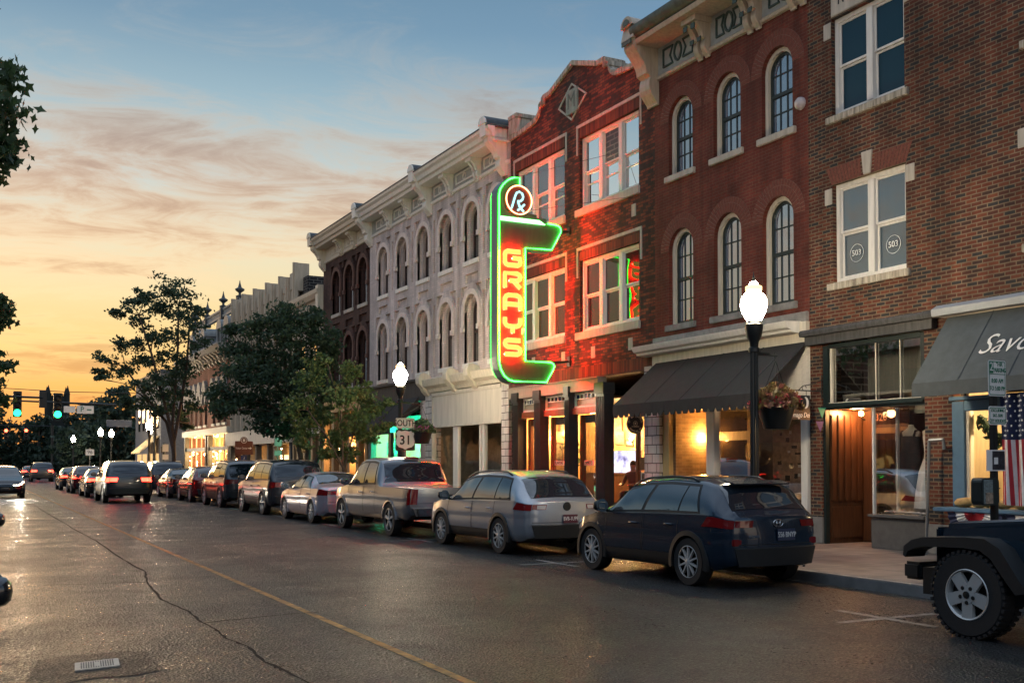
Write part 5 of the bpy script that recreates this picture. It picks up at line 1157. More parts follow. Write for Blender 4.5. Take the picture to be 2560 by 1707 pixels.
PARKED = 'vehicles parked along the kerb'
c1, P1, r1_ = make_car('crossover_car', 'dark navy crossover with roof rails parked rear towards us under the black awning', 'car', 'crossover', M['paint_navy'], (9.68, 11.0, 0), scale=.97, plate=('556 BNYP', .12, plate_blue), group=PARKED)
lg = MB(); cc_ = Vector((.0, r1_(0, .90, .014).y, .90))
ORG['crossover_car'] = Vector((0, 0, 0)); lg.tube([cc_ + Vector((.085 * math.cos(t * math.pi / 12), 0, .05 * math.sin(t * math.pi / 12))) for t in range(25)], .007, 6)
lg.tube([cc_ + Vector((-.04, 0, -.035)), cc_ + Vector((-.02, 0, .035))], .008, 6).tube([cc_ + Vector((.02, 0, -.035)), cc_ + Vector((.04, 0, .035))], .008, 6).tube([cc_ + Vector((-.03, 0, 0)), cc_ + Vector((.03, 0, 0))], .006, 6); lg.build('badge', M['chrome'], c1, smooth=True)
text('KONA', .06, M['chrome'], (-.42, r1_(-.55, .72, .012).y, .72), (1, .12, 0), c1, sx=1.2)
sp_ = MB().hull8([(-.53, .44, 1.46), (.53, .44, 1.46), (.50, .24, 1.42), (-.50, .24, 1.42), (-.53, .46, 1.485), (.53, .46, 1.485), (.50, .23, 1.44), (-.50, .23, 1.44)]); sp_.build('roof_spoiler', M['paint_navy'], c1, bevel=.01)
for sd in (-1, 1): MB().box(sd * .66 - .08, sd * .66 + .08, -.03, .02, .60, .69).build('fog_cluster', M['tail'], c1, bevel=.01)
ORG['crossover_car'] = Vector((9.68, 11.0, 0))
c2, P2, r2b = make_car('estate_car', 'silver estate car with roof rails parked behind the navy crossover', 'car', 'wagon', M['paint_silver'], (9.70, 16.6, 0), scale=.96, plate=('BVB-1U99', .05, plate_mar), group=PARKED)
ORG['estate_car'] = Vector((0, 0, 0)); c_ = Vector((.0, r2b(0, .93, .012).y, .93)); MB().lathe([(.001, -.006), (.075, -.004), (.085, .004)], c_, 20, 'y').build('badge', M['black_metal'], c2); 
for xx in (-.6, .6): pass
ORG['estate_car'] = Vector((9.70, 16.6, 0))
c3, P3, r3b = make_car('pickup_truck', 'grey crew cab pickup truck with chrome bumper parked beside the route 31 sign', 'pickup truck', 'pickup', M['paint_grey'], (9.64, 21.75, 0), scale=.95, group=PARKED)
ORG['pickup_truck'] = Vector((0, 0, 0)); MB().box(-.14, .14, r3b(0, .98, .012).y, r3b(0, .98, -.01).y, .93, 1.03).build('tailgate_handle', M['black_metal'], c3, bevel=.008); b = MB().box(-.2, .2, 2.22, 2.30, 1.86, 1.905); b.build('brake_lamp', M['tail'], c3, bevel=.01); ORG['pickup_truck'] = Vector((9.64, 21.75, 0))
make_car('saloon_car', 'pale pearl saloon car parked ahead of the grey pickup', 'car', 'sedan', M['paint_pearl'], (9.55, 28.0, 0), group=PARKED)
s1, _, _ = make_car('suv', 'large charcoal SUV parked in front of the young maple', 'car', 'suv', M['paint_char'], (9.6, 33.4, 0), group=PARKED)
dup(s1, (9.6, 39.9, 0), 0, 'dark SUV parked by the Visitor Center sign, ahead of the large charcoal SUV', PARKED)
c6, _, _ = make_car('crossover_car', 'dark red crossover parked third from the far end of the row', 'car', 'crossover', M['paint_red'], (9.55, 46.2, 0), group=PARKED, detail=False)
make_car('saloon_car', 'black saloon parked ahead of the dark red crossover', 'car', 'sedan', M['paint_black'], (9.55, 51.6, 0), group=PARKED, detail=False)
dup(s1, (9.6, 57.6, 0), 0, 'dark SUV at the far end of the parked row by the corner building', PARKED)
# traffic standing on the road with its lamps lit
TR = 'traffic on the road with its lamps lit'
def headbeams(car, w=.62, z=.66, y=0, watts=60):
    for sd in (-1, 1):
        l = bpy.data.lights.new('headlight_beam', 'SPOT'); l.energy = watts; l.color = (1, .90, .72); l.spot_size = R(70); l.spot_blend = .8; l.shadow_soft_size = .06
        o = bpy.data.objects.new('headlight_beam', l); C.objects.link(o); o.parent = car; o.location = (sd * w, y, z); o.rotation_euler = (R(86), 0, 0)
t1, _, _ = make_car('crossover_car', 'black oncoming crossover with bright white headlights, nearest in its lane', 'car', 'crossover', M['paint_black'], (1.75, 60, 0), R(180), head='head_lit', group=TR, detail=False)
headbeams(t1, y=4.3, watts=160)
for o in t1.children:
    if o.type == 'LIGHT': o.rotation_euler = (R(85), 0, 0)
t2, _, _ = make_car('saloon_car', 'pale oncoming saloon with lit headlights farther back in its lane', 'car', 'sedan', M['paint_silver'], (1.8, 74, 0), R(180), head='head_lit', group=TR, detail=False)
s3, _, _ = make_car('suv', 'dark SUV heading away with red tail lights, nearest in the traffic queue', 'car', 'suv', M['paint_char'], (6.2, 47.0, 0), 0, tail='tail_lit', group=TR, detail=False)
s4, _, _ = make_car('saloon_car', 'black saloon heading away with red tail lights ahead of the dark SUV', 'car', 'sedan', M['paint_black'], (6.2, 55, 0), 0, tail='tail_lit', group=TR, detail=False)
s5, _, _ = make_car('crossover_car', 'dark red crossover heading away with glowing tail lights near the stop line', 'car', 'crossover', M['paint_red'], (6.2, 63, 0), 0, tail='tail_lit', group=TR, detail=False)
dup(s4, (6.2, 70.8, 0), 0, 'black saloon with red tail lights first at the stop line', TR)
dup(s3, (6.3, 104, 0), 0, 'dark SUV with red tail lights just beyond the junction', TR)
dup(s4, (6.0, 116, 0), 0, 'farthest black saloon with red tail lights down the street', TR)
# cars on the near side of which only the mirrors reach the frame
LP_ = 'cars parked on the near side'
l1, _, _ = make_car('saloon_car', 'black saloon parked on the near side, its door mirror low at the left edge', 'car', 'sedan', M['paint_black'], (-.905, 9.27, 0), R(180), group=LP_, detail=False)
dup(l1, (-.70, 16.9, 0), R(180), 'black saloon parked farther along the near side, its small mirror just showing', LP_)
# ------------------------------------------------------------------ the dark off roader at the right edge
J = thing('off_roader', 'blue black boxy off roader with flared wing and five spoke wheel at the right edge', 'car', (0, 0, 0), 0, PARKED)
b = MB(); b.hull8([(-.72, 0.05, .62), (.72, .05, .62), (.74, 1.55, .62), (-.74, 1.55, .62), (-.66, .12, 1.06), (.66, .12, 1.06), (.74, 1.55, 1.16), (-.74, 1.55, 1.16)]); b.build('bonnet', M['paint_jeep'], J, bevel=.05, smooth=True, angle=40)
b = MB().hull8([(-.6, .10, 1.05), (.6, .10, 1.05), (.64, 1.5, 1.15), (-.64, 1.5, 1.15), (-.55, .25, 1.09), (.55, .25, 1.09), (.6, 1.5, 1.19), (-.6, 1.5, 1.19)]); b.build('bonnet_top', M['paint_jeep'], J, bevel=.02)
b = MB().box(-.62, .62, .0, .06, .62, 1.02)
gr = b.build('grille', M['paint_jeep'], J, bevel=.02); b = MB()
for k in range(7): b.box(-.27 + k * .09 - .028, -.27 + k * .09 + .028, -.006, 0.0, .68, .97)
b.build('grille_slot', M['black'], gr)
for sd in (-1, 1): MB().lathe([(.10, -.02), (.09, -.03), (.001, -.035)], (sd * .46, 0.0, .85), 18, 'y').build('headlight', M['head'], J)
b = MB().box(-.78, .78, -.28, -.06, .48, .66); b.build('front_bumper', M['cladding'], J, bevel=.03)
b = MB().box(-.76, .76, 1.55, 3.9, .5, 1.18); b.build('body_tub', M['paint_jeep'], J, bevel=.05)
b = MB().hull8([(-.74, 1.65, 1.18), (.74, 1.65, 1.18), (.74, 3.85, 1.18), (-.74, 3.85, 1.18), (-.64, 2.0, 1.80), (.64, 2.0, 1.80), (.66, 3.75, 1.82), (-.66, 3.75, 1.82)]); b.build('hard_top', M['black_metal'], J, bevel=.05)
MB().quad((-.66, 1.66, 1.22), (.66, 1.66, 1.22), (.6, 1.97, 1.76), (-.6, 1.97, 1.76)).build('windscreen', M['car_glass'], J)
for sd in (-1, 1):
    x0, x1 = sd * .66, sd * .94
    # flared wing: top profile (y,z)
    pr = [(-.13, .74), (-.12, .83), (-.02, .90), (.12, .935), (.62, .965), (.84, .96), (1.0, .88), (1.22, .58), (1.32, .50)]
    inn = [(-.10, .72), (-.07, .78), (.02, .82), (.14, .845), (.60, .86), (.78, .85), (.90, .78), (1.08, .56), (1.16, .47)]
    b = MB(); n = len(pr)
    xa, xb_ = min(x0, x1), max(x0, x1)
    b.ribbon([(xa, y, z) for y, z in pr], [(xb_, y, z) for y, z in pr]); b.ribbon([(xa, y, z) for y, z in inn], [(xb_, y, z) for y, z in inn])
    for x in (xa, xb_): b.ribbon([(x, y, z) for y, z in pr], [(x, y, z) for y, z in inn])
    b.add([(xa, *pr[0]), (xb_, *pr[0]), (xb_, *inn[0]), (xa, *inn[0])], [(0, 1, 2, 3)])
    fl = b.build('wing_flare', M['cladding'], J, bevel=.012, smooth=True, angle=30)
    MB().lathe([(.045, 0), (.04, -.02), (.001, -.028)], (sd * .86, -.135, .80), 14, 'y').build('indicator', M['amber_dim'], fl)
    MB().box(min(sd * .5, sd * .78), max(sd * .5, sd * .78), -.02, 1.2, .35, .62).build('wheel_well', M['black'], J)
def jeep_wheel(sd, y):
    w_ = MB(); R_ = .415; x = sd * .80
    w_.lathe([(R_ * .55, -.12), (R_ * .93, -.125), (R_, -.10), (R_, .10), (R_ * .93, .125), (R_ * .55, .12)], (x, y, R_), 40, 'x', cap=False)
    for k in range(40):
        t = 2 * math.pi * k / 40
        for s_ in (-1, 1):
            c = (x + s_ * .085, y + (R_ + .004) * math.cos(t + s_ * .04), R_ + (R_ + .004) * math.sin(t + s_ * .04)); e = Vector((0, math.cos(t), math.sin(t))); f = Vector((0, -math.sin(t), math.cos(t)))
            q = [Vector(c) + Vector((a * .045, 0, 0)) + f * g_ * .017 + e * h for h in (-.02, .008) for a, g_ in ((-1, -1), (1, -1), (1, 1), (-1, 1))]
            w_.hull8([tuple(p) for p in q])
    wh = w_.build('wheel', M['rubber'], J, smooth=True, angle=40)
    rm = MB(); xf = x + sd * .105
    rm.lathe([(.235, -.0), (.25, sd * .012), (.238, sd * .022), (.222, sd * .008), (.215, -sd * .06)], (xf, y, R_), 40, 'x', cap=False)
    for k in range(5):
        t = -math.pi / 2 + 2 * math.pi * k / 5; u = Vector((0, math.cos(t), math.sin(t))); v = Vector((0, -math.sin(t), math.cos(t))); c = Vector((xf, y, R_))
        pl = [u * .03 - v * .055, u * .228 - v * .062, u * .228 + v * .062, u * .03 + v * .055]; dx = Vector((sd, 0, 0))
        rm.hull8([tuple(c + p - dx * .03) for p in pl] + [tuple(c + p + dx * .012) for p in pl])
    rm.lathe([(.085, 0), (.085, sd * .016), (.05, sd * .018)], (xf, y, R_), 20, 'x'); r_ = rm.build('rim', M['alloy'], wh, smooth=True, angle=30)
    lb = MB()
    for k in range(5):
        t = -math.pi / 2 + 2 * math.pi * k / 5 + 0.0; lb.lathe([(.02, 0), (.018, sd * .006), (.002, sd * .007)], (xf + sd * .0165, y + .075 * math.cos(t), R_ + .075 * math.sin(t)), 12, 'x')
    lb.lathe([(.036, 0), (.034, sd * .012), (.002, sd * .015)], (xf + sd * .016, y, R_), 16, 'x'); lb.build('wheel_nut', M['black_metal'], wh)
    MB().lathe([(.215, 0), (.01, 0.001)], (xf - sd * .07, y, R_), 30, 'x').build('brake_disc', M['cladding'], wh)
for sd in (-1, 1): jeep_wheel(sd, .62); jeep_wheel(sd, 3.05)
# local +y runs back from the nose, so turn the car to face up the street
J.location = (9.45, 7.62, 0); J.rotation_euler = (0, 0, R(180)); ORG[J.name] = Vector(J.location)
# ------------------------------------------------------------------ the neon sign
NG = emis('green neon', (.03, 1.0, .05), 9.0); NG2 = emis('green neon bank', (.22, 1.0, .26), 4.5)
NR = emis('red neon', (1.0, .004, .002), 1350.0); NY = emis('yellow neon', (1.0, .66, .11), .85); NYb = emis('pale yellow neon', (1.0, .72, .15), 1.2)
NO = emis('orange white neon', (1.0, .42, .16), 4.0); NC = emis('ice blue neon', (.35, .95, 1.0), 1.3)
M['sign_green'] = mat('green enamel sign face', (.075, .085, .06), .42, var=.18, scale=3, streak=True)
M['sign_edge'] = mat('blue grey sign edge', (.10, .16, .17), .5, var=.25, streak=True)
M['sign_red'] = mat('oxblood enamel', (.20, .035, .022), .4, var=.1)
S_ = thing('neon_sign', "big green and red neon sign reading GRAY'S under an Rx disc", 'neon sign', (14.5, 24.4, 4.4))
SY0, SY1 = 24.40, 24.76
OUT = [(12.22, 8.64), (12.25, 8.80), (12.34, 8.94), (12.43, 9.03), (12.52, 9.10), (12.62, 9.15), (12.72, 9.18), (12.89, 9.19), (12.89, 8.30), (13.09, 8.25), (13.39, 8.24), (13.39, 8.17), (13.68, 8.16), (13.70, 8.07), (13.98, 8.06), (14.09, 8.02), (14.15, 7.92), (14.15, 7.84), (14.06, 7.69), (13.84, 7.31), (13.06, 7.29), (13.06, 4.38), (13.80, 4.38), (13.90, 4.34), (13.94, 4.24), (13.90, 4.15), (13.68, 3.78), (12.69, 3.77), (12.53, 3.81), (12.38, 3.92), (12.28, 4.08), (12.23, 4.26), (12.22, 4.46)]
b = MB(); b.prism(OUT, SY0, SY1, 'y'); cab = b.build('cabinet', M['sign_green'], S_)
ed = MB()
for (a, z0), (c, z1) in zip(OUT, OUT[1:] + OUT[:1]):
    d = Vector((c - a, 0, z1 - z0)); n = Vector((-d.z, 0, d.x)).normalized() * .006
    ed.quad(Vector((a, SY0 + .004, z0)) + n, Vector((c, SY0 + .004, z1)) + n, Vector((c, SY1 - .004, z1)) + n, Vector((a, SY1 - .004, z0)) + n)
ed.build('cabinet_edge', M['sign_edge'], cab)
PATH = [(12.86, 8.96), (12.86, 9.155), (12.72, 9.15), (12.63, 9.12), (12.53, 9.07), (12.45, 9.0), (12.37, 8.92), (12.285, 8.79), (12.255, 8.64), (12.255, 4.47), (12.265, 4.26), (12.31, 4.1), (12.41, 3.94), (12.55, 3.84), (12.70, 3.805), (13.66, 3.815), (13.86, 4.15), (13.90, 4.24), (13.87, 4.31), (13.79, 4.345), (13.025, 4.345), (13.025, 7.325), (13.82, 7.345), (14.02, 7.69), (14.105, 7.85), (14.105, 7.92), (14.06, 7.99), (13.97, 8.02), (13.70, 8.035)]
STRK = {'G': [[(1, .93), (.15, .93), (.03, .84), (0, .72), (0, .22), (.06, .1), (.18, .04), (.85, .04), (.97, .12), (1, .24), (1, .5), (.5, .5)]],
        'R': [[(0, 0), (0, .95), (.8, .95), (.95, .87), (1, .74), (.96, .58), (.82, .47), (.3, .47)], [(.55, .47), (1, 0)]],
        'A': [[(0, 0), (0, .76), (.08, .9), (.22, .97), (.78, .97), (.92, .9), (1, .76), (1, 0)], [(0, .38), (1, .38)]],
        'Y': [[(0, 1), (0, .66), (.1, .5), (.25, .44), (.75, .44), (.9, .5), (1, .66), (1, 1)], [(.5, .44), (.5, 0)]],
        'S': [[(1, .95), (.16, .95), (.03, .88), (0, .75), (.04, .62), (.16, .53), (.84, .5), (.96, .42), (1, .27), (.96, .12), (.84, .04), (0, .04)]]}
def off2(p, w):
    r = []
    for i, q in enumerate(p):
        a = Vector(p[max(0, i - 1)]); c = Vector(p[min(len(p) - 1, i + 1)]); d = (c - a).normalized(); n = Vector((-d.y, d.x)); r.append((q[0] + n.x * w, q[1] + n.y * w))
    return r
for side in (0, 1):
    yf = (SY0 - .05) if side == 0 else (SY1 + .05); sg = -1 if side == 0 else 1
    MB().tube([(x, yf, z) for x, z in PATH], .021, 8).build('green_tube', NG, S_, smooth=True)
    b = MB()
    for k in range(4): b.tube([(12.3, yf - sg * .012 * (k % 2), 8.0 + .028 * k), (13.62 - .05 * k, yf - sg * .012 * (k % 2), 8.0 + .028 * k)], .014, 6)
    b.build('green_tube', NG2, S_, smooth=True)
    cx_, cz_ = 12.82, 8.56
    dk = MB().lathe([(.40, sg * .0), (.40, sg * .05), (.001, sg * .055)], (cx_, SY0 if side == 0 else SY1, cz_), 40, 'y').build('disc', M['sign_red'], S_, smooth=True, angle=30)
    yd = (SY0 - .09) if side == 0 else (SY1 + .09)
    MB().tube([(cx_ + .375 * math.cos(t * math.pi / 24), yd, cz_ + .375 * math.sin(t * math.pi / 24)) for t in range(49)], .017, 8, cap=False).build('ring_tube', NO, dk, smooth=True)
    mir = (lambda x: x) if side == 0 else (lambda x: 2 * cx_ - x)
    rx = [[(12.60, 8.32), (12.71, 8.66), (12.75, 8.74), (12.83, 8.78), (12.91, 8.74), (12.945, 8.66), (12.92, 8.58), (12.86, 8.53), (12.78, 8.525)], [(12.79, 8.52), (12.83, 8.40), (12.88, 8.33), (12.96, 8.27)], [(12.78, 8.285), (12.86, 8.34), (12.98, 8.455)]]
    b = MB()
    for p in rx: b.tube([(mir(x), yd, z) for x, z in p], .027, 8)
    b.build('rx_tube', NC, dk, smooth=True)
    lx0, lw = 12.42, .45
    for ch, zt in zip('GRAYS', (7.22, 6.64, 6.06, 5.46, 4.89)):
        h = .40; z0 = zt - h
        f = (lambda u, v: (lx0 + lw * u, z0 + h * v)) if side == 0 else (lambda u, v: (lx0 + lw * (1 - u), z0 + h * v))
        fb = MB(); ol = MB(); rd = MB()
        for st in STRK[ch]:
            p = [f(u, v) for u, v in st]
            l1, l2 = off2(p, .052), off2(p, -.052)
            fb.ribbon([(x, yf - sg * .0, z) for x, z in l1], [(x, yf - sg * .0, z) for x, z in l2])
            ol.tube([(x, yf + sg * .012, z) for x, z in l1 + l2[::-1] + l1[:1]], .009, 6)
            rd.tube([(x, yf - sg * .028, z) for x, z in p], .016, 6)
        lt = fb.build('letter', NY, S_); ol.build('outline_tube', NYb, lt, smooth=True); rd.build('backing_tube', NR, lt, smooth=True)
    b = MB(); f = (lambda x: x) if side == 0 else (lambda x: 2 * 12.645 - x)
    b.tube([(f(12.955), yf, 5.20), (f(12.925), yf, 5.04)], [.045, .02], 8); b.build('letter', NYb, S_, smooth=True)
b = MB(); b.tube([(13.9, 24.58, 4.36), (14.5, 24.58, 4.42)], .03, 8).tube([(14.1, 24.58, 7.9), (14.5, 24.58, 7.94)], .035, 8)
b.box(14.46, 14.5, 24.5, 24.66, 4.3, 4.55).box(14.46, 14.5, 24.5, 24.66, 7.85, 8.05); b.build('support_arm', M['black_metal'], S_)
b = MB()
for (x, z, y, zz) in ((12.5, 9.1, 26.6, 9.6), (12.5, 9.1, 22.3, 9.5), (12.9, 8.3, 27.4, 8.9), (12.9, 8.3, 21.4, 8.2)): b.tube([(x, 24.58, z), (14.5, y, zz)], .006, 5)
b.build('guy_wire', M['black_metal'], S_)
# ------------------------------------------------------------------ street lamps
M['lamp_collar'] = emis('lamp glass moulding', (1, .62, .26), 1.6)
def street_lamp(label, loc, arm=None, group='acorn street lamps along the kerb'):
    t = thing('street_lamp', label, 'street lamp', (0, 0, 0), 0, group)
    b = MB(); b.lathe([(.20, 0), (.20, .10), (.17, .14), (.17, .5), (.14, .58), (.12, .75), (.085, .82)], (0, 0, .15), 16); b.build('base', M['black_metal'], t, smooth=True, angle=35)
    MB().lathe([(.075, .95), (.062, 3.45), (.062, 3.47)], (0, 0, 0), 24, flute=1, depth=.14).build('fluted_shaft', M['black_metal'], t)
    MB().lathe([(.09, 3.44), (.09, 3.50), (.065, 3.52), (.075, 3.60), (.115, 3.68), (.14, 3.80), (.145, 3.88), (.125, 3.90), (.125, 3.93)], (0, 0, 0), 20).build('capital', M['black_metal'], t, smooth=True, angle=40)
    MB().lathe([(.11, 0), (.135, .05), (.185, .15), (.21, .26), (.205, .34), (.18, .40), (.14, .44), (.105, .475), (.10, .50), (.115, .505), (.115, .555), (.075, .575), (.06, .61), (.03, .64)], (0, 0, 3.93), 24).build('globe', M['lamp_glass'], t, smooth=True, angle=50)
    MB().lathe([(.125, .49), (.132, .50), (.132, .556), (.10, .572), (.085, .578)], (0, 0, 3.93), 24, cap=False).build('collar', M['lamp_collar'], t, smooth=True, angle=40)
    b = MB()
    for k in range(8): a = math.pi * k / 4; b.tube([((r + .003) * math.cos(a), (r + .003) * math.sin(a), 3.93 + z) for r, z in ((.135, .05), (.185, .15), (.21, .26), (.205, .34), (.18, .40), (.14, .44), (.108, .475))], .0045, 5)
    b.build('globe_rib', M['lamp_collar'], t)
    MB().lathe([(.03, 0), (.035, .02), (.015, .04), (.028, .06), (.01, .09), (.003, .17)], (0, 0, 4.565), 10).build('finial', M['black_metal'], t, smooth=True)
    if arm:
        b = MB(); z = 3.42; b.box(.05, .30, -.02, .02, z - .03, z + .02).tube([(.3, 0, z - .01), (arm, 0, z - .02)], .012, 6).tube([(arm - .03, 0, z - .05), (.06, 0, z - .38)], .008, 6).tube([(arm - .05, 0, z + .03), (arm - .05, 0, z - .10)], .008, 6); b.build('basket_arm', M['black_metal'], t)
    t.location = loc; ORG[t.name] = Vector(loc); return t
L1 = street_lamp('tall black fluted lamp with glowing acorn globe before the long black awning', (11.15, 13.12, 0), arm=.48)
L2 = street_lamp('black fluted lamp with glowing globe behind the route 31 sign', (11.15, 28.5, 0), arm=.72)
L3 = street_lamp('lit acorn lamp far off beside the tall airy tree', (10.9, 73.4, 0))
GL = 'acorn street lamps along the kerb'
dup(L3, (12.6, 84.6, 0), 0, 'lit acorn lamp half hidden behind the trunk of the tall airy tree', GL)
dup(L3, (9.9, 92.3, 0), 0, 'left of a far pair of lit acorn lamps beyond the junction', GL)
dup(L3, (11.1, 95.5, 0), 0, 'right of a far pair of lit acorn lamps beyond the junction', GL)
dup(L3, (10.2, 120, 0), 0, 'farthest small lit lamp before the dark trees', GL)
# hanging baskets
def leafmat(name, cols, tr=.35, rough=.6):
    m = bpy.data.materials.new(name); m.use_nodes = True; t = m.node_tree; t.nodes.clear(); q = NT(t)
    tc = q.n('ShaderNodeTexCoord'); nz = q.n('ShaderNodeTexNoise', i_Scale=1.3, i_Detail=4.0, i_Roughness=.75); q.l(tc.outputs['Object'], nz.inputs['Vector'])
    wn = q.n('ShaderNodeTexWhiteNoise'); vs = q.n('ShaderNodeVectorMath', operation='SNAP'); q.l(tc.outputs['Object'], vs.inputs[0]); vs.inputs[1].default_value = (.12, .12, .12); q.l(vs.outputs[0], wn.inputs['Vector'])
    f = q.math('ADD', q.math('MULTIPLY', nz.outputs[0], .7), q.math('MULTIPLY', wn.outputs['Value'], .3))
    c = q.ramp(f, [(.25 + .5 * i / max(1, len(cols) - 1), cols[i]) for i in range(len(cols))])
    d = q.n('ShaderNodeBsdfPrincipled', i_Roughness=rough); q.l(c, d.inputs['Base Color']); tl = q.n('ShaderNodeBsdfTranslucent'); q.l(c, tl.inputs[0])
    mx = q.n('ShaderNodeMixShader'); mx.inputs[0].default_value = tr; q.l(d.outputs[0], mx.inputs[1]); q.l(tl.outputs[0], mx.inputs[2])
    o = q.n('ShaderNodeOutputMaterial'); q.l(mx.outputs[0], o.inputs[0]); return m
M['leaf_dark'] = leafmat('dark green leaves', [(.020, .042, .026), (.042, .078, .042), (.065, .105, .05)])
M['leaf_mid'] = leafmat('mid green leaves', [(.022, .05, .022), (.045, .085, .035), (.06, .11, .04)])
M['leaf_gold'] = leafmat('green and gold leaves', [(.04, .08, .03), (.07, .125, .04), (.12, .155, .045), (.20, .15, .045)])
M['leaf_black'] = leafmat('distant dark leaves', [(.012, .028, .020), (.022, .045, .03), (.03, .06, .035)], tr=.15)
M['bark'] = mat('bark', (.085, .055, .038), .9, var=.35, scale=9, bump=.5, bscale=30)
def leaf_quads(b, c, size, rng, shape=0):
    u = Vector((rng.gauss(0, 1), rng.gauss(0, 1), rng.gauss(0, .7))).normalized(); v = u.orthogonal().normalized(); v = (Matrix.Rotation(rng.uniform(0, 6.28), 3, u) @ v)
    w_ = u.cross(v)
    if shape == 0: pts = [v * -.5, w_ * .28 + v * .05, v * .55, w_ * -.28 + v * .05]
    elif shape == 2: pts = [v * -.5, w_ * .2 + v * -.1, w_ * .42 + v * .1, w_ * .2 + v * .18, v * .6, w_ * -.2 + v * .18, w_ * -.42 + v * .1, w_ * -.2 + v * -.1]
    o = len(b.v); b.v += [tuple(c + p * size) for p in pts]; b.f.append(tuple(range(o, o + len(pts)))); b.mi.append(b.k)
def basket(label, loc, fm, fl_cols, r=.33, s=1.0):
    t = thing('hanging_basket', label, 'hanging basket', (0, 0, 0), 0, 'flower baskets on the lamp posts'); rng = random.Random(int(loc[1] * 10))
    MB().lathe([(.19, -.38), (.205, -.36), (.30, -.05), (.33, -.04), (.335, 0), (.31, .0), (.30, -.03)], (0, 0, 0), 24).build('pot', M['black_metal'], t, smooth=True, angle=40)
    b = MB()
    for i in range(520):
        a = rng.uniform(0, 6.28); rr = r * 1.28 * math.sqrt(rng.random()); z = .36 * (1 - (rr / (r * 1.35)) ** 2) * rng.uniform(.4, 1) - .06 * (rr > r)
        leaf_quads(b, Vector((rr * math.cos(a), rr * math.sin(a), z)), rng.uniform(.08, .16), rng, 2)
    b.build('foliage', fm, t)
    b = MB()
    for i in range(46):
        a = rng.uniform(0, 6.28); rr = r * rng.uniform(.95, 1.32); c = Vector((rr * math.cos(a), rr * math.sin(a), rng.uniform(-.04, .13)))
        for k in range(4): leaf_quads(b, c + Vector((rng.gauss(0, .012), rng.gauss(0, .012), rng.gauss(0, .012))), .055, rng)
    b.build('flowers', mat('petals %s' % label[:6], fl_cols, .6, var=.3), t)
    b = MB()
    for k in range(3):
        a = 2.09 * k; b.tube([(.3 * math.cos(a), .3 * math.sin(a), 0), (0, 0, .72)], .006, 5)
    b.build('chain', M['black_metal'], t); t.location = loc; ORG[t.name] = Vector(loc); return t
M['coleus'] = leafmat('coleus leaves', [(.10, .05, .03), (.24, .19, .06), (.20, .06, .05), (.30, .25, .09)])
basket('black hanging basket of red flowers and variegated leaves on the nearest lamp', (11.58, 13.1, 2.60), M['coleus'], (.42, .03, .04))
basket('dark hanging basket of purple petunias beside the route 31 sign', (11.83, 28.5, 2.62), M['leaf_mid'], (.16, .02, .14), r=.3)
# ------------------------------------------------------------------ signs on posts
M['sign_white'] = mat('white reflective sign', (.72, .70, .68), .45, var=.05); M['sign_black'] = mat('black sign', (.01, .01, .012), .5, var=.05); M['sign_brown'] = mat('brown sign', (.11, .028, .02), .5, var=.08)
M['sign_greenp'] = mat('green sign print', (.0, .14, .07), .5, var=0); M['sign_blue'] = mat('blue sign', (.012, .03, .13), .5, var=.05); M['galv'] = mat('galvanised post', (.25, .26, .27), .4, metal=.7)
def rrect(x0, x1, z0, z1, r):
    p = []
    for cx, cz, a0 in ((x1 - r, z1 - r, 0), (x0 + r, z1 - r, 90), (x0 + r, z0 + r, 180), (x1 - r, z0 + r, 270)):
        p += [(cx + r * math.cos(R(a0 + 30 * i)), cz + r * math.sin(R(a0 + 30 * i))) for i in range(4)]
    return p
def plate(par, x0, x1, z0, z1, y, m, border=None, name='plate', r=.025):
    o = MB().prism(rrect(x0, x1, z0, z1, r), y, y + .006, 'y').build(name, m, par)
    if border:
        a = rrect(x0 + .012, x1 - .012, z0 + .012, z1 - .012, r * .8); c = rrect(x0 + .022, x1 - .022, z0 + .022, z1 - .022, r * .6)
        MB().ribbon([(x, y - .0015, z) for x, z in a], [(x, y - .0015, z) for x, z in c], True).build('border', border, o)
    return o
EX = (1, 0, 0)
rs = thing('road_sign', 'white route sign reading SOUTH over a 31 shield, on a post before the lamp', 'road sign', (11.27, 28.4, .15)); y = 28.4
MB().box(11.24, 11.30, y + .01, y + .05, .15, 2.98).build('post', M['galv'], rs)
o = plate(rs, 10.98, 11.56, 2.67, 2.97, y, M['sign_white'], M['sign_black']); text('SOUTH', .255, M['sign_black'], (11.27, y - .002, 2.82), EX, o, sx=.84, offset=.004)
o = plate(rs, 10.97, 11.57, 2.04, 2.64, y, M['sign_black'], None, 'plate', .03)
sh = [(0, .27), (.09, .245), (.17, .27), (.225, .19), (.205, .10), (.235, -.02), (.225, -.13), (.16, -.2), (.06, -.23), (0, -.275)]
sh = [(11.27 + x * 1.22, 2.34 + z * 1.02) for x, z in sh] + [(11.27 - x * 1.22, 2.34 + z * 1.02) for x, z in sh[::-1][1:-1]]
shd = MB().prism(sh, y - .004, y - .0005, 'y').build('shield', M['sign_white'], o); text('31', .37, M['sign_black'], (11.27, y - .006, 2.33), EX, shd, offset=.006)
ps = thing('parking_sign', 'white and green 2 HR PARKING sign on a dark square post at the right', 'road sign', (10.85, 8.47, .15)); y = 8.45
MB().box(10.815, 10.885, y + .012, y + .082, .15, 2.86).build('post', M['black_metal'], ps, bevel=.006)
o = plate(ps, 10.715, 11.02, 2.465, 2.89, y, M['sign_white'], M['sign_greenp'])
MB().prism(rrect(10.727, 10.80, 2.735, 2.878, .01), y - .004, y - .001, 'y').build('panel', M['sign_greenp'], o); text('2', .145, M['sign_white'], (10.763, y - .006, 2.808), EX, o, sx=.9)
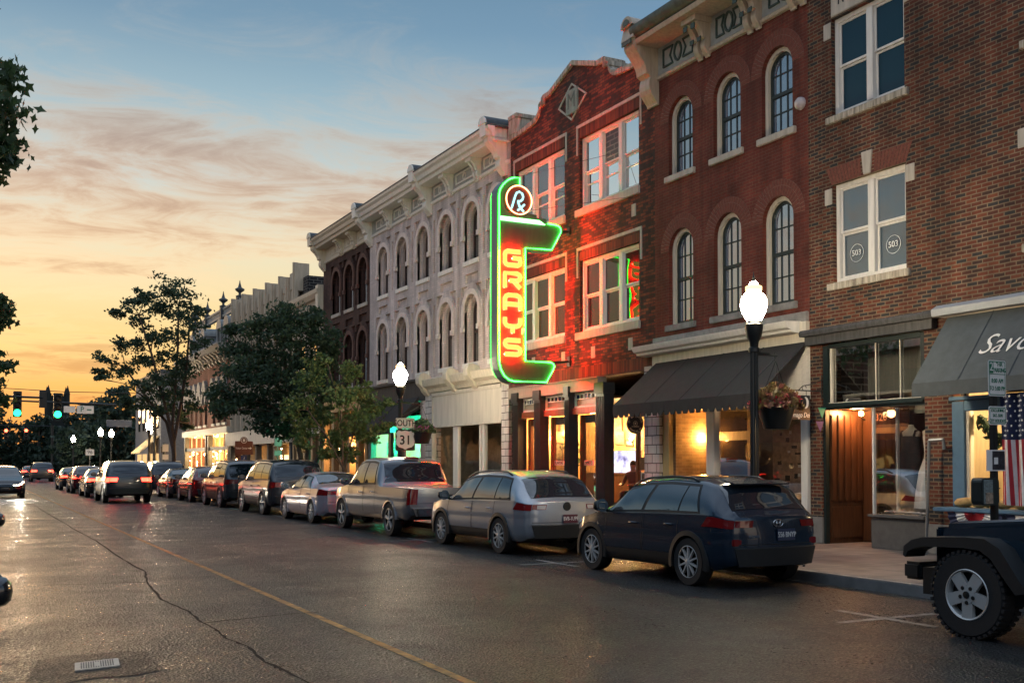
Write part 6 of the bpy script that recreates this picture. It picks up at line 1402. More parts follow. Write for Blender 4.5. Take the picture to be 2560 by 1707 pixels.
text('"HR', .075, M['sign_greenp'], (10.905, y - .002, 2.842), EX, o, sx=.9); text('PARKING', .075, M['sign_greenp'], (10.905, y - .002, 2.772), EX, o, sx=.72)
MB().box(10.727, 11.008, y - .003, y - .001, 2.722, 2.730).build('rule', M['sign_greenp'], o)
text('8:00 AM', .075, M['sign_greenp'], (10.868, y - .002, 2.645), EX, o, sx=.8); text('TO 5:00 PM', .075, M['sign_greenp'], (10.868, y - .002, 2.555), EX, o, sx=.74)
o = plate(ps, 10.715, 11.02, 2.125, 2.345, y, M['sign_white'], M['sign_greenp'])
for s_, z in (('EXCLUDING', 2.295), ('SAT.-SUN', 2.235), ('CITY HOLIDAYS', 2.172)): text(s_, .055, M['sign_greenp'], (10.868, y - .002, z), EX, o, sx=.74)
fl = MB().box(10.67, 10.99, y - .0, y + .008, 1.58, 1.83).build('flyer', M['sign_white'], None, loc=(10.83, y, 1.7)); tag(fl, 'small dark printed flyer taped to the parking sign post', 'flyer')
MB().box(10.765, 10.98, y - .003, y - .001, 1.595, 1.815).build('print', mat('flyer print', (.03, .03, .04), .4, var=1.0, scale=18), fl)
MB().box(10.79, 10.86, y - .0045, y - .0035, 1.66, 1.74).build('print_figure', M['sign_white'], fl)
bx = MB().prism(rrect(10.51, 10.82, 1.18, 1.50, .05), y - .05, y + .10, 'y').build('dispenser_box', M['dark_green'], None, loc=(10.66, y, 1.34), bevel=.006); tag(bx, 'dark green dispenser box with a dog picture strapped to the parking sign post', 'dispenser box')
MB().box(10.545, 10.70, y - .054, y - .0515, 1.20, 1.48).build('label_panel', mat('grey print', (.16, .2, .2), .5, var=.5, scale=40), bx); MB().box(10.575, 10.70, y - .057, y - .0545, 1.20, 1.33).build('dog_picture', mat('dog picture', (.36, .27, .2), .5, var=.7, scale=22), bx)
vs_ = thing('visitor_sign', 'brown Visitor Center sign with arrow over a blue information plate', 'road sign', (11.0, 47, .15)); y = 47.0
MB().box(10.95, 11.05, y + .01, y + .09, .15, 2.5).build('post', M['sign_black'], vs_)
o = MB().prism([(10.61, 2.06), (11.39, 2.06), (11.39, 2.65), (11.16, 2.65)] + [(11.0 + .165 * math.cos(t), 2.68 + .165 * math.sin(t)) for t in [math.pi * i / 10 for i in range(11)]] + [(10.84, 2.65), (10.61, 2.65)], y, y + .01, 'y').build('plate', M['sign_brown'], vs_)
MB().prism([(11 + v[0], 2.69 + v[1]) for v in ringpoly(0, 0, .115, .135, 0, 360, 18)], y - .004, y - .001, 'y').build('emblem', M['sign_white'], o)
MB().box(10.95, 11.05, y - .004, y - .001, 2.63, 2.75).build('emblem', M['sign_white'], o)
text('Visitor Center', .125, M['sign_white'], (10.90, y - .002, 2.34), EX, o, sx=.72); MB().prism([(11.19, 2.32), (11.27, 2.32), (11.27, 2.28), (11.35, 2.34), (11.27, 2.40), (11.27, 2.36), (11.19, 2.36)], y - .004, y - .001, 'y').build('arrow', M['sign_white'], o)
o = plate(vs_, 10.87, 11.13, 1.77, 2.03, y, M['sign_blue']); text('i', .2, M['sign_white'], (11.0, y - .002, 1.90), EX, o, shear=.2)
o = plate(vs_, 10.80, 11.20, 1.63, 1.75, y, M['sign_blue']); MB().prism([(10.9, 1.68), (11.0, 1.68), (11.0, 1.655), (11.09, 1.69), (11.0, 1.725), (11.0, 1.70), (10.9, 1.70)], y - .004, y - .001, 'y').build('arrow', M['sign_white'], o)
p2 = thing('parking_sign', 'two small white parking plates on a thin post beside the forked tree', 'road sign', (11.3, 42.4, .15)); MB().box(11.27, 11.33, 42.41, 42.46, .15, 2.75).build('post', M['galv'], p2)
plate(p2, 11.15, 11.46, 2.36, 2.72, 42.4, M['sign_white'], M['sign_greenp']); plate(p2, 11.15, 11.46, 1.98, 2.2, 42.4, M['sign_white'], M['sign_greenp'])
p3 = thing('parking_sign', 'white parking plates on a post before the glowing corner shop', 'road sign', (11.4, 70, .15)); MB().box(11.37, 11.43, 70.01, 70.06, .15, 2.9).build('post', M['galv'], p3)
plate(p3, 11.2, 11.6, 2.4, 2.9, 70, M['sign_white'], M['sign_greenp']); plate(p3, 11.2, 11.6, 1.9, 2.25, 70, M['sign_white'], M['sign_greenp'])
r96 = thing('road_sign', 'small white sign reading 96 far down the street', 'road sign', (8.88, 90, 0)); MB().box(8.85, 8.91, 90.01, 90.06, 0, 2.9).build('post', M['galv'], r96); o = plate(r96, 8.55, 9.2, 2.3, 2.8, 90, M['sign_white'], M['sign_black']); text('96', .4, M['sign_black'], (8.88, 89.997, 2.55), EX, o)
# hanging signs on the fronts
im = thing('hanging_sign', 'square black hanging sign with white moon and imago Dei script', 'sign', (14.5, 15.1, 2.7)); y = 15.1
MB().box(13.71, 14.18, y, y + .03, 2.49, 2.95).build('board', M['sign_black'], im, bevel=.004)
crs = [(13.96 + .09 * math.cos(t), 2.80 + .115 * math.sin(t)) for t in [R(-80 + 20 * i) for i in range(9)]] + [(13.94 + .06 * math.cos(t), 2.80 + .10 * math.sin(t)) for t in [R(80 - 20 * i) for i in range(9)]]
MB().prism([(x + .09, z + .01) for x, z in crs], y - .006, y - .001, 'y').build('moon', M['white_paint'], im)
text('imago Dei', .135, M['white_paint'], (13.945, y - .003, 2.575), EX, im, shear=.25, sx=.78)
b = MB(); b.tube([(13.7, y + .015, 3.04), (14.5, y + .015, 3.04)], .012, 6).tube([(13.85, y + .015, 3.04), (13.85, y + .015, 2.94)], .006, 5).tube([(14.1, y + .015, 3.04), (14.1, y + .015, 2.94)], .006, 5)
b.tube([(13.9, y + .015, 3.04), (14.02, y + .015, 3.13), (14.2, y + .015, 3.16), (14.5, y + .015, 3.26)], .009, 5).tube([(14.05 + .05 * math.cos(t * .5), y + .015, 3.09 + .05 * math.sin(t * .5)) for t in range(11)], .006, 5).tube([(14.49, y + .015, 2.9), (14.49, y + .015, 3.35)], .012, 6); b.build('bracket', M['black_metal'], im)
for nm, cx, cz, col in (('green', 14.33, 2.62, (.02, .30, .19)), ('violet', 14.28, 2.36, (.10, .05, .2))):
    o = MB().prism([(cx - .1, cz + .1), (cx + .1, cz + .1), (cx + .01, cz - .1)], y - .15, y - .145, 'y').build('pennant', mat('%s pennant' % nm, col, .7), None, loc=(cx, y - .15, cz)); tag(o, 'small %s triangular pennant hanging beside the imago Dei sign' % nm, 'pennant')
jf = thing('hanging_sign', "round black hanging sign lettered O' BE JOYFUL FRANKLIN TN", 'sign', (14.22, 21.0, 2.62)); c_ = Vector((14.21, 21.0, 2.62))
gold = mat('cream sign lettering', (.55, .45, .3), .5, var=0)
def disc_y(r, y0, y1, n=40): return MB().prism([(c_.x + r * math.cos(2 * math.pi * i / n), c_.z + r * math.sin(2 * math.pi * i / n)) for i in range(n)], y0, y1, 'y')
disc_y(.245, 21.0, 21.03).build('board', M['sign_black'], jf, bevel=.003)
for r0, r1 in ((.228, .236), (.052, .06)): MB().prism([(c_.x + a, c_.z + q) for a, q in ringpoly(0, 0, r0, r1, 0, 360, 36)], 20.994, 20.999, 'y').build('border', gold, jf)
def arc_text(body, r, a0, a1, size, flip):
    for i, ch in enumerate(body):
        if ch == ' ': continue
        a = R(a0 + (a1 - a0) * i / (len(body) - 1)); d = Vector((math.cos(a), 0, math.sin(a))); up = -d if flip else d
        xd = Vector((up.z, 0, -up.x)); text(ch, size, gold, c_ + d * r + Vector((0, -.004, 0)), xd, jf, 'lettering', up, offset=.002)
arc_text("O' BE JOYFUL", .185, 168, 12, .075, False); arc_text('FRANKLIN, TN', .19, 218, 322, .058, True)
text('ESTABLISHED', .042, gold, c_ + Vector((0, -.004, -.075)), EX, jf, sx=.85)
MB().prism([(c_.x + (.038 if i % 2 == 0 else .016) * math.sin(i * math.pi / 5), c_.z + (.038 if i % 2 == 0 else .016) * math.cos(i * math.pi / 5)) for i in range(10)], 20.995, 20.999, 'y').build('star', gold, jf)
MB().tube([(13.98, 21.02, 2.95), (14.5, 21.02, 2.95)], .014, 6).tube([(14.1, 21.02, 2.95), (14.12, 21.02, 2.84)], .006, 5).tube([(14.32, 21.02, 2.95), (14.3, 21.02, 2.84)], .006, 5).build('bracket', M['black_metal'], jf)
o = thing('hanging_sign', 'round dark wreath shaped shop sign half hidden by the young maple', 'sign', (13.9, 47.9, 2.5)); MB().prism([(13.9 + a, 2.5 + q) for a, q in ringpoly(0, 0, .26, .36, 0, 360, 24)], 47.9, 47.95, 'y').build('ring', M['sign_black'], o); MB().prism([(13.9 + .26 * math.cos(i * .3142), 2.5 + .26 * math.sin(i * .3142)) for i in range(20)], 47.91, 47.94, 'y').build('board', M['dark_green'], o)
MB().tube([(13.7, 47.92, 3.0), (14.5, 47.92, 3.0)], .015, 6).tube([(13.9, 47.92, 3.0), (13.9, 47.92, 2.85)], .008, 5).build('bracket', M['black_metal'], o)
# ------------------------------------------------------------------ traffic signals
def lens(nm, col, st): return emis(nm, col, st)
LG = lens('green signal lens', (.01, 1, .22), 7); LR = lens('red signal lens', (1, .05, .02), 12); LA = lens('amber signal', (1, .4, .05), 10)
def signal(par, x, y, z, lit, sc=1.0):
    h = MB().box(x - .17 * sc, x + .17 * sc, y, y + .2, z - .18 * sc, z + .92 * sc).build('signal_head', M['black_metal'], par, bevel=.02)
    for k, (nm, m) in enumerate((('green', LG), ('amber', LA), ('red', LR))):
        MB().lathe([(.15 * sc, 0), (.13 * sc, -.06), (.001, -.09)], (x, y, z + .34 * sc * k), 16, 'y').build('lens', m if nm == lit else M['black'], h, smooth=True)
        MB().prism([(x + .15 * sc * math.cos(t), z + .34 * sc * k + .15 * sc * math.sin(t)) for t in [math.pi * i / 8 for i in range(9)]] + [(x + .14 * sc * math.cos(t), z + .34 * sc * k + .14 * sc * math.sin(t)) for t in [math.pi * (8 - i) / 8 for i in range(9)]], y - .16, y, 'y').build('visor', M['black_metal'], h)
ma = thing('traffic_signal', 'traffic signal mast arm from the right pavement with two green lights', 'traffic light', (12.2, 79.5, .15))
b = MB(); b.tube([(12.2, 79.5, .1), (12.2, 79.5, 6.0)], .12, 10).tube([(12.2, 79.5, 5.75), (2.6, 79.5, 5.95)], [.10, .05], 8); b.build('mast', M['black_metal'], ma, smooth=True, angle=40)
signal(ma, 3.18, 79.4, 5.12, 'green', 1.6); signal(ma, 5.72, 79.4, 5.07, 'green', 1.6)
o = plate(ma, 6.95, 8.05, 5.15, 5.7, 79.4, M['sign_white']); text('P', .5, M['sign_greenp'], (7.3, 79.395, 5.43), EX, o); MB().box(7.6, 7.9, 79.39, 79.398, 5.38, 5.46).build('arrow', M['sign_greenp'], o)
plate(ma, 6.1, 6.85, 5.2, 5.65, 79.4, M['sign_white']); plate(ma, 8.9, 10.6, 4.25, 4.75, 79.4, mat('blue street name plate', (.06, .08, .13), .5))
mb_ = thing('traffic_signal', 'dark traffic signal on a mast arm reaching in from the left', 'traffic light', (-3, 70, .15)); b = MB(); b.tube([(-3, 70, .1), (-3, 70, 6.2)], .12, 10).tube([(-3, 70, 5.75), (4.2, 70, 5.65)], [.10, .06], 8); b.build('mast', M['black_metal'], mb_)
MB().box(4.0, 4.42, 70, 70.25, 5.05, 6.12).build('signal_head', M['black_metal'], mb_, bevel=.02); MB().box(2.6, 2.75, 69.9, 70.1, 5.6, 5.82).build('camera_box', M['black_metal'], mb_)
mc = thing('traffic_signal', 'far traffic signals with two red lights before the dark trees', 'traffic light', (9.5, 140, 0)); b = MB(); b.tube([(9.5, 140, 0), (9.5, 140, 6.3)], .14, 8).tube([(9.5, 140, 6.2), (3.6, 140, 6.2)], .07, 6); b.build('mast', M['black_metal'], mc); signal(mc, 4.41, 139.8, 4.7, 'red', 1.3); signal(mc, 6.59, 139.8, 4.75, 'red', 1.3)
pd = thing('pedestrian_signal', 'glowing red pedestrian signal on a post at the corner', 'traffic light', (11.8, 73, .15)); MB().tube([(11.8, 73.1, .15), (11.8, 73.1, 3.0)], .06, 8).build('post', M['black_metal'], pd); h = MB().box(11.6, 12.0, 72.9, 73.1, 2.38, 2.78).build('signal_head', M['black_metal'], pd); MB().box(11.68, 11.92, 72.88, 72.899, 2.46, 2.7).build('lens', lens('red hand lens', (1, .09, .03), 8), h)
wr_ = thing('overhead_wire', 'thin black overhead wire crossing above the far junction', 'wire', (8, 78, 7)); MB().tube([(-6, 78, 7.1), (0, 78, 6.75), (6, 78, 6.55), (12, 78, 6.6), (20, 78, 7)], .025, 5).build('wire', M['black'], wr_)
# ------------------------------------------------------------------ trees
def tree(name, label, base, blobs, leaf, lm, dens, trunk_r, forks, group=None, shape=0, seed=1, cull=None, twig=True):
    """trunk and limbs reaching every leaf cluster; crown of many single leaves"""
    rng = random.Random(seed); t = thing(name, label, 'tree', base, 0, group); bx, by, bz = base
    b = MB()
    for f in forks:
        pts = [(bx, by, bz)] + f; n = len(pts); b.tube(pts, [trunk_r * (1 - .62 * i / (n - 1)) for i in range(n)], 8)
    tips = [Vector(p) for f in forks for p in ([(bx, by, bz)] + f)[1:]]
    for (c, r, k) in blobs:
        c = Vector(c); s = min(tips, key=lambda p: (p - c).length + max(0, p.z - c.z) * 2)
        m = (s + c) / 2 + Vector((rng.uniform(-.3, .3), rng.uniform(-.3, .3), rng.uniform(.1, .4))) * min(1, (c - s).length * .4)
        b.tube([s, m, c], [trunk_r * .30, trunk_r * .2, trunk_r * .08], 6)
        if twig:
            for q in range(5):
                d = Vector((rng.gauss(0, 1), rng.gauss(0, 1), rng.gauss(.2, .8))).normalized(); e = c + Vector((d.x * r[0], d.y * r[1], d.z * r[2])) * .8
                b.tube([m.lerp(c, rng.random()), (c + e) / 2 + Vector((0, 0, .1 * r[2])), e], [trunk_r * .09, trunk_r * .06, trunk_r * .02], 4, cap=False)
    b.build('trunk', M['bark'], t, smooth=True)
    b = MB()
    for (c, r, k) in blobs:
        c = Vector(c); nsub = max(5, int(k * dens / 26))
        for q in range(nsub):
            d = Vector((rng.gauss(0, 1), rng.gauss(0, 1), rng.gauss(0, 1))).normalized() * (rng.random() ** .45) * rng.uniform(.8, 1.12)
            cc = c + Vector((d.x * r[0], d.y * r[1], d.z * r[2])); sr = rng.uniform(.16, .34) * (r[0] + r[2]) * .5
            for i in range(26):
                p = cc + Vector((rng.gauss(0, sr), rng.gauss(0, sr), rng.gauss(0, sr * .55)))
                if cull and cull(p): continue
                leaf_quads(b, p, leaf * rng.uniform(.7, 1.3), rng, shape)
    b.build('crown', lm, t); return t
def bl(pts, r, y, ys, k=1., seed=0):
    rng = random.Random(seed); return [((x, y + rng.uniform(-ys, ys), z), (rr * r, rr * r * 1.1, rr * r * .75), k * rr) for x, z, rr in pts]
tree('ash_tree', 'tall airy tree with gaps of sky in its crown at the corner', (11.45, 67, .15),
     bl([(11.7, 12.1, 1.1), (10.7, 12.5, 1.0), (12.3, 11.2, 1), (11.4, 10.9, 1.1), (10.4, 11.2, .9), (9.4, 11.6, .8), (8.7, 10.9, .9), (9.6, 10.3, .8), (7.9, 10.5, .6), (12.2, 10.0, 1), (11.2, 9.6, 1), (10.2, 9.2, .8), (9.1, 9.0, .8), (8.1, 8.7, .7), (7.5, 8.0, .7), (12.4, 8.9, .9), (11.6, 8.3, 1), (10.6, 7.9, .9), (9.5, 7.8, .8), (8.5, 7.3, .8), (7.3, 7.0, .6), (6.9, 6.6, .4), (12.3, 7.5, .9), (11.3, 7.0, 1), (10.2, 6.6, .9), (9.2, 6.3, .8), (12.0, 6.2, .9), (10.9, 5.7, .9), (9.9, 5.4, .8), (8.9, 5.3, .7), (12.7, 5.1, .7), (11.6, 4.9, .9), (10.5, 4.7, .7), (12.5, 4.1, .5)], .95, 67, 1.6, 1., 3),
     .21, M['leaf_dark'], 400, .13, [[(11.4, 67, 2.2), (11.3, 67, 4.0), (11.5, 67.2, 6.5), (11.6, 67, 9), (11.6, 67, 11.4)], [(11.4, 67, 2.2), (11.2, 66.8, 3.8), (10.6, 66.7, 6), (10.0, 66.9, 8.4), (9.3, 67, 10.6)], [(11.4, 67, 2.4), (11.0, 67.3, 4.2), (9.9, 67.5, 5.6), (8.6, 67.4, 7.4)], [(11.4, 67, 3), (11.9, 67.4, 5.5), (12.2, 67.3, 8), (12.3, 67.2, 10)]], seed=5)
tree('street_tree', 'dense dark green street tree with a forked trunk before the beige building', (11.5, 38.9, .15),
     bl([(10.5, 7.15, 1), (11.4, 7.0, .9), (9.6, 6.7, .9), (10.5, 6.3, 1.1), (11.7, 6.3, 1), (12.4, 6.4, .6), (9.0, 5.9, .8), (8.75, 6.6, .45), (9.9, 5.6, 1.1), (11.0, 5.4, 1.1), (12.1, 5.4, .9), (8.9, 5.0, .9), (9.8, 4.7, 1.1), (10.9, 4.5, 1.1), (11.9, 4.5, .9), (8.4, 4.2, .8), (9.2, 3.9, .9), (10.2, 3.7, 1), (11.1, 3.6, .9), (8.3, 3.6, .6), (9.8, 3.1, .7), (10.6, 2.9, .6), (11.9, 3.6, .7), (12.6, 5.9, .5)], .78, 39, .8, 1., 4),
     .15, M['leaf_dark'], 1000, .12, [[(11.45, 38.9, .9), (11.2, 38.8, 1.9), (10.9, 38.9, 3.4), (10.7, 39, 5), (10.5, 39, 6.6)], [(11.5, 38.9, .95), (12.0, 38.8, 2.2), (12.1, 38.9, 3.6), (11.9, 39, 5.2)], [(11.5, 38.9, 1.0), (11.6, 39.2, 2.4), (11.2, 39.4, 4.0), (9.6, 39.3, 5.2)]], seed=8)
tree('young_maple', 'small young maple with yellow green leaves before the brown arcaded building', (11.2, 33.6, .15),
     bl([(10.45, 5.0, .8), (10.2, 4.4, .9), (11.3, 4.7, .8), (11.6, 4.0, .9), (10.8, 3.9, 1), (9.7, 3.7, .8), (9.3, 3.3, .6), (12.2, 3.5, .8), (12.7, 3.7, .45), (10.5, 3.2, 1), (11.5, 3.1, 1), (10.0, 2.8, .8), (11.0, 2.5, .9), (11.9, 2.6, .8), (9.8, 2.3, .5), (11.4, 2.0, .7), (12.4, 2.9, .5), (10.6, 2.0, .6)], .56, 33.6, .6, 1., 6),
     .12, M['leaf_gold'], 640, .05, [[(11.15, 33.6, 1.2), (11.1, 33.6, 2.4), (11.0, 33.6, 3.6), (10.6, 33.6, 4.9)], [(11.15, 33.6, 1.4), (11.5, 33.7, 2.6), (11.7, 33.6, 3.9)], [(11.15, 33.6, 1.5), (10.5, 33.5, 2.6), (9.9, 33.5, 3.4)]], shape=2, seed=11)
tree('maple_tree', 'near maple whose leafy branch tip hangs into the upper left corner', (-4.2, 16, .15),
     [((.20, 16, 6.35), (.46, .8, .60), 1.6), ((.12, 16.2, 7.0), (.42, .7, .32), 1.0), ((.25, 15.9, 5.85), (.36, .5, .30), .8), ((-1.4, 16, 7.2), (1.1, 1.4, 1.1), 1), ((-3, 15.5, 7.6), (1.5, 1.6, 1.4), 1), ((-4.6, 16.3, 7.4), (1.6, 1.7, 1.5), 1), ((-3.6, 16.5, 9), (1.6, 1.6, 1.1), 1), ((-2.2, 16, 6), (1.1, 1.2, .8), .8)],
     .145, M['leaf_mid'], 820, .2, [[(-4.1, 16, 3), (-3.6, 16, 5), (-2.4, 16, 6.4), (-1.0, 16, 6.5), (.2, 16, 6.3)], [(-4.2, 16, 3), (-4.4, 16.2, 5.5), (-4, 16.3, 8)]], shape=2, seed=21)
tree('maple_tree', 'second maple farther back whose leaves reach in at the left edge', (-4.0, 32, .15),
     [((.65, 32, 5.75), (.45, .8, .55), 1.2), ((.5, 32.2, 4.3), (.5, .8, .5), 1.1), ((.6, 31.8, 3.5), (.45, .7, .5), 1.1), ((-.8, 32, 5.2), (1.1, 1.4, 1.3), 1), ((-2.6, 32, 6), (1.6, 1.6, 1.5), 1), ((-4, 32, 7), (1.6, 1.6, 1.4), 1)],
     .2, M['leaf_mid'], 420, .2, [[(-4, 32, 2.6), (-3, 32, 4.4), (-1.4, 32, 5.2), (.2, 32, 5.4)], [(-4, 32, 2.6), (-3.9, 32, 6)], [(-4, 32, 2.4), (-2, 32, 3.4), (.1, 32, 3.8)]], shape=2, seed=23)
FT = 'dark trees beyond the junction'
for i, (x, yy, h, rr, lab) in enumerate(((3.0, 150, 8.6, 3.2, 'dark round tree behind the left green signal'), (8.4, 148, 8.0, 2.6, 'low dark tree between the two green signals'), (14.4, 150, 9.8, 3.0, 'dark tree just right of the church tower'),
        (15.6, 128, 10.8, 3.2, 'dark tree with a ragged top right of the church tower'), (19.4, 124, 10.2, 3.0, 'dark tree behind the far pair of acorn lamps'), (23.5, 130, 12.5, 3.4, 'tall dark tree behind the airy corner tree'), (-2.5, 152, 8.2, 3.0, 'dark tree at the left end of the far tree line'), (11.6, 126, 6.4, 2.6, 'low dark tree in front of the church tower'))):
    pts = [((x + a * rr, yy + random.uniform(-1, 1), h * f), (rr * .52, rr * .55, h * .13), 1.) for a, f in ((0, .86), (-.5, .72), (.5, .74), (.05, .62), (-.7, .52), (.7, .5), (0, .4), (-.45, .3), (.5, .26), (0, .2))]
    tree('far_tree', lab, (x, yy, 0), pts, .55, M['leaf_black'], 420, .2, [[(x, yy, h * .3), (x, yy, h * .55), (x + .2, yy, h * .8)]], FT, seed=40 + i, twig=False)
hd = MB(); rng_ = random.Random(5)
for i in range(5200):
    x = rng_.uniform(-8, 30); yy = 155 + rng_.uniform(-3, 3); z = abs(rng_.gauss(0, 1.0)) * 2.2 + .2
    leaf_quads(hd, Vector((x, yy, min(5.4, z))), rng_.uniform(.5, .9), rng_)
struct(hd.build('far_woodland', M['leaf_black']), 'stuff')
# ------------------------------------------------------------------ things in and before the shops
def framed(label, x, y0, y1, z0, z1, fm, pm, face='x', group='framed pictures on the bar wall', round_=False):
    if round_:
        yc, zc = (y0 + y1) / 2, (z0 + z1) / 2; pl = [(yc + (y1 - y0) / 2 * math.cos(i * .2618), zc + (z1 - z0) / 2 * math.sin(i * .2618)) for i in range(24)]; pi_ = [(yc + (y1 - y0) / 2 * .76 * math.cos(i * .2618), zc + (z1 - z0) / 2 * .8 * math.sin(i * .2618)) for i in range(24)]
    else: pl = rect(y0, y1, z0, z1); w_ = .055; pi_ = rect(y0 + w_, y1 - w_, z0 + w_, z1 - w_)
    o = MB().prism(pl, x - .035, x).build('wall_picture' if not round_ else 'wall_mirror', fm, None, loc=(x, (y0 + y1) / 2, (z0 + z1) / 2), bevel=.008); tag(o, label, 'picture' if not round_ else 'mirror', group)
    MB().prism(pi_, x - .039, x - .036).build('picture' if not round_ else 'mirror_glass', pm, o); return o
ph = [mat('old print %d' % i, c, .5, var=.9, scale=s) for i, (c, s) in enumerate((((.34, .27, .17), 9), ((.3, .22, .12), 14), ((.42, .33, .2), 7), ((.12, .09, .06), 11)))]
XW = 17.05
framed('large dark framed picture high on the bar wall by the round joyful sign', XW, 25.84, 26.6, 2.62, 3.1, M['wood_dark'], ph[0])
framed('gilt framed portrait on the bar wall above the television', XW, 25.72, 26.22, 2.22, 2.60, M['wood_dark'], ph[1])
framed('small black framed photograph beside the wall light in the bar', XW, 25.28, 25.66, 2.15, 2.36, M['black'], ph[2])
def framed_side(label, x0, x1, z0, z1, pm):
    y = 27.69; o = MB().box(x0, x1, y - .035, y, z0, z1).build('wall_picture', M['wood_dark'], None, loc=((x0 + x1) / 2, y, z0), bevel=.006); tag(o, label, 'picture', 'framed pictures on the bar wall')
    MB().box(x0 + .045, x1 - .045, y - .039, y - .036, z0 + .045, z1 - .045).build('picture', pm, o)
framed_side('dark framed picture in the FLAVORS bay of the bar, near the ceiling', 15.95, 16.28, 2.62, 2.92, ph[3])
framed_side('wide picture high in the SOUNDS bay of the bar', 15.16, 15.46, 2.42, 2.66, ph[0])
framed_side('tall narrow picture below the wide one in the SOUNDS bay', 15.22, 15.44, 1.9, 2.36, ph[3])
framed_side('tall dark picture low in the FLAVORS bay of the bar', 15.8, 16.1, 1.75, 2.3, ph[1])
framed('tall oval mirror in a dark frame in the SPIRITS bay', XW, 26.5, 27.35, 1.75, 2.95, M['wood_dark'], mat('amber mirror', (.5, .34, .14), .3), group=None, round_=True)
tv = MB().box(17.0, 17.045, 25.08, 26.55, 1.38, 2.05).build('television', M['black'], None, loc=(17, 25.8, 1.38)); tag(tv, 'lit flat television with a pale mountain scene on the bar wall', 'television')
def screen_mat():
    m = bpy.data.materials.new('tv picture'); m.use_nodes = True; t = m.node_tree; t.nodes.clear(); q = NT(t)
    tc = q.n('ShaderNodeTexCoord'); nz = q.n('ShaderNodeTexNoise', i_Scale=3.2, i_Detail=5.0); q.l(tc.outputs['Object'], nz.inputs['Vector'])
    c = q.ramp(nz.outputs[0], [(.3, (.12, .10, .22)), (.45, (.45, .42, .62)), (.58, (.75, .8, .95)), (.7, (.8, .35, .4))]); e = q.n('ShaderNodeEmission', i_Strength=1.15); q.l(c, e.inputs[0]); o = q.n('ShaderNodeOutputMaterial'); q.l(e.outputs[0], o.inputs[0]); return m
MB().quad((16.995, 25.1, 1.40), (16.995, 26.53, 1.40), (16.995, 26.53, 2.03), (16.995, 25.1, 2.03)).build('screen', screen_mat(), tv)
kr = mat('brown kraft menu', (.24, .15, .07), .8, var=.3, scale=15)
for k, (a, c) in enumerate(((23.6, 23.32), (23.2, 22.94), (22.84, 22.55))): pass
for k, (a, c) in enumerate(((23.55, 23.29), (23.20, 22.95), (22.87, 22.60))):
    pass
for k, (a, c) in enumerate(((22.46, 22.24), (22.16, 21.94), (21.88, 21.66))):
    o = MB().box(15.325, 15.333, c, a, 1.51, 1.82).build('menu_sheet', kr, None, loc=(15.33, (a + c) / 2, 1.66)); tag(o, 'brown menu sheet on the bar glass before the television, %s of three' % ('left', 'middle', 'right')[k], 'menu', 'menu sheets on the bar glass')
o = MB().box(15.325, 15.333, 22.1, 22.4, 1.14, 1.44).build('poster', M['sign_white'], None, loc=(15.33, 22.2, 1.3)); tag(o, 'small white bordered dark poster below the brown menu sheets', 'poster'); MB().box(15.322, 15.3245, 22.13, 22.37, 1.17, 1.41).build('print', ph[3], o)
def sconce(label, loc, watts, col=(1, .55, .2), r=.055, shade=None, group='warm lamps inside the shops', cat='lamp'):
    t = thing('wall_lamp', label, cat, loc, 0, group); x, y, z = loc
    MB().lathe([(.001, -r), (r * .7, -r * .7), (r, 0), (r * .7, r * .7), (.001, r)], loc, 12).build('bulb', M['bulb'] if not shade else M['bulb_soft'], t, smooth=True)
    MB().tube([(x + .10, y, z - .12), (x + .03, y, z - .1), (x, y, z - r)], .012, 6).build('arm', M['black_metal'], t)
    lamp_light('lamp_glow', t, (x - .16, y, z + .02), col, watts * 2.2, .08); return t
sconce('small glaring bulb on the bar wall beside the black framed photograph', (16.9, 25.2, 2.37), 85)
sconce('bare bulb in the FLAVORS bay of the bar', (16.42, 27.5, 2.58), 70)
sconce('cream shaded lamp at the left of the FLAVORS bay', (15.62, 27.45, 2.42), 60, shade=1, r=.1)
sconce('lamp glowing deep in the SPIRITS bay of the bar', (16.4, 26.2, 2.9), 80, shade=1, r=.07)
sconce('long yellow wall light at the inner end of the lit brick entry wall', (15.5, 19.86, 2.25), 30, (1, .50, .12), r=.05)
sconce('small lamp inside the newspaper covered shop window', (16.6, 17.0, 2.6), 26, (1, .6, .3), shade=1, r=.06)
sconce('reddish ceiling lamp over the 326 doorway', (15.2, 14.82, 2.62), 22, (1, .42, .15), r=.05)
MB().box(15.1, 15.36, 14.62, 15.04, 2.58, 2.66)
sconce('hidden warm lamp lighting the dog and flag shop window', (15.2, 11.0, 2.45), 36, (1, .68, .34), r=.05)
sconce('glaring bulb beside a plant inside the upper right window of the gabled building', (14.98, 21.62, 9.0), 14, (1, .6, .25), r=.05)
sconce('small bulb at the left of the upper right window of the gabled building', (14.98, 23.6, 9.25), 8, (1, .6, .25), r=.035)
sconce('work lamp in the empty white shop', (17.2, 29.8, 2.8), 30, (1, .72, .45), shade=1, r=.07)
sconce('green lamp lighting the window under the emblem awning', (15.6, 39.2, 2.3), 110, (.02, 1, .5), r=.04)
for k, (yy, wv) in enumerate(((42.2, 60), (45.2, 60), (53.6, 120), (58.5, 90), (63, 120), (67.5, 150), (70.5, 130), (74.5, 150), (78, 150))):
    sconce(('lamp behind the timber shopfront of the brown building, %s' % ('right', 'left')[k]) if k < 2 else ('lamp in the beige theatre shopfront, %s' % ('right', 'middle', 'left')[k - 2]) if k < 5 else 'lamp in the glowing corner shop, number %d of four from the right' % (k - 4) if False else 'lamp in the glowing corner shop windows', (15.5 if k > 1 else 14.75, yy, 2.3), wv, (1, .58, .22), r=.12)
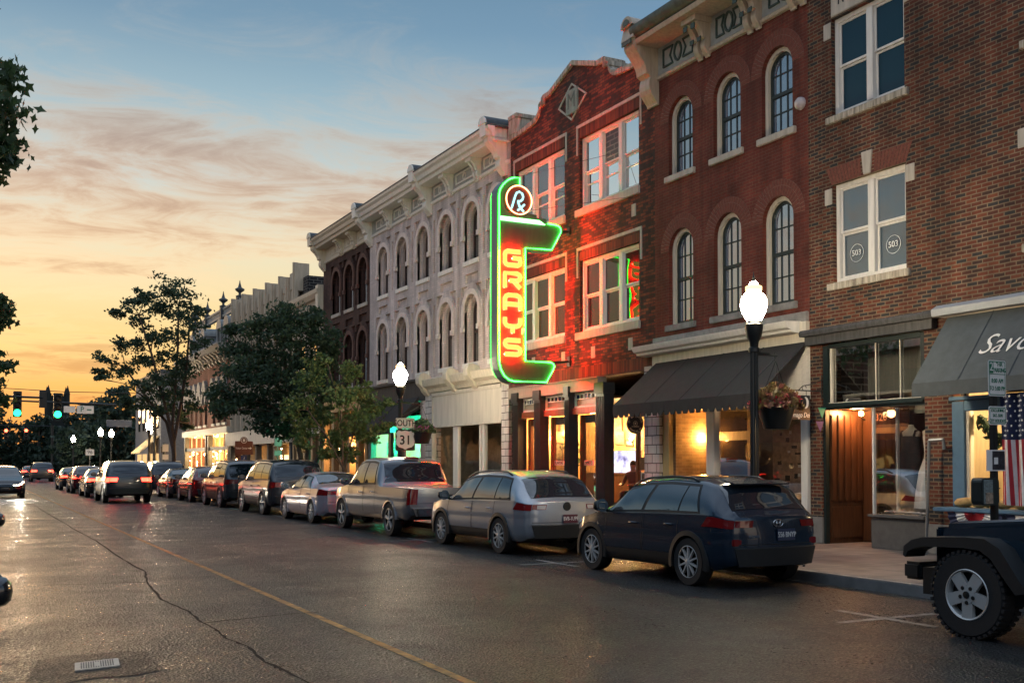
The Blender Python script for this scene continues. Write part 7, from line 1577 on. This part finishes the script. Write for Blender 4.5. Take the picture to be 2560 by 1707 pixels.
for nm, y0, y1 in (('corner shop', 72.8, 79.8), ('corner shop', 66, 71.5), ('theatre', 52, 64.8)):
    t = MB(); rg = random.Random(int(y0))
    for k in range(34):
        yy = rg.choice([y0 + (y1 - y0) * j / 5 for j in range(6)]); t.lathe([(.001, -.04), (.04, 0), (.001, .04)], (14.72, yy + rg.uniform(-.05, .05), rg.uniform(.7, 2.5)), 6)
    o = t.build('string_lights', emis('fairy lights', (1, .62, .28), 30), None, loc=(14.7, y0, 1.6)); tag(o, 'string of warm fairy lights in the %s window' % ({72.8: 'left corner shop', 66: 'right corner shop', 52: 'theatre'}[y0]), 'string lights')
    if nm: o['kind'] = 'stuff'; 
# display in the 326 window: two dress forms
M['form'] = mat('cream dress form', (.50, .44, .35), .6, var=.1); M['dress_black'] = mat('black cloth', (.014, .016, .02), .8, var=.3, bump=.3); M['dress_white'] = mat('white cotton', (.62, .60, .56), .8, var=.15, bump=.2)
def dress_form(label, x, y, z0, dark):
    t = thing('dress_form', label, 'mannequin', (x, y, z0), 0, 'dress forms in the shop window')
    def ring(prof, n=24): 
        b = MB(); o = 0
        for i, (rx, ry, z) in enumerate(prof):
            for j in range(n): a = 2 * math.pi * j / n; b.v.append((x + rx * math.cos(a), y + ry * math.sin(a), z0 + z))
        for i in range(len(prof) - 1):
            for j in range(n): b.f.append((i * n + j, i * n + (j + 1) % n, (i + 1) * n + (j + 1) % n, (i + 1) * n + j)); b.mi.append(0)
        return b
    ring([(.09, .13, .85), (.12, .17, 1.0), (.10, .13, 1.18), (.12, .165, 1.36), (.11, .20, 1.47), (.06, .10, 1.53), (.05, .055, 1.56), (.05, .05, 1.60), (.001, .001, 1.61)]).build('body', M['form'], t, smooth=True)
    MB().tube([(x, y, z0), (x, y, z0 + .9)], .02, 8).lathe([(.18, 0), (.18, .02), (.02, .03)], (x, y, z0), 16).build('stand', M['black_metal'], t)
    if dark:
        g_ = ring([(.15, .22, .92), (.14, .21, 1.05), (.125, .18, 1.22), (.135, .185, 1.36), (.125, .17, 1.40)]); 
        for s in (-1, 1): g_.tube([(x - .09, y + s * .13, z0 + 1.38), (x - .06, y + s * .15, z0 + 1.49), (x + .05, y + s * .15, z0 + 1.49)], .022, 6)
        g_.build('top', M['dress_black'], t, smooth=True); ring([(.19, .21, .12), (.17, .20, .6), (.14, .19, .96)]).build('trousers', M['dress_black'], t, smooth=True)
    else:
        b = MB(); n = 48
        prof = [(.30, .12), (.27, .4), (.22, .75), (.15, 1.0), (.135, 1.1), (.15, 1.25), (.16, 1.38), (.13, 1.44)]
        for r, z in prof:
            for j in range(n): a = 2 * math.pi * j / n; k = 1 + (.09 * math.sin(a * 9) if z < 1.0 else 0); b.v.append((x + r * .75 * k * math.cos(a), y + r * 1.15 * k * math.sin(a), z0 + z))
        for i in range(len(prof) - 1):
            for j in range(n): b.f.append((i * n + j, i * n + (j + 1) % n, (i + 1) * n + (j + 1) % n, (i + 1) * n + j)); b.mi.append(0)
        b.build('dress', M['dress_white'], t, smooth=True)
    return t
dress_form('dress form in a black strappy top and dark trousers in the 326 window', 15.15, 13.58, .76, True)
dress_form('dress form in a long white gathered dress in the 326 window', 15.05, 13.02, .76, False)
cb = MB(); rg = random.Random(3)
for i in range(30): cb.lathe([(.001, -.03), (.05, 0), (.001, .035)], (14.75, 12.85 + rg.random() * .95, .79 + rg.random() * .02), 6)
o = cb.build('cotton_dressing', M['dress_white'], None, loc=(14.75, 13.3, .76)); tag(o, 'crumpled white cotton strewn along the 326 window sill', 'decoration')
nw = mat('newsprint', (.44, .30, .22), .8, var=.5, scale=6)
o = MB().box(15.98, 16.0, 17.15, 18.2, 1.0, 2.62).build('newspaper_screen', nw, None, loc=(16, 17.7, .8)); tag(o, 'tall screen pasted with old newspapers inside the window behind the basket', 'screen'); rg = random.Random(9)
for i in range(30):
    yy = 17.2 + rg.random() * .78; zz = 1.05 + rg.random() * 1.4; MB().box(15.975, 15.9795 - .0001 * i * 0, yy, yy + rg.uniform(.06, .2), zz, zz + rg.uniform(.02, .12)).build('newsprint_block', M['ink'] if rg.random() < .6 else M['sign_white'], o) if i < 16 else None
o = MB().box(17.3, 17.34, 20.0, 20.55, .4, 2.25); sh_ = MB(); 
shf = MB().box(16.9, 16.95, 18.45, 19.0, .5, 2.25).build('slatted_door', M['form'], None, loc=(16.9, 18.7, .5)); tag(shf, 'pale yellow slatted door standing inside the shop with newspapers', 'door')
for k in range(6): MB().box(16.885, 16.898, 18.47, 18.98, .7 + k * .25, .72 + k * .25).build('slat', M['wood_dark'], shf)
ex = MB().box(16.6, 16.64, 18.75, 19.05, 2.72, 2.87).build('exit_sign', emis('exit red', (1, .03, .04), 2.2), None, loc=(16.6, 18.9, 2.8)); tag(ex, 'small glowing red exit sign inside the shop left of the street lamp', 'exit sign'); text('EXIT', .11, M['sign_white'], (16.595, 18.9, 2.795), (0, -1, 0), ex)
pb = MB().tube([(14.2, 12.44, .15), (14.25, 12.40, 2.05)], .025, 8).tube([(14.25, 12.40, 2.05), (14.3, 12.16, 2.06), (14.3, 12.14, 1.9)], .03, 8).build('bent_pipe', M['galv'], None, loc=(14.2, 12.4, .15)); tag(pb, 'pale metal pipe with a bent top leaning on the brick pier', 'pipe')
# flag: canton of stars over long vertical stripes, hung in soft folds
fg = thing('flag', 'stars and stripes flag hanging in folds before the blue shop front', 'flag', (13.6, 10.35, 2.7))
cols_ = {0: mat('flag red', (.40, .02, .03), .8, bump=.1), 1: mat('flag white', (.66, .64, .62), .8, bump=.1), 2: mat('flag blue', (.012, .018, .06), .8)}
W_, H_ = .46, 1.62; nx, nz = 39, 24
def fp(i, j, off=0.): u = i / nx; v = j / nz; return (13.62 + .05 * math.sin(u * 13 + v * 2) + off, 10.55 - u * (W_ + .10 * v), 2.70 - v * H_ - .03 * math.sin(u * 3.0) * v)
b = MB()
for i in range(nx):
    for j in range(nz): b.k = 2 if j < 10 else (i * 13 // nx) % 2; b.add([fp(i, j), fp(i + 1, j), fp(i + 1, j + 1), fp(i, j + 1)], [(0, 1, 2, 3)])
b.build('cloth', [cols_[0], cols_[1], cols_[2]], fg, smooth=True)
b = MB()
for r in range(9):
    for c in range(6 if r % 2 == 0 else 5):
        i = (c + .5 + (.5 if r % 2 else 0)) * nx / 6; j = .7 + r * 1.05; p = Vector(fp(i, j)) + Vector((-.012, -.004, 0))
        pts = [(p.x, p.y + (.022 if k % 2 == 0 else .009) * math.sin(k * math.pi / 5), p.z + (.022 if k % 2 == 0 else .009) * math.cos(k * math.pi / 5)) for k in range(10)]; b.add(pts, [tuple(range(10))])
b.build('stars', cols_[1], fg); MB().tube([(13.62, 10.6, 2.72), (13.62, 9.95, 2.72)], .012, 6).tube([(13.62, 10.3, 2.72), (14.4, 10.3, 2.78)], .012, 6).build('pole', M['black_metal'], fg)
def bunting(yc):
    t = thing('bunting', 'pleated red white and blue fan bunting under the shop ledge' + (', the left fan' if yc > 11 else ', the fan farther right'), 'bunting', (13.98, yc, .9), 0, 'fan bunting under the ledge'); n = 28
    b = MB()
    for kk, (r0, r1) in enumerate(((.02, .15), (.15, .28), (.28, .40))):
        b.k = kk
        for i in range(n):
            def q(r, k): a = math.pi + math.pi * k / n; return (13.99 + (.012 if k % 2 else -.012), yc + 1.25 * r * math.cos(a), .895 + r * math.sin(a))
            b.add([q(r0, i), q(r1, i), q(r1, i + 1), q(r0, i + 1)], [(0, 1, 2, 3)])
    b.build('cloth', [cols_[0], cols_[1], cols_[2]], t)
bunting(11.32); bunting(10.25)
gl = MB(); rg = random.Random(14)
for i in range(60):
    u = i / 60; c = Vector((14.62, 11.72 - u * .75, 2.38 - .28 * math.sin(u * 2.6) - u * .12))
    for k in range(5): leaf_quads(gl, c + Vector((rg.gauss(0, .03), rg.gauss(0, .03), rg.gauss(0, .045))), .11, rg)
o = gl.build('garland', M['leaf_dark'], None, loc=(14.62, 11.3, 2.3)); tag(o, 'dark leafy garland draped in the corner of the blue framed window', 'garland')
br_ = MB(); 
for i in range(14): br_.lathe([(.001, -.07), (.10, -.03), (.12, .02), (.07, .08), (.001, .09)], (14.35 - .04 * (i % 2), 11.85 - i * .125, 1.02 + .015 * (i % 3)), 10)
o = br_.build('burlap_roll', mat('gold burlap net', (.50, .30, .11), .8, var=.3, bump=.3), None, loc=(14.3, 11, .96), smooth=True); tag(o, 'bunched golden burlap netting laid along the blue window ledge', 'burlap')
vz = MB().lathe([(.06, 0), (.10, .03), (.12, .10), (.12, .2), (.09, .26), (.06, .27)], (14.75, 11.02, 1.38), 14).build('lattice_lamp', M['bulb_soft'], None, loc=(14.75, 11.02, 1.38), smooth=True); tag(vz, 'white lattice lantern in the blue framed window', 'lantern')
st = MB().prism([(11.42 + (.10 if i % 2 == 0 else .04) * math.sin(i * math.pi / 5), 1.25 + (.10 if i % 2 == 0 else .04) * math.cos(i * math.pi / 5)) for i in range(10)], 14.6, 14.62).build('star_ornament', cols_[2], None, loc=(14.6, 11.42, 1.25)); tag(st, 'small dark blue star ornament in the blue framed window', 'ornament')
up_ = MB(); rg = random.Random(6)
for i in range(120): leaf_quads(up_, Vector((14.95 + rg.uniform(-.08, .08), 21.75 + rg.gauss(0, .16), 8.62 + abs(rg.gauss(0, .22)))), .16, rg)
o = up_.build('house_plant', M['leaf_gold'], None, loc=(14.95, 21.75, 8.5)); tag(o, 'yellow green house plant behind the upper right window of the gabled building', 'plant')
pt = thing('potted_plant', 'dark potted plant and tall statue like shape in the FLAVORS bay', 'plant', (16.12, 27.2, .15)); MB().lathe([(.12, 0), (.16, .3), (.17, .32), (.02, .32)], (16.12, 27.2, 1.2), 14).lathe([(.18, 0), (.15, .5), (.2, 1.05)], (16.12, 27.2, .15), 12).build('pot', M['wood_dark'], pt); b = MB(); rg = random.Random(2)
for i in range(160): leaf_quads(b, Vector((16.12 + rg.gauss(0, .13), 27.2 + rg.gauss(0, .16), 1.55 + abs(rg.gauss(.3, .3)))), .14, rg)
b.build('foliage', M['leaf_dark'], pt)
# ------------------------------------------------------------------ people
def person(label, loc, rz, seated, jacket, trousers, skin=(.42, .26, .19), hair=(.03, .02, .015), group=None):
    t = thing('person', label, 'person', (0, 0, 0), 0, group)
    sk = mat('skin', skin, .55, var=.08); hr = mat('hair', hair, .6, var=.2); jm = mat('jacket', jacket, .8, var=.2, bump=.2); tm = mat('trousers', trousers, .8, var=.2)
    hip = .62 if seated else .92
    V = []; E = []; Rr = []
    def add(p, r, prev=None):
        V.append(p); Rr.append(r)
        if prev is not None: E.append((prev, len(V) - 1))
        return len(V) - 1
    pelvis = add((0, 0, hip), (.155, .12)); sp = add((0, -.01, hip + .22), (.145, .11), pelvis); ch = add((0, 0, hip + .42), (.17, .12), sp); nk = add((0, .01, hip + .56), (.06, .06), ch); hd_ = add((0, .03, hip + .66), (.075, .085), nk); tp = add((0, .03, hip + .80), (.07, .085), hd_)
    hands = []
    for s in (-1, 1):
        sh = add((s * .19, 0, hip + .48), (.07, .07), ch)
        if seated: el = add((s * .25, .12, hip + .22), (.05, .05), sh); wr = add((s * .17, .36, hip + .2), (.035, .03), el); pl = add((s * .15, .43, hip + .2), (.04, .022), wr)
        else: el = add((s * .27, -.03, hip + .2), (.05, .05), sh); wr = add((s * .27, .06, hip - .04), (.035, .03), el); pl = add((s * .265, .09, hip - .11), (.024, .04), wr)
        d = (Vector(V[pl]) - Vector(V[wr])).normalized(); side = Vector((1, 0, 0)) if seated else Vector((0, 1, 0))
        for k, (o_, ln) in enumerate(((-.03, .055), (-.01, .066), (.01, .062), (.03, .05))):
            a = Vector(V[pl]) + side * o_ * .8 + d * .02; f1 = add(tuple(a + d * ln * .5), (.0095, .0095), pl); add(tuple(a + d * ln + Vector((0, 0, -.012))), (.008, .008), f1)
        th = Vector(V[wr]).lerp(Vector(V[pl]), .5) - side * .04 * s; f1 = add(tuple(th), (.012, .012), wr); add(tuple(th + d * .04 - side * .012 * s), (.009, .009), f1)
        h1 = add((s * .1, 0, hip - .04), (.10, .10), pelvis)
        if seated: kn = add((s * .12, .42, hip - .02), (.07, .07), h1); an = add((s * .12, .40, .12), (.042, .045), kn); add((s * .12, .53, .04), (.045, .035), an)
        else: kn = add((s * .11, .02, .48), (.065, .07), h1); an = add((s * .11, -.02, .09), (.042, .045), kn); add((s * .12, .12, .04), (.045, .035), an)
    me = bpy.data.meshes.new('body'); me.from_pydata(V, E, []); o = bpy.data.objects.new('body', me); C.objects.link(o)
    md = o.modifiers.new('s', 'SKIN'); sv = me.skin_vertices[0].data
    for i, r in enumerate(Rr): sv[i].radius = r
    sv[0].use_root = True; o.modifiers.new('d', 'SUBSURF').levels = 2; o.modifiers[-1].render_levels = 2
    nm = bpy.data.meshes.new_from_object(o.evaluated_get(bpy.context.evaluated_depsgraph_get())); bpy.data.objects.remove(o)
    nm.materials.clear()
    for m in (sk, jm, tm): nm.materials.append(m)
    for p in nm.polygons:
        c = p.center; hand = (abs(c.x) > .1 and ((c.y > .33 and c.z > hip + .1) if seated else (abs(c.x) > .22 and c.z < hip - .02)))
        p.material_index = 0 if (c.z > hip + .545 or hand) else (1 if c.z > hip - .02 and not (seated and c.z < hip + .1 and c.y > .12) else 2); p.use_smooth = True
    bo = bpy.data.objects.new('body', nm); C.objects.link(bo); bo.parent = t
    z = hip + .73; ha = MB()
    n = 14
    for i in range(8):
        a = math.pi * .5 * i / 7
        for j in range(n): g_ = 2 * math.pi * j / n; k = 1.0; ha.v.append((.092 * math.cos(a) * math.cos(g_), .02 + .105 * math.cos(a) * math.sin(g_) - .012, z + (.125 * math.sin(a)) - (.06 if math.sin(g_) < .2 and i == 0 else 0)))
    for i in range(7):
        for j in range(n): ha.f.append((i * n + j, i * n + (j + 1) % n, (i + 1) * n + (j + 1) % n, (i + 1) * n + j)); ha.mi.append(0)
    ha.build('hair', hr, t, smooth=True)
    fc = MB(); fc.tube([(0, .105, z - .01), (0, .128, z - .04), (0, .112, z - .045)], [.008, .014, .008], 6)
    for s in (-1, 1): fc.lathe([(.001, -.02), (.016, 0), (.001, .02)], (s * .08, .03, z - .02), 8)
    fc.build('face_features', sk, t, smooth=True)
    ey = MB()
    for s in (-1, 1): ey.lathe([(.001, -.01), (.011, 0), (.001, .01)], (s * .032, .108, z), 8)
    ey.tube([(-.025, .112, z - .075), (.025, .112, z - .075)], .005, 5); ey.build('eyes_and_mouth', mat('eye dark', (.03, .015, .012), .4, var=0), t)
    t.location = loc; t.rotation_euler = (0, 0, rz); ORG[t.name] = Vector(loc); return t
person('person in a dark brown jacket seated inside the bar window below the television', (16.0, 23.75, .28), R(115), True, (.05, .028, .02), (.02, .02, .025))
bs = thing('bar_stool', 'wooden bar stool under the person seated in the bar', 'stool', (16.0, 23.75, .15)); MB().lathe([(.17, 0), (.18, .03), (.17, .05)], (16, 23.75, .72), 16).build('seat', M['wood_dark'], bs)
for a in range(4): MB().tube([(16 + .12 * math.cos(a * 1.57), 23.75 + .12 * math.sin(a * 1.57), .72), (16 + .19 * math.cos(a * 1.57), 23.75 + .19 * math.sin(a * 1.57), .15)], .018, 6).build('leg', M['wood_dark'], bs)
person('person in a rust coloured top walking on the far corner pavement', (11.6, 92.4, .15), R(200), False, (.25, .09, .05), (.03, .03, .04), group='people on the far corner')
person('person in dark clothes standing on the far corner pavement', (12.6, 93.2, .15), R(160), False, (.03, .03, .035), (.02, .02, .03), group='people on the far corner')
